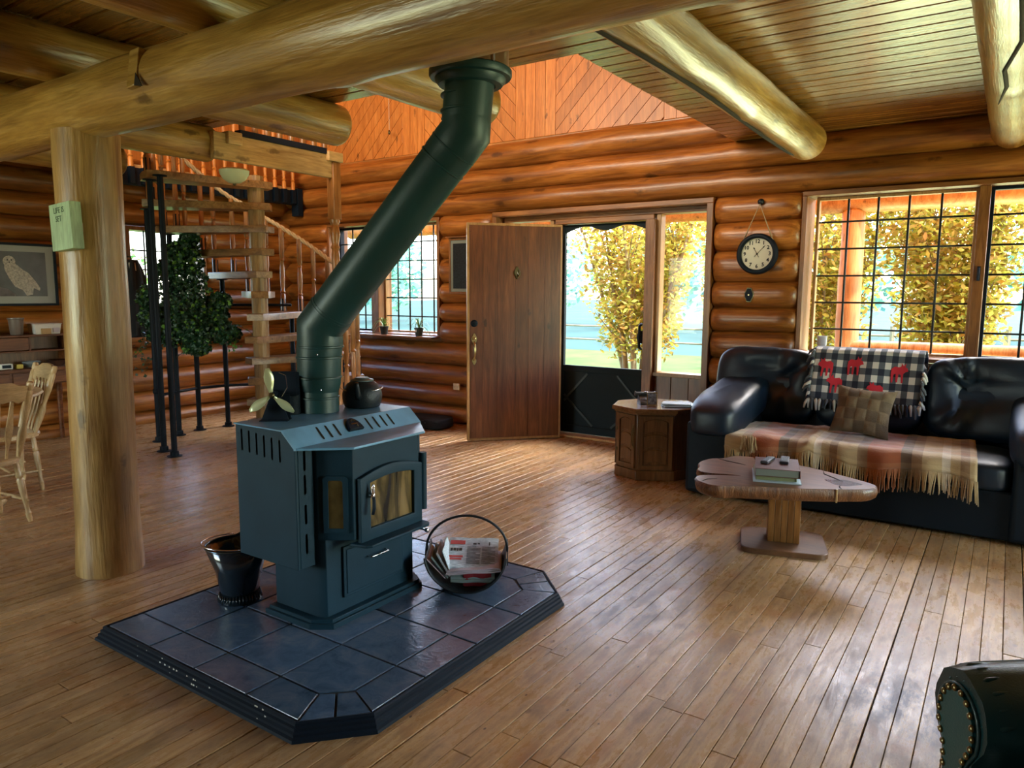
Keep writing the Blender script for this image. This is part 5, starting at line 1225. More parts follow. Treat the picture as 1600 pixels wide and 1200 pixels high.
# checked blanket with red animals over the sofa back
def check_mat():
    m, n, l, b = newmat('check_blanket'); tc = n.new('ShaderNodeTexCoord'); sx = n.new('ShaderNodeSeparateXYZ'); l.new(tc.outputs['UV'], sx.inputs[0])
    outs = []
    for ch, f in (('X', 9), ('Y', 6.0)):
        a = n.new('ShaderNodeMath'); a.operation = 'MULTIPLY'; a.inputs[1].default_value = f; l.new(sx.outputs[ch], a.inputs[0]); fr1 = n.new('ShaderNodeMath'); fr1.operation = 'FRACT'; l.new(a.outputs[0], fr1.inputs[0])
        g_ = n.new('ShaderNodeMath'); g_.operation = 'GREATER_THAN'; g_.inputs[1].default_value = .5; l.new(fr1.outputs[0], g_.inputs[0]); outs.append(g_)
    s_ = n.new('ShaderNodeMath'); s_.operation = 'ADD'; l.new(outs[0].outputs[0], s_.inputs[0]); l.new(outs[1].outputs[0], s_.inputs[1])
    h = n.new('ShaderNodeMath'); h.operation = 'DIVIDE'; h.inputs[1].default_value = 2.2; l.new(s_.outputs[0], h.inputs[0])
    r = ramp(n, [(0,(.62,.60,.56)),(.35,(.085,.10,.12)),(.8,(.008,.012,.03))]); r.color_ramp.interpolation = 'CONSTANT'; l.new(h.outputs[0], r.inputs[0]); l.new(r.outputs[0], b.inputs['Base Color'])
    b.inputs['Roughness'].default_value = .95; b.inputs['Sheen Weight'].default_value = .3; return m
M_chk = check_mat(); M_redf = mat('red_fleece', (.50,.012,.030), .9, sheen=.3)
blk = empty('checked_blanket', (-.78, 5.50, .99))
BT = tilt
def blf(u, v, lift=0.0):
    x = -1.135+.69*u-.010*v; top = .995
    s_ = v*.62-.16        # negative: behind the cushion
    base = Vector((x, 0, 0))
    if s_ < -.06: y = 5.715+lift; z = top+.0+(s_+.06)*.9
    elif s_ < .07:
        t = (s_+.06)/.13; a = PI*t; y = 5.60+.105*math.cos(a)-.0; z = top-.01+.036*math.sin(a)+lift
    else:
        y = 5.468-.02*min(1,(s_-.07)*5)-lift+.010*math.sin(x*20+s_*5)*min(1,s_*4); z = top-.01-(s_-.07)*.92
    z += .004*nz(x*9, s_*9); 
    p = BT@Vector((x, y-.028, z)); p.z += .0; return p
nu, nv = 60, 40; gr = MB().grid(lambda u, v: blf(u, v), nu, nv); uvs = [(i/(nu-1), j/(nv-1)) for i in range(nu) for j in range(nv)]
bo = gr.build('cloth', M_chk, blk, smooth=True, solid=.006); cloth_uv(bo, uvs)
# red moose shapes lie on the fleece
moose = [(-.5,.10),(-.42,.26),(-.30,.30),(-.34,.48),(-.20,.36),(-.10,.50),(-.06,.34),(.05,.30),(.30,.34),(.48,.22),(.50,-.05),(.44,-.50),(.36,-.50),(.34,-.08),(.22,-.02),(.18,-.46),(.08,-.48),(.06,-.04),(-.08,-.06),(-.14,-.50),(-.24,-.50),(-.22,-.02),(-.34,.06)]
for k, (uc, vc, fl_) in enumerate(((.12,.60,1),(.40,.56,-1),(.22,.80,1),(.80,.62,-1),(.60,.86,1))):
    import bmesh
    bm = bmesh.new(); bv = [bm.verts.new((x, y, 0)) for x, y in moose]; bm.faces.new(bv); bmesh.ops.triangulate(bm, faces=bm.faces[:], ngon_method='EAR_CLIP'); bmesh.ops.subdivide_edges(bm, edges=bm.edges[:], cuts=1)
    for v in bm.verts:
        u = min(1.0, max(0, uc+v.co.x*.150*fl_)); w_ = min(1, max(0, vc-v.co.y*.235)); v.co = blf(u, w_, .0058)-org(blk)
    me = bpy.data.meshes.new('moose_patch'); bm.to_mesh(me); bm.free(); me.materials.append(M_redf)
    o = bpy.data.objects.new('moose_patch', me); COL.objects.link(o); o.parent = blk; ORG[o.name] = org(blk)
    md = o.modifiers.new('s', 'SOLIDIFY'); md.thickness = .002; md.offset = 0
tm = MB(); tuv = []
def tass(p, d, L, u):
    b0 = len(tm.v); p = Vector(p); tm.tube([p, p+Vector((0,-.01,-.010)), p+Vector((d,-.010,-L*.5)), p+Vector((d*1.5,-.002,-L))], [.007,.012,.009,.006], n=6); tuv.extend([(u, .2+.37*((u*37) % 1))]*(len(tm.v)-b0))
for k in range(30): u = k/29; tass(blf(u, 1.0), rg.uniform(-.012,.012), rg.uniform(.06,.09), u*1.9+.03)
for k in range(18):
    v = .25+.75*k/17; tass(blf(0, v)+Vector((-.006,-.004,0)), rg.uniform(-.035,-.005), rg.uniform(.05,.07), k*.171)
for k in range(8): v = .6+.4*k/7; tass(blf(1, v)+Vector((.006,-.004,0)), rg.uniform(.0,.02), rg.uniform(.04,.06), k*.131)
t_ = tm.build('tassels', M_chk, blk, smooth=True, kind='stuff'); cloth_uv(t_, tuv)
tag(blk, 'black and white checked fleece blanket with red moose shapes on the sofa back', 'blanket')

# woven pillow
M_burlap = mat('burlap', (.20,.145,.085), .95, bump=.6, bscale=260, var=.25, vscale=14); M_burlapd = mat('burlap_band', (.13,.095,.06), .95, bump=.6, bscale=260, var=.25, vscale=14)
pil = empty('pillow', (-.76, 5.18, .475))
PM = Matrix.Translation((-.755,5.215,.635))@Matrix.Rotation(math.radians(-24), 4, 'X')@Matrix.Rotation(math.radians(4), 4, 'Y')
def pilf(u, v, side=-1, lift=0):
    x, z = (u-.5), (v-.5); ed = max(0, 1-(abs(x)*2)**2.4)*max(0, 1-(abs(z)*2)**2.4)
    cs_ = 1-.07*(1-(abs(z)*2)**2)*0; k = 1+.07*(abs(x)*2)**3*(abs(z)*2)**3-.06*((1-(abs(z)*2))*(abs(x)*2)**2)
    kz = 1+.07*(abs(x)*2)**3*(abs(z)*2)**3-.06*((1-(abs(x)*2))*(abs(z)*2)**2)
    return (x*.34*k, side*(.068*ed**.5+lift+.0015), z*.31*kz)
for sd_ in (-1, 1):
    MB(PM).grid(lambda u, v: pilf(u, v, sd_), 26, 24).build('cover', M_burlap, pil, smooth=True)
rg2 = random.Random(3)
for i in range(5):
    for j in range(4):
        u0, u1, v0_, v1_ = i/5+.006, (i+1)/5-.006, j/4+.008, (j+1)/4-.008; hi = .006 if (i+j) % 2 else .002
        def pf(a, b_, u0=u0, u1=u1, v0_=v0_, v1_=v1_, hi=hi):
            e = min(a, 1-a, b_, 1-b_)*2; return pilf(u0+(u1-u0)*a, v0_+(v1_-v0_)*b_, -1, .0008+hi*min(1, e*3))
        MB(PM).grid(pf, 7, 7).build('woven_strip', M_burlap if (i*3+j) % 2 else M_burlapd, pil, smooth=True)
tag(pil, 'brown burlap pillow woven of wide strips on the middle sofa seat', 'pillow')

# ------------------------------------------------------------------ slab coffee table
ct = empty('coffee_table', (-.96, 4.05, 0))
out_ = [(-1.30,3.655),(-1.20,3.60),(-1.09,3.68),(-.95,3.745),(-.80,3.815),(-.66,3.90),(-.54,3.985),(-.495,4.05),(-.505,4.115),(-.60,4.18),(-.72,4.245),(-.86,4.32),(-1.00,4.36),(-1.13,4.395),(-1.20,4.36),(-1.225,4.405),(-1.33,4.385),(-1.36,4.27),(-1.43,4.22),(-1.455,4.08),(-1.405,3.975),(-1.40,3.905),(-1.34,3.845),(-1.10,3.925),(-1.335,3.80),(-1.345,3.72)]
# smooth the outline
def chaik(p, n=2, keep=(23,)):
    for _ in range(n):
        q = []
        for i in range(len(p)):
            a, b_ = p[i], p[(i+1) % len(p)]; q += [(a[0]*.78+b_[0]*.22, a[1]*.78+b_[1]*.22), (a[0]*.22+b_[0]*.78, a[1]*.22+b_[1]*.78)]
        p = q
    return p
ol = chaik(out_, 2)
mb = MB(); n_ = len(ol); cx, cy2 = -.95, 4.02; TT, TB = .420, .352
def shr(p, k, w): 
    d = Vector((p[0]-cx, p[1]-cy2)); return (cx+d.x*k+w*nz(p[0]*12, p[1]*12), cy2+d.y*k+w*nz(p[1]*12, p[0]*12, 4))
lay = [(TT, .985, 0), (TT-.008, 1.0, .0), (TT-.03, 1.008, .012), (TB+.015, .99, .012), (TB, .95, .006)]
vs = []
for z, k, w in lay: vs += [(*shr(p, k, w), z) for p in ol]
fs = [tuple(range(n_)), tuple(reversed(range(4*n_, 5*n_)))]
mi = [0, 1]
for q in range(4): fs += [(q*n_+k, (q+1)*n_+k, (q+1)*n_+(k+1)%n_, q*n_+(k+1)%n_) for k in range(n_)]
top_ = mb
a2 = sum(ol[i][0]*ol[(i+1)%n_][1]-ol[(i+1)%n_][0]*ol[i][1] for i in range(n_))
mb.add(vs, fs if a2 > 0 else [tuple(reversed(f)) for f in fs]); mb.mi = [0, 1]+[1]*(len(fs)-2)
slab = mb.build('slab_top', [M_burl, M_burledge], ct, smooth=40)
for pts in ([(-1.385,4.235),(-1.32,4.20),(-1.25,4.18),(-1.20,4.165)], [(-1.21,4.37),(-1.18,4.32),(-1.16,4.29)], [(-.80,4.28),(-.78,4.20),(-.70,4.12),(-.66,4.08)], [(-1.28,3.66),(-1.27,3.72),(-1.23,3.76)], [(-.64,3.92),(-.66,3.96),(-.66,4.0)]):
    MB().tube([(x, y, TT+.0003) for x, y in pts], [.001]+[.0035]*(len(pts)-2)+[.001], n=6).build('crack', M_shadowgap, slab)
st_ = MB().prism([(-.66+.085*math.cos(a)*(1+.2*math.sin(3*a)), 4.06+.06*math.sin(a)*(1+.15*math.cos(4*a))) for a in [2*PI*k/20 for k in range(20)]], TT-.002, TT+.0006)
st_.build('dark_stain', mat('burl_stain', (.055,.028,.03), .25, coat=.4, var=.3, vscale=20), slab)
MB().box(-.662,-.655,3.893,3.902,TB,TT+.001).build('filled_crack', M_oak, slab)
PMx = Matrix.Translation((-.972,4.155,0))@Matrix.Rotation(math.radians(17), 4, 'Z')
for k in range(5):
    w = .168/5; MB(PMx).box(-.084+k*w+.0008, -.084+(k+1)*w-.0008, -.075, .075, .030, TB+.004).build('pedestal_board', M_ped, ct, bevel=.002)
BMx = Matrix.Translation((-.965,4.130,0))@Matrix.Rotation(math.radians(17), 4, 'Z')
pl = []
for (sx_, sy_) in ((1,1),(-1,1),(-1,-1),(1,-1)):
    a0 = {(1,1):0,(-1,1):PI/2,(-1,-1):PI,(1,-1):1.5*PI}[(sx_,sy_)]
    for k in range(5): a = a0+PI/2*k/4; pl.append((sx_*(.225-.075)+.075*math.cos(a), sy_*(.200-.065)+.065*math.sin(a)))
MB(BMx).prism(pl, .001, .030, ch=.004).build('base_board', M_plate, ct, smooth=30)
tag(ct, 'live-edge slab coffee table on a square pedestal in front of the sofa', 'table')
# books and remotes
def book(name, c, rz, w, d, h, mc, mp_, label, group='books and papers on the coffee table', soft=False):
    o = empty(name, c); M_ = Matrix.Translation(c)@Matrix.Rotation(rz, 4, 'Z'); t = .003 if not soft else .0012
    MB(M_).box(-w/2+.004, w/2-.004, -d/2+.005, d/2-.004, t, h-t).build('pages', mp_, o)
    MB(M_).box(-w/2, w/2, -d/2, d/2, 0, t).build('cover', mc, o, bevel=.0008); MB(M_).box(-w/2, w/2, -d/2, d/2, h-t, h).build('cover', mc, o, bevel=.0008)
    MB(M_).box(w/2-.0, w/2+.004, -d/2, d/2, 0, h).build('spine', mc, o, bevel=.0015)
    tag(o, label, 'book', group); return o
M_brownc = mat('brown_leather_cover', (.13,.055,.045), .38, coat=.2, bump=.1); M_page = mat('pages', (.20,.23,.20), .8); M_olive = mat('olive_cover', (.22,.24,.12), .6); M_bluep = mat('blue_white_magazine', (.45,.60,.68), .4)
bcn = Vector((-.985, 3.985, TT+.001)); brz = math.radians(17)
book('magazine', bcn, brz, .235, .30, .006, M_bluep, M_paper, 'white-blue magazine under the books on the coffee table', soft=True)
book('book', bcn+Vector((-.012,.01,.0065)), brz+.03, .20, .27, .020, M_olive, M_olive, 'olive soft-covered book between the magazine and the brown album')
book('photo_album', bcn+Vector((.0,.015,.0270)), brz-.02, .22, .285, .042, M_brownc, M_page, 'thick brown leather album on top of the stack on the coffee table')
M_rem = mat('remote_black', (.012,.013,.018), .35); M_btn = mat('remote_button', (.28,.32,.36), .5)
for k, (dx, dy, l_, rz_, wd, lab) in enumerate(((-.040,.045,.145,.32,.040,'slim black remote control lying left on the brown album'), (.048,.075,.150,.10,.046,'black remote control with pale buttons lying right on the brown album'))):
    c = bcn+Vector((.0,.0,.070)); c = Vector((bcn.x, bcn.y, bcn.z+.0700))+Matrix.Rotation(brz, 3, 'Z')@Vector((dx, dy, 0)); M_ = Matrix.Translation(c)@Matrix.Rotation(brz-rz_, 4, 'Z')
    o = empty('remote_control', c); MB(M_).box(-wd/2, wd/2, -l_/2, l_/2, 0, .016).build('case', M_rem, o, bevel=.005, seg=3)
    bt = MB(M_)
    for i in range(3):
        for j in range(7): bt.box(-wd*.34+i*wd*.25, -wd*.34+i*wd*.25+wd*.17, -l_*.36+j*.017, -l_*.36+j*.017+.009, .016, .0178)
    bt.build('buttons', M_btn, o, kind='stuff'); tag(o, lab, 'remote', 'remotes on the album')

# ------------------------------------------------------------------ end table
et = empty('end_cabinet', (-2.16, 5.27, 0))
ETT = .548
def hexa(s): return [(-2.245*1-.0+0,0)]
foot_ = [(-2.463,5.04),(-2.250,4.955),(-1.98,5.08),(-1.875,5.29),(-1.96,5.50),(-2.17,5.60),(-2.42,5.51),(-2.52,5.28)]
foot_ = [(-2.462,5.045),(-2.245,4.958),(-1.995,5.10),(-1.905,5.33),(-2.10,5.56),(-2.40,5.50),(-2.53,5.27)]
MB().prism(foot_, .002, .075).build('plinth', M_cab, et, bevel=.003)
MB().prism(offs(foot_, -.012), .075, ETT-.045).build('carcass', M_cab, et, bevel=.003)
mb = MB(); mb.prism(offs(foot_, .008), ETT-.045, ETT-.030, ch=.002); mb.prism(offs(foot_, .026), ETT-.030, ETT, ch=.006); mb.build('top', M_cabtop, et, smooth=30)
bd = offs(foot_, -.012)
for i, nm in ((0, 'door'), (1, 'door'), (6, 'side_panel')):
    a, b_ = Vector((*bd[i],0)), Vector((*bd[(i+1) % 7],0)); ex = (b_-a).normalized(); L = (b_-a).length; nn = ex.cross(Vector((0,0,1)))
    if nn.dot((a+b_)/2-Vector((-2.2,5.27,0))) < 0: nn = -nn
    FM = Matrix(((ex.x,0,nn.x,a.x),(ex.y,0,nn.y,a.y),(0,1,0,0),(0,0,0,1)))
    z0, z1 = .088, ETT-.055; u0, u1 = .014, L-.014; f = .030
    fm_ = MB(FM)
    for q in ((u0,u0+f,z0,z1),(u1-f,u1,z0,z1),(u0+f,u1-f,z0,z0+f)): fm_.box(q[0], q[1], q[2], q[3], 0, .014)
    ap = [(u0+f,z1),(u0+f,z1-f*1.6)]+[(u0+f+(u1-u0-2*f)*k/10, z1-f*1.6+.028*math.sin(PI*k/10)) for k in range(1,10)]+[(u1-f,z1-f*1.6),(u1-f,z1)]
    fm_.prism(ap, 0, .014); dd = fm_.build(nm, M_cab, et)
    for k in range(3):
        zb = z0+f+(z1-z0-f*2)*k/3+.008; w_ = u1-u0-2*f; hh_ = (z1-z0-f*2)/3-.022
        pp = [(u0+f+.008, zb)]+[(u0+f+.008+(w_-.016)*q/8, zb+.020*math.sin(PI*q/8)) for q in range(1,8)]+[(u1-f-.008, zb),(u1-f-.008, zb+hh_)]+[(u1-f-.008-(w_-.016)*q/8, zb+hh_+.020*math.sin(PI*q/8)) for q in range(1,8)]+[(u0+f+.008, zb+hh_)]
        MB(FM).prism(pp, 0, .009, ch=.003).build('raised_panel', M_cab, dd)
    if i == 0:
        hw = MB(FM)
        hw.tube([(u1-.012,.40,.018),(u1-.012,.36,.030),(u1-.012,.30,.030),(u1-.012,.26,.018)], .004, n=6); shield_pts = None
        hw.box(u1-.018,u1-.006,.24,.42,.014,.017); hw.build('handle', M_oldbrass, dd)
        hs_ = MB(FM); hs_.box(u0-.004,u0+.012,.36,.385,.013,.018); hs_.box(u0-.004,u0+.012,.20,.225,.013,.018); hs_.build('hinges', M_oldbrass, dd)
tag(et, 'dark brown seven-sided cabinet end table between the door and the sofa', 'end table')
tw = Vector((-2.295, 5.235, ETT+.001)); ty = empty('typewriter_ornament', tw)
TM_ = Matrix.Translation(tw)@Matrix.Rotation(math.radians(38), 4, 'Z')
M_tym = mat('pewter', (.11,.115,.10), .4, .7, bump=.2, bscale=120)
MB(TM_).add([(-.06,-.06,0),(.06,-.06,0),(.06,.06,0),(-.06,.06,0),(-.055,-.05,.022),(.055,-.05,.022),(.055,.05,.062),(-.055,.05,.062)], [(0,3,2,1),(4,5,6,7),(0,1,5,4),(1,2,6,5),(2,3,7,6),(3,0,4,7)]).build('body', M_tym, ty, bevel=.004)
mb = MB(TM_)
for r_ in range(4):
    for k in range(9): mb.lathe([(.0042,0),(.0042,.004)], (-.044+k*.011, -.045+r_*.013, .024+r_*.0085), n=6)
mb.build('keys', M_chrome, ty, kind='stuff')
mb = MB(TM_); mb.tube([(-.07,.045,.072),(.07,.045,.072)], .013, n=14); mb.tube([(-.082,.045,.072),(-.07,.045,.072)], .017, n=14); mb.tube([(.07,.045,.072),(.082,.045,.072)], .017, n=14); mb.tube([(-.078,.045,.085),(-.085,.02,.095),(-.09,.0,.10)], .003, n=6)
mb.build('roller', M_tym, ty, smooth=50)
mb = MB(TM_); mb.tube([(x_, .02+.02*math.cos(a), .06+.03*math.sin(a)) for x_, a in [(-.03+.06*k/10, PI*k/10) for k in range(11)]], .003, n=6); mb.build('type_basket', M_chrome, ty, smooth=True)
tag(ty, 'small pewter typewriter ornament on the end table', 'ornament')
ph = Vector((-2.215, 5.165, ETT+.001)); pf_ = empty('framed_photograph', ph)
PH = Matrix.Translation(ph)@Matrix.Rotation(math.radians(28), 4, 'Z')@Matrix.Rotation(math.radians(-14), 4, 'X')
mb = MB(PH)
for q in ((-.04,.04,0,.006),(-.04,.04,.094,.10),(-.04,-.034,.006,.094),(.034,.04,.006,.094)): mb.box(q[0],q[1],-.003,.003,q[2],q[3])
mb.build('frame', M_chrome, pf_)
MB(PH).box(-.034,.034,-.0015,.0015,.006,.094).build('photo', mat('grey_photo', (.16,.17,.20), .3, var=.8, vscale=45), pf_)
MB(PH).add([(-.01,.003,.08),(.01,.003,.08),(.01,.045,.011),(-.01,.045,.011)], [(0,1,2,3)]).build('easel_back', M_black, pf_, solid=.002)
tag(pf_, 'small silver framed grey photograph leaning in front of the typewriter ornament', 'photo frame')
bk1 = Vector((-2.055, 5.245, ETT+.001))
book('tablet_book', bk1, math.radians(34), .20, .15, .016, mat('black_cover', (.010,.013,.02), .3, coat=.3), M_paper, 'black-covered book on the end table next to the sofa arm', group='books on the end table')
book('magazine', bk1+Vector((0,.01,.0165)), math.radians(20), .21, .15, .008, M_bluep, M_paper, 'glossy white magazine lying on the black book', group='books on the end table', soft=True)

# ------------------------------------------------------------------ green armchair at the right edge
AZ = math.radians(33); ca, sa = math.cos(AZ), math.sin(AZ)
A0 = Vector((-.025, 1.735, 0))
arm = empty('armchair', (A0.x+.35, A0.y+.1, 0))
AM = Matrix(((ca,-sa,0,A0.x),(sa,ca,0,A0.y),(0,0,1,0),(0,0,0,1)))  # local x: from the arm front backwards, y: to the outer (far) side
prof = []
def scroll(rx=.100, top=.628, post=.042, n=14):
    pts = [(-post, .08)]
    pts += [(-post-.004, .36), (-post-.016, .44)]
    for k in range(n+1):
        a = PI+.35-(PI+.70)*k/n; pts.append((rx*math.cos(a)*1.0, top-rx*1.02+rx*1.02*math.sin(a)))
    pts += [(post+.016,.44),(post+.004,.36),(post,.08)]
    return pts
pr = scroll()
vs = []; fs = []; N = len(pr); S = 22
for i in range(S):
    t = i/(S-1); x = -.001+.633*t
    k = 1.0-(.07*math.exp(-t*14))
    for j, (y, z) in enumerate(pr):
        r = k*(1+.018*math.sin(j*2.1+i*.2)*math.exp(-t*3)+.02*nz(x*8, y*18, z*18))
        vs.append((x, y*r*(1.0), .40+(z-.40)*r if z > .4 else z))
fs = [(i*N+j, i*N+j+1, (i+1)*N+j+1, (i+1)*N+j) for i in range(S-1) for j in range(N-1)]+[tuple(reversed(range(N))), tuple(range((S-1)*N, S*N))]
MB(AM).add(vs, fs).build('arm', M_gleather, arm, smooth=60)
front = [(y*.60, .40+(z-.40)*.74 if z > .40 else z) for y, z in pr]
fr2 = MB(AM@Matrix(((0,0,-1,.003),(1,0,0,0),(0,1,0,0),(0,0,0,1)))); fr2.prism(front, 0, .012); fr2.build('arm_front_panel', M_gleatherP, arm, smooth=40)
# piping and nails along the panel edge
edge = [(-.002-.006, y*.62, .40+(z-.40)*.76 if z > .40 else z) for y, z in pr]
MB(AM).tube([(x+.004, y*1.16, z+(.008 if z > .5 else 0)) for x, y, z in edge], .004, n=6).build('piping', M_gleather, arm, smooth=True)
def resample(pts, d):
    out = []; acc = 0
    P = [Vector(p) for p in pts]; out.append(P[0]); last = P[0]
    for a, b_ in zip(P[:-1], P[1:]):
        L = (b_-a).length; t = d-acc
        while t <= L: out.append(a+(b_-a)*t/L); t += d
        acc = (acc+L) % d
    return out
npts = resample([(-.009, y*.96, z) for x, y, z in edge], .0235)
for p in npts:
    if p.z < .22: continue
    MB(AM).lathe([(.0075,0),(.0078,.001),(.006,.0045),(.003,.006)], p, n=12, axis=(-1,0,0)).build('nail', M_nail, arm, smooth=True)
# gathered folds of the roll behind the panel
fd = MB(AM)
for k in range(9):
    a = PI*.93-PI*.86*k/8; fd.tube([(-.003,.072*math.cos(a+.06),.515+.078*math.sin(a)),(.030,.094*math.cos(a),.520+.098*math.sin(a)),(.080,.092*math.cos(a-.05),.522+.100*math.sin(a-.05))], [.002,.005,.0012], n=6)
fd.build('leather_folds', M_gleather, arm, smooth=True)
MB(AM).box(.06,.70,-.66,-.055,.12,.40).build('seat_box', M_gleather, arm, bevel=.03, seg=3)
cushion('seat_cushion', .38, -.36, .46, .66, .58, .16, AM, arm, M_gleather, p=4)
cushion('back', .76, -.36, .62, .26, .80, .84, AM, arm, M_gleather, p=3.5)
vs2 = [(x, y-.72, z) for x, y, z in vs]
MB(AM).add(vs2, fs).build('arm', M_gleather, arm, smooth=60)
for x_ in (.05,.66):
    for y_ in (-.74,.0): MB(AM).lathe([(.020,0),(.028,.05),(.034,.13)], (x_,y_,.002), n=12).build('leg', M_cab, arm, smooth=50)
tag(arm, 'dark green leather armchair with brass nailhead trim in the lower right corner', 'armchair')
# ------------------------------------------------------------------ spiral stair
SCX, SCY = -5.78, 4.32
stair = empty('spiral_staircase', (SCX, SCY, 0))
TR = [(12,.20),(34,.40),(56,.60),(78,.79),(100,.985),(122,1.195),(144,1.40),(165,1.585),(185,1.79),(204,1.995),(226,2.195),(251,2.390)]
MB().lathe([(.072,.001),(.072,2.44)], (SCX,SCY,0), n=12).build('centre_post', M_spost, stair, smooth=False)
MB().lathe([(.13,.0),(.13,.015)], (SCX,SCY,0), n=20).build('post_base', M_black, stair)
def pol(a, r, z): return Vector((SCX+r*math.cos(math.radians(a)), SCY+r*math.sin(math.radians(a)), z))
def baluster_prof(h, r=.0215):
    P = [(1.15,0),(1.15,.20),(.75,.215),(1.25,.235),(.8,.25),(.95,.30),(1.15,.40),(1.05,.52),(.7,.60),(1.2,.62),(.75,.64),(1.1,.66),(1.1,1.0)]
    return [(r*k, h*t) for k, t in P]
bal_mesh = {}
def balusters(parent, spots, mtl=M_balu):
    for p, h in spots:
        key = round(h, 2)
        if key not in bal_mesh:
            o = MB().lathe(baluster_prof(h), (0,0,0), n=10).build('baluster', mtl, None, smooth=40); bal_mesh[key] = o.data; bpy.data.objects.remove(o)
        o = bpy.data.objects.new('baluster', bal_mesh[key]); COL.objects.link(o); o.parent = parent; o.location = Vector(p)-org(parent); ORG[o.name] = org(parent)
rope_pts = []
for i, (a, z) in enumerate(TR):
    R_ = .93; ar = math.radians(a); ex = Vector((math.cos(ar), math.sin(ar), 0)); ey = Vector((-ex.y, ex.x, 0))
    TM = Matrix(((ex.x,ey.x,0,SCX),(ex.y,ey.y,0,SCY),(0,0,1,0),(0,0,0,1)))
    pts = [(-.13,-.075),(.0,-.10),(.45,-.125),(.86,-.165),(R_,-.15),(R_+.012,0),(R_,.15),(.86,.165),(.45,.125),(.0,.10),(-.13,.075)]
    MB(TM).prism(pts, z-.062, z, ch=.005).build('tread', M_tread, stair, smooth=30)
    sp_ = []
    for da in (-6, 6):
        if i == 11 and da > 0: continue
        p = pol(a+da, .885, z); h = .80+.2*da/21
        sp_.append((p+Vector((0,0,.001)), h))
        MB().box(p.x-.021, p.x+.021, p.y-.021, p.y+.021, z+.001, z+.13).build('baluster_bracket', M_black, stair)
        if i > 0: rope_pts.append(pol(a+da, .885, z+.80+.2*da/21+.012))
    balusters(stair, sp_)
rope_pts = [pol(8, .9, 1.05)] + rope_pts + [pol(262, .86, 3.32)]
# smooth rope with a twist
def catmull(P, k=6):
    out = []
    for i in range(len(P)-1):
        p0, p1, p2, p3 = P[max(i-1,0)], P[i], P[i+1], P[min(i+2,len(P)-1)]
        for q in range(k):
            t = q/k; out.append(.5*((2*p1)+(p2-p0)*t+(2*p0-5*p1+4*p2-p3)*t*t+(3*p1-p0-3*p2+p3)*t**3))
    return out+[P[-1]]
cl = catmull(rope_pts, 8); rp_ = MB()
for s_ in range(3):
    hs = []
    for i, p in enumerate(cl):
        a = i*.85+s_*2*PI/3; t = (cl[min(i+1,len(cl)-1)]-cl[max(i-1,0)]).normalized(); u = t.cross(Vector((0,0,1))).normalized(); w = t.cross(u)
        hs.append(p+u*.012*math.cos(a)+w*.012*math.sin(a))
    rp_.tube(hs, .0125, n=6)
rp_.build('rope_handrail', mat('rail_rope', (.66,.52,.32), .85, bump=.4, bscale=260), stair, smooth=True)
poles = [(-5.80,3.42,2.335),(-6.06,3.48,2.328),(-6.50,3.69,2.133),(-6.63,3.97,1.933),(-6.71,4.24,1.728),(-6.67,4.54,1.523)]
for a in (144, 122, 100, 78, 56): 
    p = pol(a, .86, 0); z = dict((int(q[0]), q[1]) for q in TR)[a]; poles.append((p.x, p.y, z-.062))
for k, (x, y, zt) in enumerate(poles):
    pm_ = MB(); pm_.lathe([(.024,.006),(.024,zt)], (x,y,0), n=14); pm_.lathe([(.060,.001),(.060,.008),(.036,.012),(.034,.045),(.024,.048)], (x,y,0), n=18)
    pm_.lathe([(.024,zt-.012),(.055,zt-.008),(.055,zt)], (x,y,0), n=16)
    if k == 2: pm_.lathe([(.026,0),(.034,.01),(.034,.04),(.026,.05)], (x,y,.45), n=14)
    pm_.build('support_pole', M_metal, stair, smooth=40)
MB().tube([Vector((x,y,.43)) for x,y,_ in poles[2:7]]+[Vector((poles[7][0],poles[7][1],.43))], .014, n=8).build('tie_rail', M_metal, stair, smooth=True)
MB().tube([Vector((x,y,1.26)) for x,y,_ in poles[5:8]], .014, n=8).build('tie_rail', M_metal, stair, smooth=True)
tag(stair, 'wooden spiral staircase with rope handrail on black steel poles', 'staircase')

# landing header, turned post, globe light
hd = empty('stair_header', (-4.90, 3.95, 2.36))
MB().box(-4.925, -4.875, 3.30, 4.42, 2.365, 2.555).build('header_board', M_pine, hd, bevel=.004)
MB().box(-5.00, -4.84, 3.40, 3.52, 2.48, 2.57).build('end_block', M_pine, hd, bevel=.006)
MB().box(-4.965, -4.84, 4.36, 4.52, 2.50, 2.58).build('end_block', M_pine, hd, bevel=.006)
MB().box(-4.935, -4.865, 3.52, 4.36, 2.556, 2.60).build('carpet_edge', mat('blue_black_carpet', (.004,.008,.022), .95), hd)
balusters(hd, [((-4.90, 3.56+.115*k, 2.60), .74) for k in range(8)]); MB().box(-4.925,-4.875,3.45,4.42,3.34,3.38).build('top_rail', M_pine, hd, bevel=.006)
MB().lathe([(.003,0),(.05,.0),(.0501,.0)], (-4.9,3.9,2.36), n=6) if False else None
tag(hd, 'pale pine header board with loft balusters above the spiral staircase', 'header board')
np_ = empty('turned_post', (-4.90, 4.46, 0))
MB().box(-4.942,-4.858,4.418,4.502,2.02,2.50).build('square_top', M_balu, np_, bevel=.005)
MB().lathe([(.040,.0),(.040,.30),(.032,.33),(.040,.36),(.026,.39),(.036,.50),(.040,.90),(.036,1.40),(.030,1.50),(.036,1.52),(.028,1.55),(.034,1.60),(.036,1.72),(.028,1.76),(.040,1.78),(.030,1.81),(.036,1.84),(.044,1.90),(.036,1.95),(.030,1.97),(.042,1.995),(.042,2.02)], (-4.90,4.46,.0), n=20).build('turned_shaft', M_balu, np_, smooth=35)
tag(np_, 'brown turned newel post under the pine header board', 'post')
gl = empty('globe_light', (-5.10, 3.62, 2.335)); 
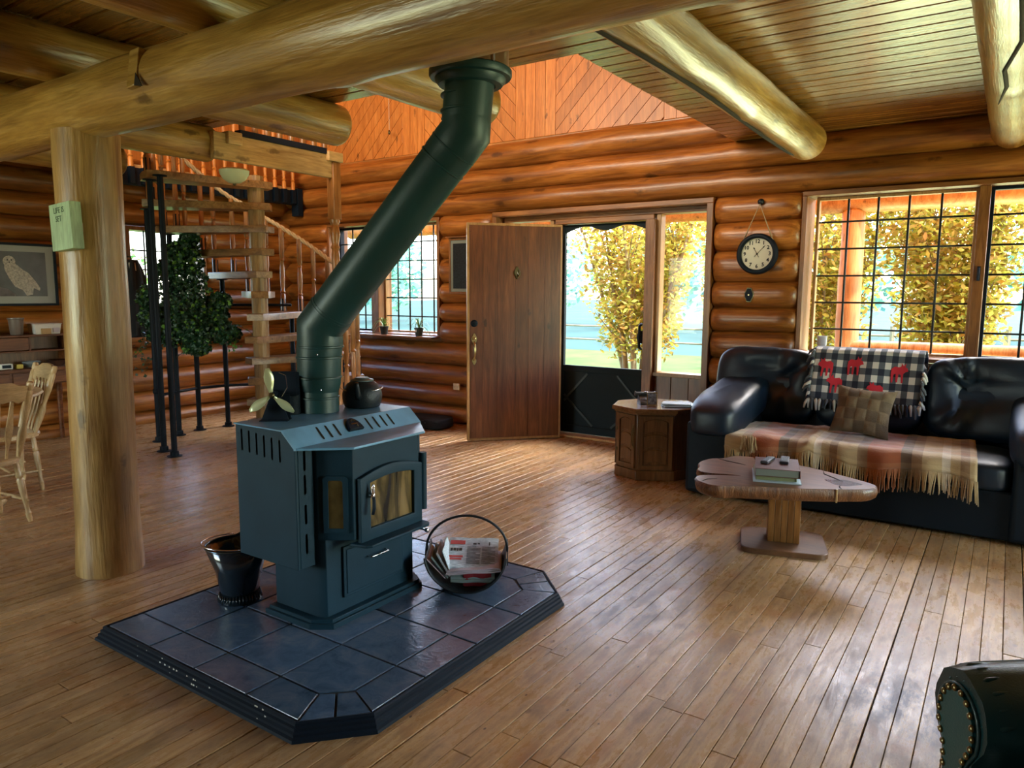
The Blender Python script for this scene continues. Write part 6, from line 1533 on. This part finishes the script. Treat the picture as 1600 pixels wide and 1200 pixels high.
MB().lathe([(.065,.0),(.07,.015),(.07,.03)], (-5.10,3.62,2.305), n=20).build('mount', M_white, gl, smooth=40)
MB().lathe([(.012,-.098),(.05,-.090),(.085,-.066),(.108,-.030),(.114,.0),(.10,.012)], (-5.10,3.62,2.395-.06), n=28).build('shade', M_glob, gl, smooth=60)
MB().lathe([(.004,-.016),(.012,-.010),(.014,.0)], (-5.10,3.62,2.395-.158), n=12).build('finial', M_oldbrass, gl, smooth=True)
tag(gl, 'frosted glass bowl ceiling light beside the pine header board', 'ceiling light')
# loft edge beyond the stair with balusters on black brackets
le = empty('loft_balustrade', (-7.20, 4.7, 2.42))
MB().box(-7.26,-7.20,3.30,5.95,2.43,2.60).build('edge_board', mat('dark_fascia', (.005,.007,.018), .8), le, bevel=.004)
sp_ = []
for k in range(20):
    y = 3.42+.13*k; sp_.append(((-7.175, y, 2.52), .80)); MB().box(-7.198,-7.150,y-.025,y+.025,2.44,2.60).build('baluster_bracket', M_black, le)
balusters(le, sp_, M_gable); MB().box(-7.21,-7.14,3.30,5.98,3.33,3.37).build('top_rail', M_balu, le, bevel=.006)
MB().box(-7.26,-7.14,5.93,6.0,2.30,2.62).build('corner_bracket', M_black, le)
MB().box(XL+.1, -7.20, 3.30, 6.05, 2.60, 2.63).build('walkway_board', M_pine, le)
tag(le, 'row of loft balusters on black brackets along the left wall above the stairs', 'balustrade')

# ------------------------------------------------------------------ ivy on the stair poles
ivy = empty('ivy', (-6.5, 4.1, 1.5))
iv = random.Random(14); R3 = Vector((.827,.562,0)); ic = Vector((-6.46,3.98,0))
blobs = []
for (dx, z, w, h) in ((.08,1.88,.11,.06),(.02,1.78,.20,.09),(.0,1.66,.24,.11),(-.02,1.52,.29,.13),(.03,1.38,.28,.14),(.02,1.24,.32,.14),(.06,1.10,.30,.12),(.12,.98,.24,.10),(.30,1.16,.14,.11),(.38,1.00,.18,.10),(.22,1.06,.24,.14),(-.12,1.00,.24,.13),(-.30,1.16,.16,.13),(-.34,1.34,.12,.11),(-.26,.98,.12,.08),(-.14,1.60,.12,.08),(.34,1.30,.13,.10),(.10,.86,.16,.07),(.02,1.16,.36,.16)):
    blobs.append((ic+R3*dx+Vector((0,0,z)), (w*.95, w*.8, h)))
def ivyleaf(mb, p, s_, rngx):
    n_ = Vector((rngx.uniform(-.4,1),rngx.uniform(-1,.2),rngx.uniform(-.2,.9))).normalized(); a = n_.cross(Vector((rngx.gauss(0,1),rngx.gauss(0,1),rngx.gauss(0,1)))).normalized(); b_ = n_.cross(a)
    o5 = [(0,-.55),(.42,-.25),(.62,.12),(.25,.22),(0,.80),(-.25,.22),(-.62,.12),(-.42,-.25)]
    i0 = len(mb.v); mb.v += [p+a*(x*s_)+b_*(y*s_)-n_*(s_*.25*abs(x)) for x, y in o5]; mb.f.append(tuple(i0+k for k in range(8))); mb.mi.append(0)
m1, m2 = MB(), MB()
for k in range(14000):
    c, R = blobs[iv.randrange(len(blobs))]; u = Vector((iv.gauss(0,1),iv.gauss(0,1),iv.gauss(0,1))).normalized()*(iv.random()**.4)
    ivyleaf(m1 if iv.random() < .86 else m2, c+Vector((u.x*R[0],u.y*R[1],u.z*R[2])), iv.uniform(.018,.036), iv)
vines = MB()
for k in range(16):
    b0 = blobs[iv.randrange(3, len(blobs))][0]; dx = iv.uniform(-.3,.3); p = b0.copy(); pts = [p.copy()]
    for q in range(5): p = p+R3*(dx*.2+iv.uniform(-.02,.02))+Vector((0,0,-iv.uniform(.02,.06))); pts.append(p.copy()); ivyleaf(m2 if iv.random() < .4 else m1, p, iv.uniform(.02,.032), iv)
    vines.tube(pts, .0025, n=4)
for (dx, zt, zb) in ((-.42,1.0,.62),(.46,1.05,.85)):
    pts = [ic+R3*(dx+.03*math.sin(q*1.7))+Vector((0,0,zt+(zb-zt)*q/7)) for q in range(8)]; vines.tube(pts, .003, n=4)
    for p in pts:
        for q in range(4): ivyleaf(m2 if dx > 0 else m1, p+Vector((iv.uniform(-.05,.05),iv.uniform(-.05,.05),iv.uniform(-.03,.03))), iv.uniform(.02,.034), iv)
m1.build('foliage', M_leaf, ivy, kind='stuff'); m2.build('young_foliage', M_leaf2, ivy, kind='stuff'); vines.build('vines', M_stem, ivy, kind='stuff')
pc = ic+Vector((0,0,1.18)); MB().lathe([(.075,0),(.10,.15),(.108,.155),(.108,.17),(.095,.17)], pc, n=20).build('hanging_pot', M_pot, ivy, smooth=40)
mb = MB()
for k in range(3): a = 2*PI*k/3; mb.tube([pc+Vector((.1*math.cos(a),.1*math.sin(a),.16)), ic+Vector((0,0,1.99))], .002, n=4)
mb.tube([ic+Vector((0,0,1.96)), ic+Vector((0,0,2.14))], .003, n=5); mb.build('hanger', M_metal, ivy)
tag(ivy, 'dense dark green hanging ivy trailing in front of the left wall window', 'plant')

coat = empty('dark_coat', (-7.38, 3.97, 1.0))
def coatf(u, v):
    z = .93+.78*v; hw = .155*(1-.55*max(0, (v-.72)/.28)**1.6)*(1+.06*math.sin(v*6)); return (-7.36+.05*math.sin(PI*u)+.012*math.sin(u*19), 3.985+(u-.5)*2*hw, z)
MB().grid(coatf, 16, 22).build('cloth', M_fabricblk, coat, smooth=True, solid=.012)
MB().box(-7.325,-7.315,3.94,4.02,1.60,1.68).build('white_tag', M_white, coat); MB().tube([(-7.45,3.985,1.74),(-7.36,3.985,1.74),(-7.345,3.985,1.70)], .006, n=6).build('hook', M_metal, coat)
tag(coat, 'dark coat with a white tag hanging between the column and the left window', 'coat')

# ------------------------------------------------------------------ pots on the sill
def spider(c, label, seed, tagged=False):
    r = random.Random(seed); o = empty('potted_plant', c); c = Vector(c)
    MB().lathe([(.036,0),(.048,.075),(.052,.078),(.052,.092),(.046,.092),(.042,.080)], c, n=18).build('pot', M_pot, o, smooth=40)
    if tagged: MB().box(c.x-.012, c.x+.010, c.y-.0505, c.y-.0485, c.z+.045, c.z+.072).build('price_label', M_white, o)
    for k in range(16):
        a = r.uniform(0, 2*PI); L = r.uniform(.10,.24); pts = []
        for q in range(7):
            u = q/6; pts.append(c+Vector((math.cos(a)*L*u, math.sin(a)*L*u*.45, .085+.13*u*(1.25-u)*2*r.uniform(.9,1.1)*(1 if k % 4 else .4)-(.16*u*u if k % 3 == 0 else 0))))
        vs = []; sd_ = Vector((-math.sin(a), math.cos(a), 0))
        for q, p in enumerate(pts): w = .0055*(1-(q/6)**2)+.0006; vs += [p-sd_*w, p+sd_*w+Vector((0,0,.002))]
        MB().add(vs, [(2*q, 2*q+1, 2*q+3, 2*q+2) for q in range(6)]).build('leaf', M_spider, o, smooth=True)
    tag(o, label, 'plant', 'spider plants on the window sill')
spider((-5.83, 6.00, .926), 'spider plant in a plain black pot on the window sill, nearer the stovepipe', 1)
spider((-5.31, 6.00, .926), 'spider plant in a black pot with a price label on the sill, nearer the door', 2, True)
cupc = Vector((-1.215, 6.14, .939)); MB_c = MB().lathe([(.028,0),(.031,.003),(.038,.135),(.036,.135),(.030,.006)], cupc, n=20).build('travel_cup', mat('cup_grey', (.42,.42,.45), .4), smooth=40)
tag(MB_c, 'grey-white cup standing in the corner of the big window sill', 'cup')

# ------------------------------------------------------------------ things on the back wall
ck = empty('wall_clock', (-1.705, 5.99, 1.717)); CM = frameM((-1.705, 5.985, 1.717), (1,0,0), (0,0,1))
MB(CM).lathe([(.124,.012),(.126,.034),(.136,.044),(.150,.042),(.160,.028),(.162,.0),(.05,.0)], n=48).build('rim', M_black, ck, smooth=40)
MB(CM).lathe([(.127,.0),(.127,.014),(.0005,.014)], n=48).build('face', mat('clock_face', (.62,.63,.52), .5), ck)
CMz = CM@Matrix.Translation((0,0,.0148))
for h in range(1, 13):
    a = PI/2-2*PI*h/12; text('numeral', str(h), .040, CMz@Matrix.Translation((.098*math.cos(a), .098*math.sin(a), 0)), M_black, ck, bold=.0012)
def hand(deg, L, w):
    a = PI/2-math.radians(deg); mb = MB(CMz@Matrix.Rotation(a, 4, 'Z')); mb.prism([(-.03,-w*.5),(L*.72,-w*.5),(L*.74,-w*1.6),(L,0),(L*.74,w*1.6),(L*.72,w*.5),(-.03,w*.5)], .002, .003); mb.lathe([(.006,0),(.006,.004)], n=12); return mb.build('hand', M_black, ck)
hand(-29, .062, .004); hand(43, .092, .003)
MB().tube([(-1.705-.115,5.975,1.825),(-1.700,5.970,2.105),(-1.705+.115,5.975,1.825)], .0055, n=7).build('rope', M_cord, ck, smooth=True)
tag(ck, 'round black-rimmed clock hanging from a rope left of the big window', 'clock')
hk = MB().lathe([(.020,0),(.026,.01),(.022,.03),(.008,.04)], (-1.70,6.01,2.125), n=16, axis=(0,-1,0)).build('wall_hook', M_iron, smooth=50); tag(hk, 'dark iron knob hook on the log above the clock', 'hook')
th = empty('doorbell_plate', (-1.765, 6.02, 1.39)); TMh = frameM((-1.765, 6.012, 1.392), (1,0,0), (0,0,1))
def fancy(w, h): 
    return [(w*math.cos(a)*(1+.10*math.cos(4*a)), h*math.sin(a)*(1+.07*math.cos(6*a))) for a in [2*PI*k/28 for k in range(28)]]
MB(TMh).prism(fancy(.036,.062), 0, .008, ch=.002).build('brass_rim', M_oldbrass, th); MB(TMh).prism(fancy(.030,.055), .006, .012, ch=.002).build('plate', M_black, th); MB(TMh).lathe([(.006,0),(.005,.006)], (0,0,.012), n=10).build('button', M_brass, th)
tag(th, 'ornate black and brass plate on the log below the clock', 'switch plate')
ol_ = empty('wall_outlet', (-4.785, 5.99, .41)); OM = frameM((-4.785, 5.992, .411), (1,0,0), (0,0,1))
MB(OM).box(-.040,.040,-.033,.033,-.01,.006).build('plate', M_cream, ol_, bevel=.002)
mb = MB(OM)
for x in (-.018,.018): mb.box(x-.009,x-.007,-.004,.006,.006,.0066).box(x+.003,x+.005,-.004,.006,.006,.0066).lathe([(.0022,.006),(.0022,.0066)], (x-.002,-.010,0), n=8)
mb.build('sockets', M_black, ol_); tag(ol_, 'cream electrical outlet low on the log wall left of the front door', 'outlet')
pc_ = empty('framed_picture', (-4.66, 5.97, 1.38))
def pframe(p, x0, x1, z0, z1, yf, mtl, w=.022, t=.022):
    MB().box(x0, x1, yf-t, yf, z1-w, z1).build('frame', mtl, p, bevel=.003); MB().box(x0, x1, yf-t, yf, z0, z0+w).build('frame', mtl, p, bevel=.003)
    MB().box(x0, x0+w, yf-t, yf, z0+w, z1-w).build('frame', mtl, p, bevel=.003); MB().box(x1-w, x1, yf-t, yf, z0+w, z1-w).build('frame', mtl, p, bevel=.003)
pframe(pc_, -4.875, -4.465, 1.385, 1.955, 6.005, M_trimw)
MB().box(-4.853,-4.487,5.992,6.0,1.407,1.933).build('mat_border', mat('grey_mat', (.20,.23,.20), .7), pc_); MB().box(-4.822,-4.518,5.989,5.993,1.44,1.90).build('dark_picture', mat('dark_picture', (.010,.014,.018), .35, var=.9, vscale=60), pc_)
MB().box(-4.89,-4.45,5.955,6.02,1.957,1.972).build('ledge', M_trimx, pc_)
tag(pc_, 'framed dark picture half hidden behind the open door', 'picture')
cd_ = empty('pull_pendant', (-5.80, 6.05, 3.14)); MB().tube([(-5.80,6.10,3.75),(-5.80,6.10,3.16)], .0022, n=5).build('cord', M_white, cd_); MB().lathe([(.004,.03),(.014,.01),(.012,-.012),(.004,-.02)], (-5.80,6.10,3.14), n=12).build('bob', M_oldbrass, cd_, smooth=True)
MB().lathe([(.006,0),(.012,.004)], (-5.80,6.12,3.75), n=8, axis=(0,1,0)).build('screw_eye', M_metal, cd_)
tag(cd_, 'small pendant on a thin cord hanging against the gable boards', 'pendant')
bag = empty('black_case', (-4.98, 5.72, 0)); BGM = Matrix.Translation((-4.98,5.72,0))@Matrix.Rotation(.10, 4, 'Z')
cushion('body', 0, 0, .062, .56, .30, .118, BGM, bag, M_fabricblk, p=6)
MB(BGM).tube([(.10,-.155,.07),(.10,-.19,.10),(.0,-.20,.105),(-.10,-.19,.10),(-.10,-.155,.07)], .008, n=6).build('handle', M_fabricblk, bag, smooth=True); MB(BGM).tube([(-.27,-.145,.075),(.27,-.145,.075)], .003, n=5).build('zipper', M_metal, bag)
tag(bag, 'flat black soft case lying on the floor by the log wall', 'case')

# ------------------------------------------------------------------ sign on the column
sg = empty('wooden_sign', (-3.57, 1.64, 1.58)); M_sign = wood('green_lit_board', (.36,.52,.32), (.50,.72,.46), (.60,.82,.55), axis='z', s=1.6, rough=.5, coat=.1, knots=.2, knotcol=(.10,.16,.09), bump=.15, rnd=0)  # green light falling on the pale board is put into its colour
SM = Matrix.Translation((-3.565,1.62,1.685))@Matrix.Rotation(math.radians(-3.0), 4, 'Y')
MB(SM).box(-.096,.096,0,.050,-.104,.104).build('board', M_sign, sg, bevel=.002)
MB(SM).box(-.02,.03,.05,.085,-.02,.02).build('mounting_block', M_post, sg)
SMt = SM@Matrix(((1,0,0,0),(0,0,-1,-.0004),(0,1,0,0),(0,0,0,1)))
M_ink = mat('ink', (.05,.10,.06), .7)
text('line', 'LIFE IS', .036, SMt@Matrix.Translation((-.005,.072,0)), M_ink, sg); text('line', 'SET', .036, SMt@Matrix.Translation((-.012,.034,0)), M_ink, sg)
tag(sg, 'pale green-lit hand-lettered wooden block sign on the log column', 'sign')

# ------------------------------------------------------------------ desk against the left wall
dk = empty('desk', (-7.28, 2.6, 0))
DY0, DY1 = 1.70, 3.30
MB().box(-7.455,-7.12,DY0-.02,DY1+.02,.685,.710).build('desktop', M_desk, dk, bevel=.004)
for y in (DY0+.03, DY1-.06):
    for x in (-7.43,-7.175): MB().lathe([(.016,.001),(.020,.05),(.022,.25),(.026,.50),(.026,.56)], (x+.015,y+.015,0), n=12).build('leg', M_desk, dk, smooth=40)
MB().box(-7.445,-7.155,DY0,DY1,.560,.685).build('apron', M_desk, dk, bevel=.003)
for k in range(3):
    y0 = DY0+.02+k*.525; d_ = MB().box(-7.152,-7.138,y0,y0+.50,.572,.675).build('drawer', M_desk, dk, bevel=.004)
    MB().lathe([(.007,0),(.008,.010),(.016,.016),(.016,.024),(.008,.028)], (-7.138,y0+.25,.625), n=14, axis=(1,0,0)).build('knob', M_desk, d_, smooth=50)
hu = MB(); 
MB().box(-7.455,-7.23,DY0,DY1+.05,.985,1.003).build('hutch_shelf', M_desk, dk, bevel=.003); MB().box(-7.455,-7.23,DY0,DY1,.848,.862).build('hutch_shelf', M_desk, dk, bevel=.003)
for y in (DY0, 2.955, DY1-.015): MB().box(-7.455,-7.24,y,y+.015,.710 if y != 2.955 else .862,.985).build('divider', M_desk, dk)
for k, (a, b_) in enumerate(((1.72,2.33),(2.345,2.95))):
    d_ = MB().box(-7.245,-7.232,a,b_,.868,.980).build('drawer', M_desk, dk, bevel=.003); MB().lathe([(.006,0),(.007,.008),(.015,.014),(.014,.022),(.006,.025)], (-7.232,(a+b_)/2,.925), n=14, axis=(1,0,0)).build('knob', M_desk, d_, smooth=50)
MB().box(-7.46,-7.448,DY0,DY1,.71,.985).build('back_board', M_cab, dk)
tag(dk, 'dark red-brown desk with a low hutch against the left log wall', 'desk')
def solo(o, label, cat, group=None): tag(o, label, cat, group)
solo(MB().lathe([(.048,0),(.050,.004),(.060,.135),(.066,.14),(.066,.15),(.058,.15),(.047,.008)], (-7.33,2.90,1.004), n=24).build('canister', mat('smoked_plastic', (.16,.12,.10), .3), smooth=40), 'smoky plastic tub on the desk hutch left of the white tray', 'tub')
wt = empty('white_tray', (-7.33,3.13,1.004)); M_wp = mat('white_tray', (.70,.66,.62), .4)
mb = MB(); b0 = [(-.065,-.10),(.065,-.10),(.065,.10),(-.065,.10)]
mb.add([(x-7.33, y+3.13, 1.004) for x, y in b0]+[(x*1.12-7.33, y*1.12+3.13, 1.094) for x, y in b0]+[(x*1.2-7.33, y*1.18+3.13, 1.096) for x, y in b0], [(0,3,2,1)]+[(k,(k+1)%4,4+(k+1)%4,4+k) for k in range(4)]+[(4+k,4+(k+1)%4,8+(k+1)%4,8+k) for k in range(4)])
mb.build('basin', M_wp, wt, solid=.003); MB().box(-7.262,-7.238,3.07,3.145,1.004,1.055).build('label_card', mat('tan_card', (.42,.26,.12), .7), wt); MB().box(-7.268,-7.250,3.17,3.225,1.02,1.06).build('red_label', M_pinkp, wt)
tag(wt, 'white plastic tray of papers on the desk hutch', 'tray')
solo(MB().lathe([(.050,0),(.075,.045),(.078,.05),(.070,.05),(.046,.004)], (-7.29,2.985,.711), n=24).build('glass_bowl', mat('clear_bowl', (.25,.27,.27), .1, spec=.8), smooth=50), 'clear glass bowl on the desk below the hutch', 'bowl')
solo(MB().lathe([(.050,0),(.085,.05),(.095,.056),(.086,.056),(.046,.004)], (-7.235,3.175,.711), n=28).build('steel_bowl', M_chrome, smooth=50), 'shiny steel bowl at the column end of the desk', 'bowl')
ph_ = empty('desk_clock', (-7.22,2.74,.711)); MB().box(-7.25,-7.20,2.70,2.80,.711,.76).build('case', M_white, ph_, bevel=.006); MB().box(-7.199,-7.197,2.715,2.785,.722,.75).build('screen', M_black, ph_)
tag(ph_, 'small white clock with a dark screen on the desk', 'clock')
solo(MB().box(-7.26,-7.20,2.83,2.88,.711,.748).build('yellow_box', mat('yellow_card', (.55,.42,.08), .6), bevel=.003), 'little yellow box on the desk beside the small white clock', 'box')
# owl picture
ow = empty('owl_picture', (-7.44, 2.90, 1.26)); OX = -7.442
OMx = Matrix(((0,0,1,OX),(1,0,0,0),(0,1,0,0),(0,0,0,1)))
for (a, b_, c, d) in ((2.44,3.315,1.80,1.822),(2.44,3.315,1.258,1.28),(2.44,2.462,1.28,1.80),(3.293,3.315,1.28,1.80)): MB(OMx).box(a, b_, c, d, -.01, .018).build('frame', M_black, ow, bevel=.002)
MB(OMx).box(2.462,3.293,1.28,1.80,0,.004).build('mat_board', mat('mat_grey', (.27,.28,.26), .35, coat=.4), ow)
MB(OMx).box(2.54,3.225,1.345,1.745,.004,.006).build('photograph', mat('owl_bg', (.035,.032,.035), .3, var=.6, vscale=7, coat=.3), ow)
M_owl = mat('owl_white', (.42,.38,.35), .5, var=.45, vscale=75)
mb = MB(OMx); mb.prism([(2.925+.050*math.cos(a), 1.655+.050*math.sin(a)) for a in [2*PI*k/16 for k in range(16)]], .006, .0075)
mb.prism([(2.885,1.63),(2.97,1.64),(3.03,1.585),(3.075,1.555),(3.13,1.48),(3.165,1.42),(3.16,1.395),(3.11,1.42),(3.10,1.36),(3.05,1.35),(3.02,1.40),(2.96,1.43),(2.92,1.50),(2.885,1.58)], .006, .0072); owl = mb.build('owl', M_owl, ow)
mb = MB(OMx)
for (y, z, r) in ((2.912,1.668,.006),(2.945,1.668,.006),(2.926,1.648,.005)): mb.prism([(y+r*math.cos(a), z+r*1.1*math.sin(a)) for a in [2*PI*k/8 for k in range(8)]], .0076, .0082)
mb.build('eyes_and_beak', M_black, ow)
MB(OMx).prism([(2.54,1.345),(2.54,1.53),(2.60,1.52),(2.78,1.44),(2.90,1.41),(2.96,1.36),(2.96,1.345)], .006, .0068).build('rock', mat('rock_grey', (.12,.10,.11), .5, var=.4, vscale=15), ow)
tag(ow, 'black-framed photograph of a snowy owl on the left log wall', 'picture')

# ------------------------------------------------------------------ dining table and chairs
dt = empty('dining_table', (-5.56, 1.70, 0)); tc_ = (-5.56,1.70)
MB().lathe([(.53,0),(.575,.004),(.588,.014),(.582,.026),(.572,.030),(.0005,.030)], (*tc_,.712), n=64).build('tabletop', M_oakx, dt, smooth=30)
MB().lathe([(.34,0),(.34,.06)], (*tc_,.652), n=32).build('apron', M_oak, dt, smooth=40)
MB().lathe([(.06,.10),(.085,.14),(.10,.22),(.07,.30),(.05,.40),(.06,.52),(.09,.60),(.10,.652)], (*tc_,0), n=24).build('pedestal', M_oak, dt, smooth=50)
for k in range(4):
    a = PI/4+PI/2*k; MB().tube([(tc_[0]+.04*math.cos(a),tc_[1]+.04*math.sin(a),.17),(tc_[0]+.22*math.cos(a),tc_[1]+.22*math.sin(a),.12),(tc_[0]+.36*math.cos(a),tc_[1]+.36*math.sin(a),.026)], [.035,.03,.024], n=10).build('foot', M_oak, dt, smooth=True)
tag(dt, 'round blond wood dining table cut by the left edge of the photo', 'table')
def make_chair():
    t = local('dining_chair')
    def seat_out(k=1): 
        pts = []
        for q in range(28):
            a = 2*PI*q/28; x = .215*math.copysign(abs(math.cos(a))**.6, math.cos(a)); y = .205*math.copysign(abs(math.sin(a))**.6, math.sin(a)); pts.append((x*k*(1-.06*(y > 0)), y*k))
        return pts
    mb = MB(); mb.prism(seat_out(.96), .378, .392); mb.prism(seat_out(1.0), .392, .412, ch=.008); mb.build('seat', M_oakx, t, smooth=30)
    prof = [(.011,0),(.016,.03),(.014,.05),(.017,.055),(.014,.062),(.013,.10),(.020,.22),(.021,.27),(.015,.285),(.021,.295),(.016,.31),(.017,.36),(.012,.395)]
    for sx_ in (-1, 1):
        for sy_ in (-1, 1):
            top = Vector((sx_*.155, sy_*.135, .385)); bot = Vector((sx_*.200, sy_*(.160 if sy_ > 0 else .19), .001)); ax = top-bot; L = ax.length
            MB().lathe([(r, z*L/.395) for r, z in prof], bot, n=14, axis=ax).build('leg', M_oak, t, smooth=50)
    def st_(p, q, r=.009):
        p, q = Vector(p), Vector(q); L = (q-p).length; return MB().lathe([(r*.7,0),(r,L*.15),(r*.8,L*.2),(r*1.2,L*.24),(r*.9,L*.28),(r*1.35,L*.5),(r*.9,L*.72),(r*1.2,L*.76),(r*.8,L*.8),(r,L*.85),(r*.7,L)], p, n=10, axis=q-p)
    for sx_ in (-1, 1): st_((sx_*.188,-.175,.14),(sx_*.188,.175,.14)).build('stretcher', M_oak, t, smooth=50)
    st_((-.186,0,.14),(.186,0,.14)).build('stretcher', M_oak, t, smooth=50)
    lean = .145
    for sx_ in (-1, 1):
        p0 = Vector((sx_*.165,.150,.405)); p1 = Vector((sx_*.195,.150+lean,.870)); ax = p1-p0; L = ax.length
        MB().lathe([(.013,0),(.014,.03),(.022,.10*L/.47),(.023,.16),(.015,.22),(.017,.25),(.022,.32),(.021,.42),(.016,.435),(.020,.44),(.019,L-.008),(.012,L)], p0, n=14, axis=ax).build('back_post', M_oak, t, smooth=50)
    for k in range(4):
        x = -.105+.07*k; p0 = Vector((x*.9,.160,.405)); p1 = Vector((x,.150+lean*.78,.775)); d = p1-p0
        vs = []; prof2 = [(.007,0),(.008,.2),(.019,.38),(.020,.5),(.012,.78),(.009,1)]
        for w, u in prof2:
            c = p0+d*u; vs += [c+Vector((-w,-.006,0)), c+Vector((w,-.006,0)), c+Vector((w,.006,0)), c+Vector((-w,.006,0))]
        fs = [(i*4+j, i*4+(j+1)%4, (i+1)*4+(j+1)%4, (i+1)*4+j) for i in range(5) for j in range(4)]+[(3,2,1,0),(20,21,22,23)]
        MB().add(vs, fs).build('spindle', M_oak, t, bevel=.003)
    pts = [(-.185,.765),(-.13,.745),(-.09,.765),(-.045,.752),(0,.768),(.045,.752),(.09,.765),(.13,.745),(.185,.765),(.190,.845),(.13,.852),(.09,.872),(.0,.876),(-.09,.872),(-.13,.852),(-.190,.845)]
    vs = []; n_ = len(pts)
    for s_ in (-.009,.009):
        for x, z in pts: vs.append((x, .150+lean*(z-.405)/.465+s_+.018*(1-(x/.19)**2), z))
    MB().add(vs, [tuple(range(n_)), tuple(reversed(range(n_, 2*n_)))]+[(k, n_+k, n_+(k+1)%n_, (k+1)%n_) for k in range(n_)]).build('crest_rail', M_oakx, t, bevel=.003)
    return t
ch1 = make_chair(); place(ch1, (-4.99, 1.70, .0), math.radians(-86)); tag(ch1, 'blond spindle-back chair cut by the left edge, in front of the round table', 'chair', 'dining chairs')
ch2 = copy_tree(ch1); place(ch2, (-5.78, 2.15, .0), math.radians(-6)); tag(ch2, 'whole blond spindle-back chair on the far side of the round table', 'chair', 'dining chairs')
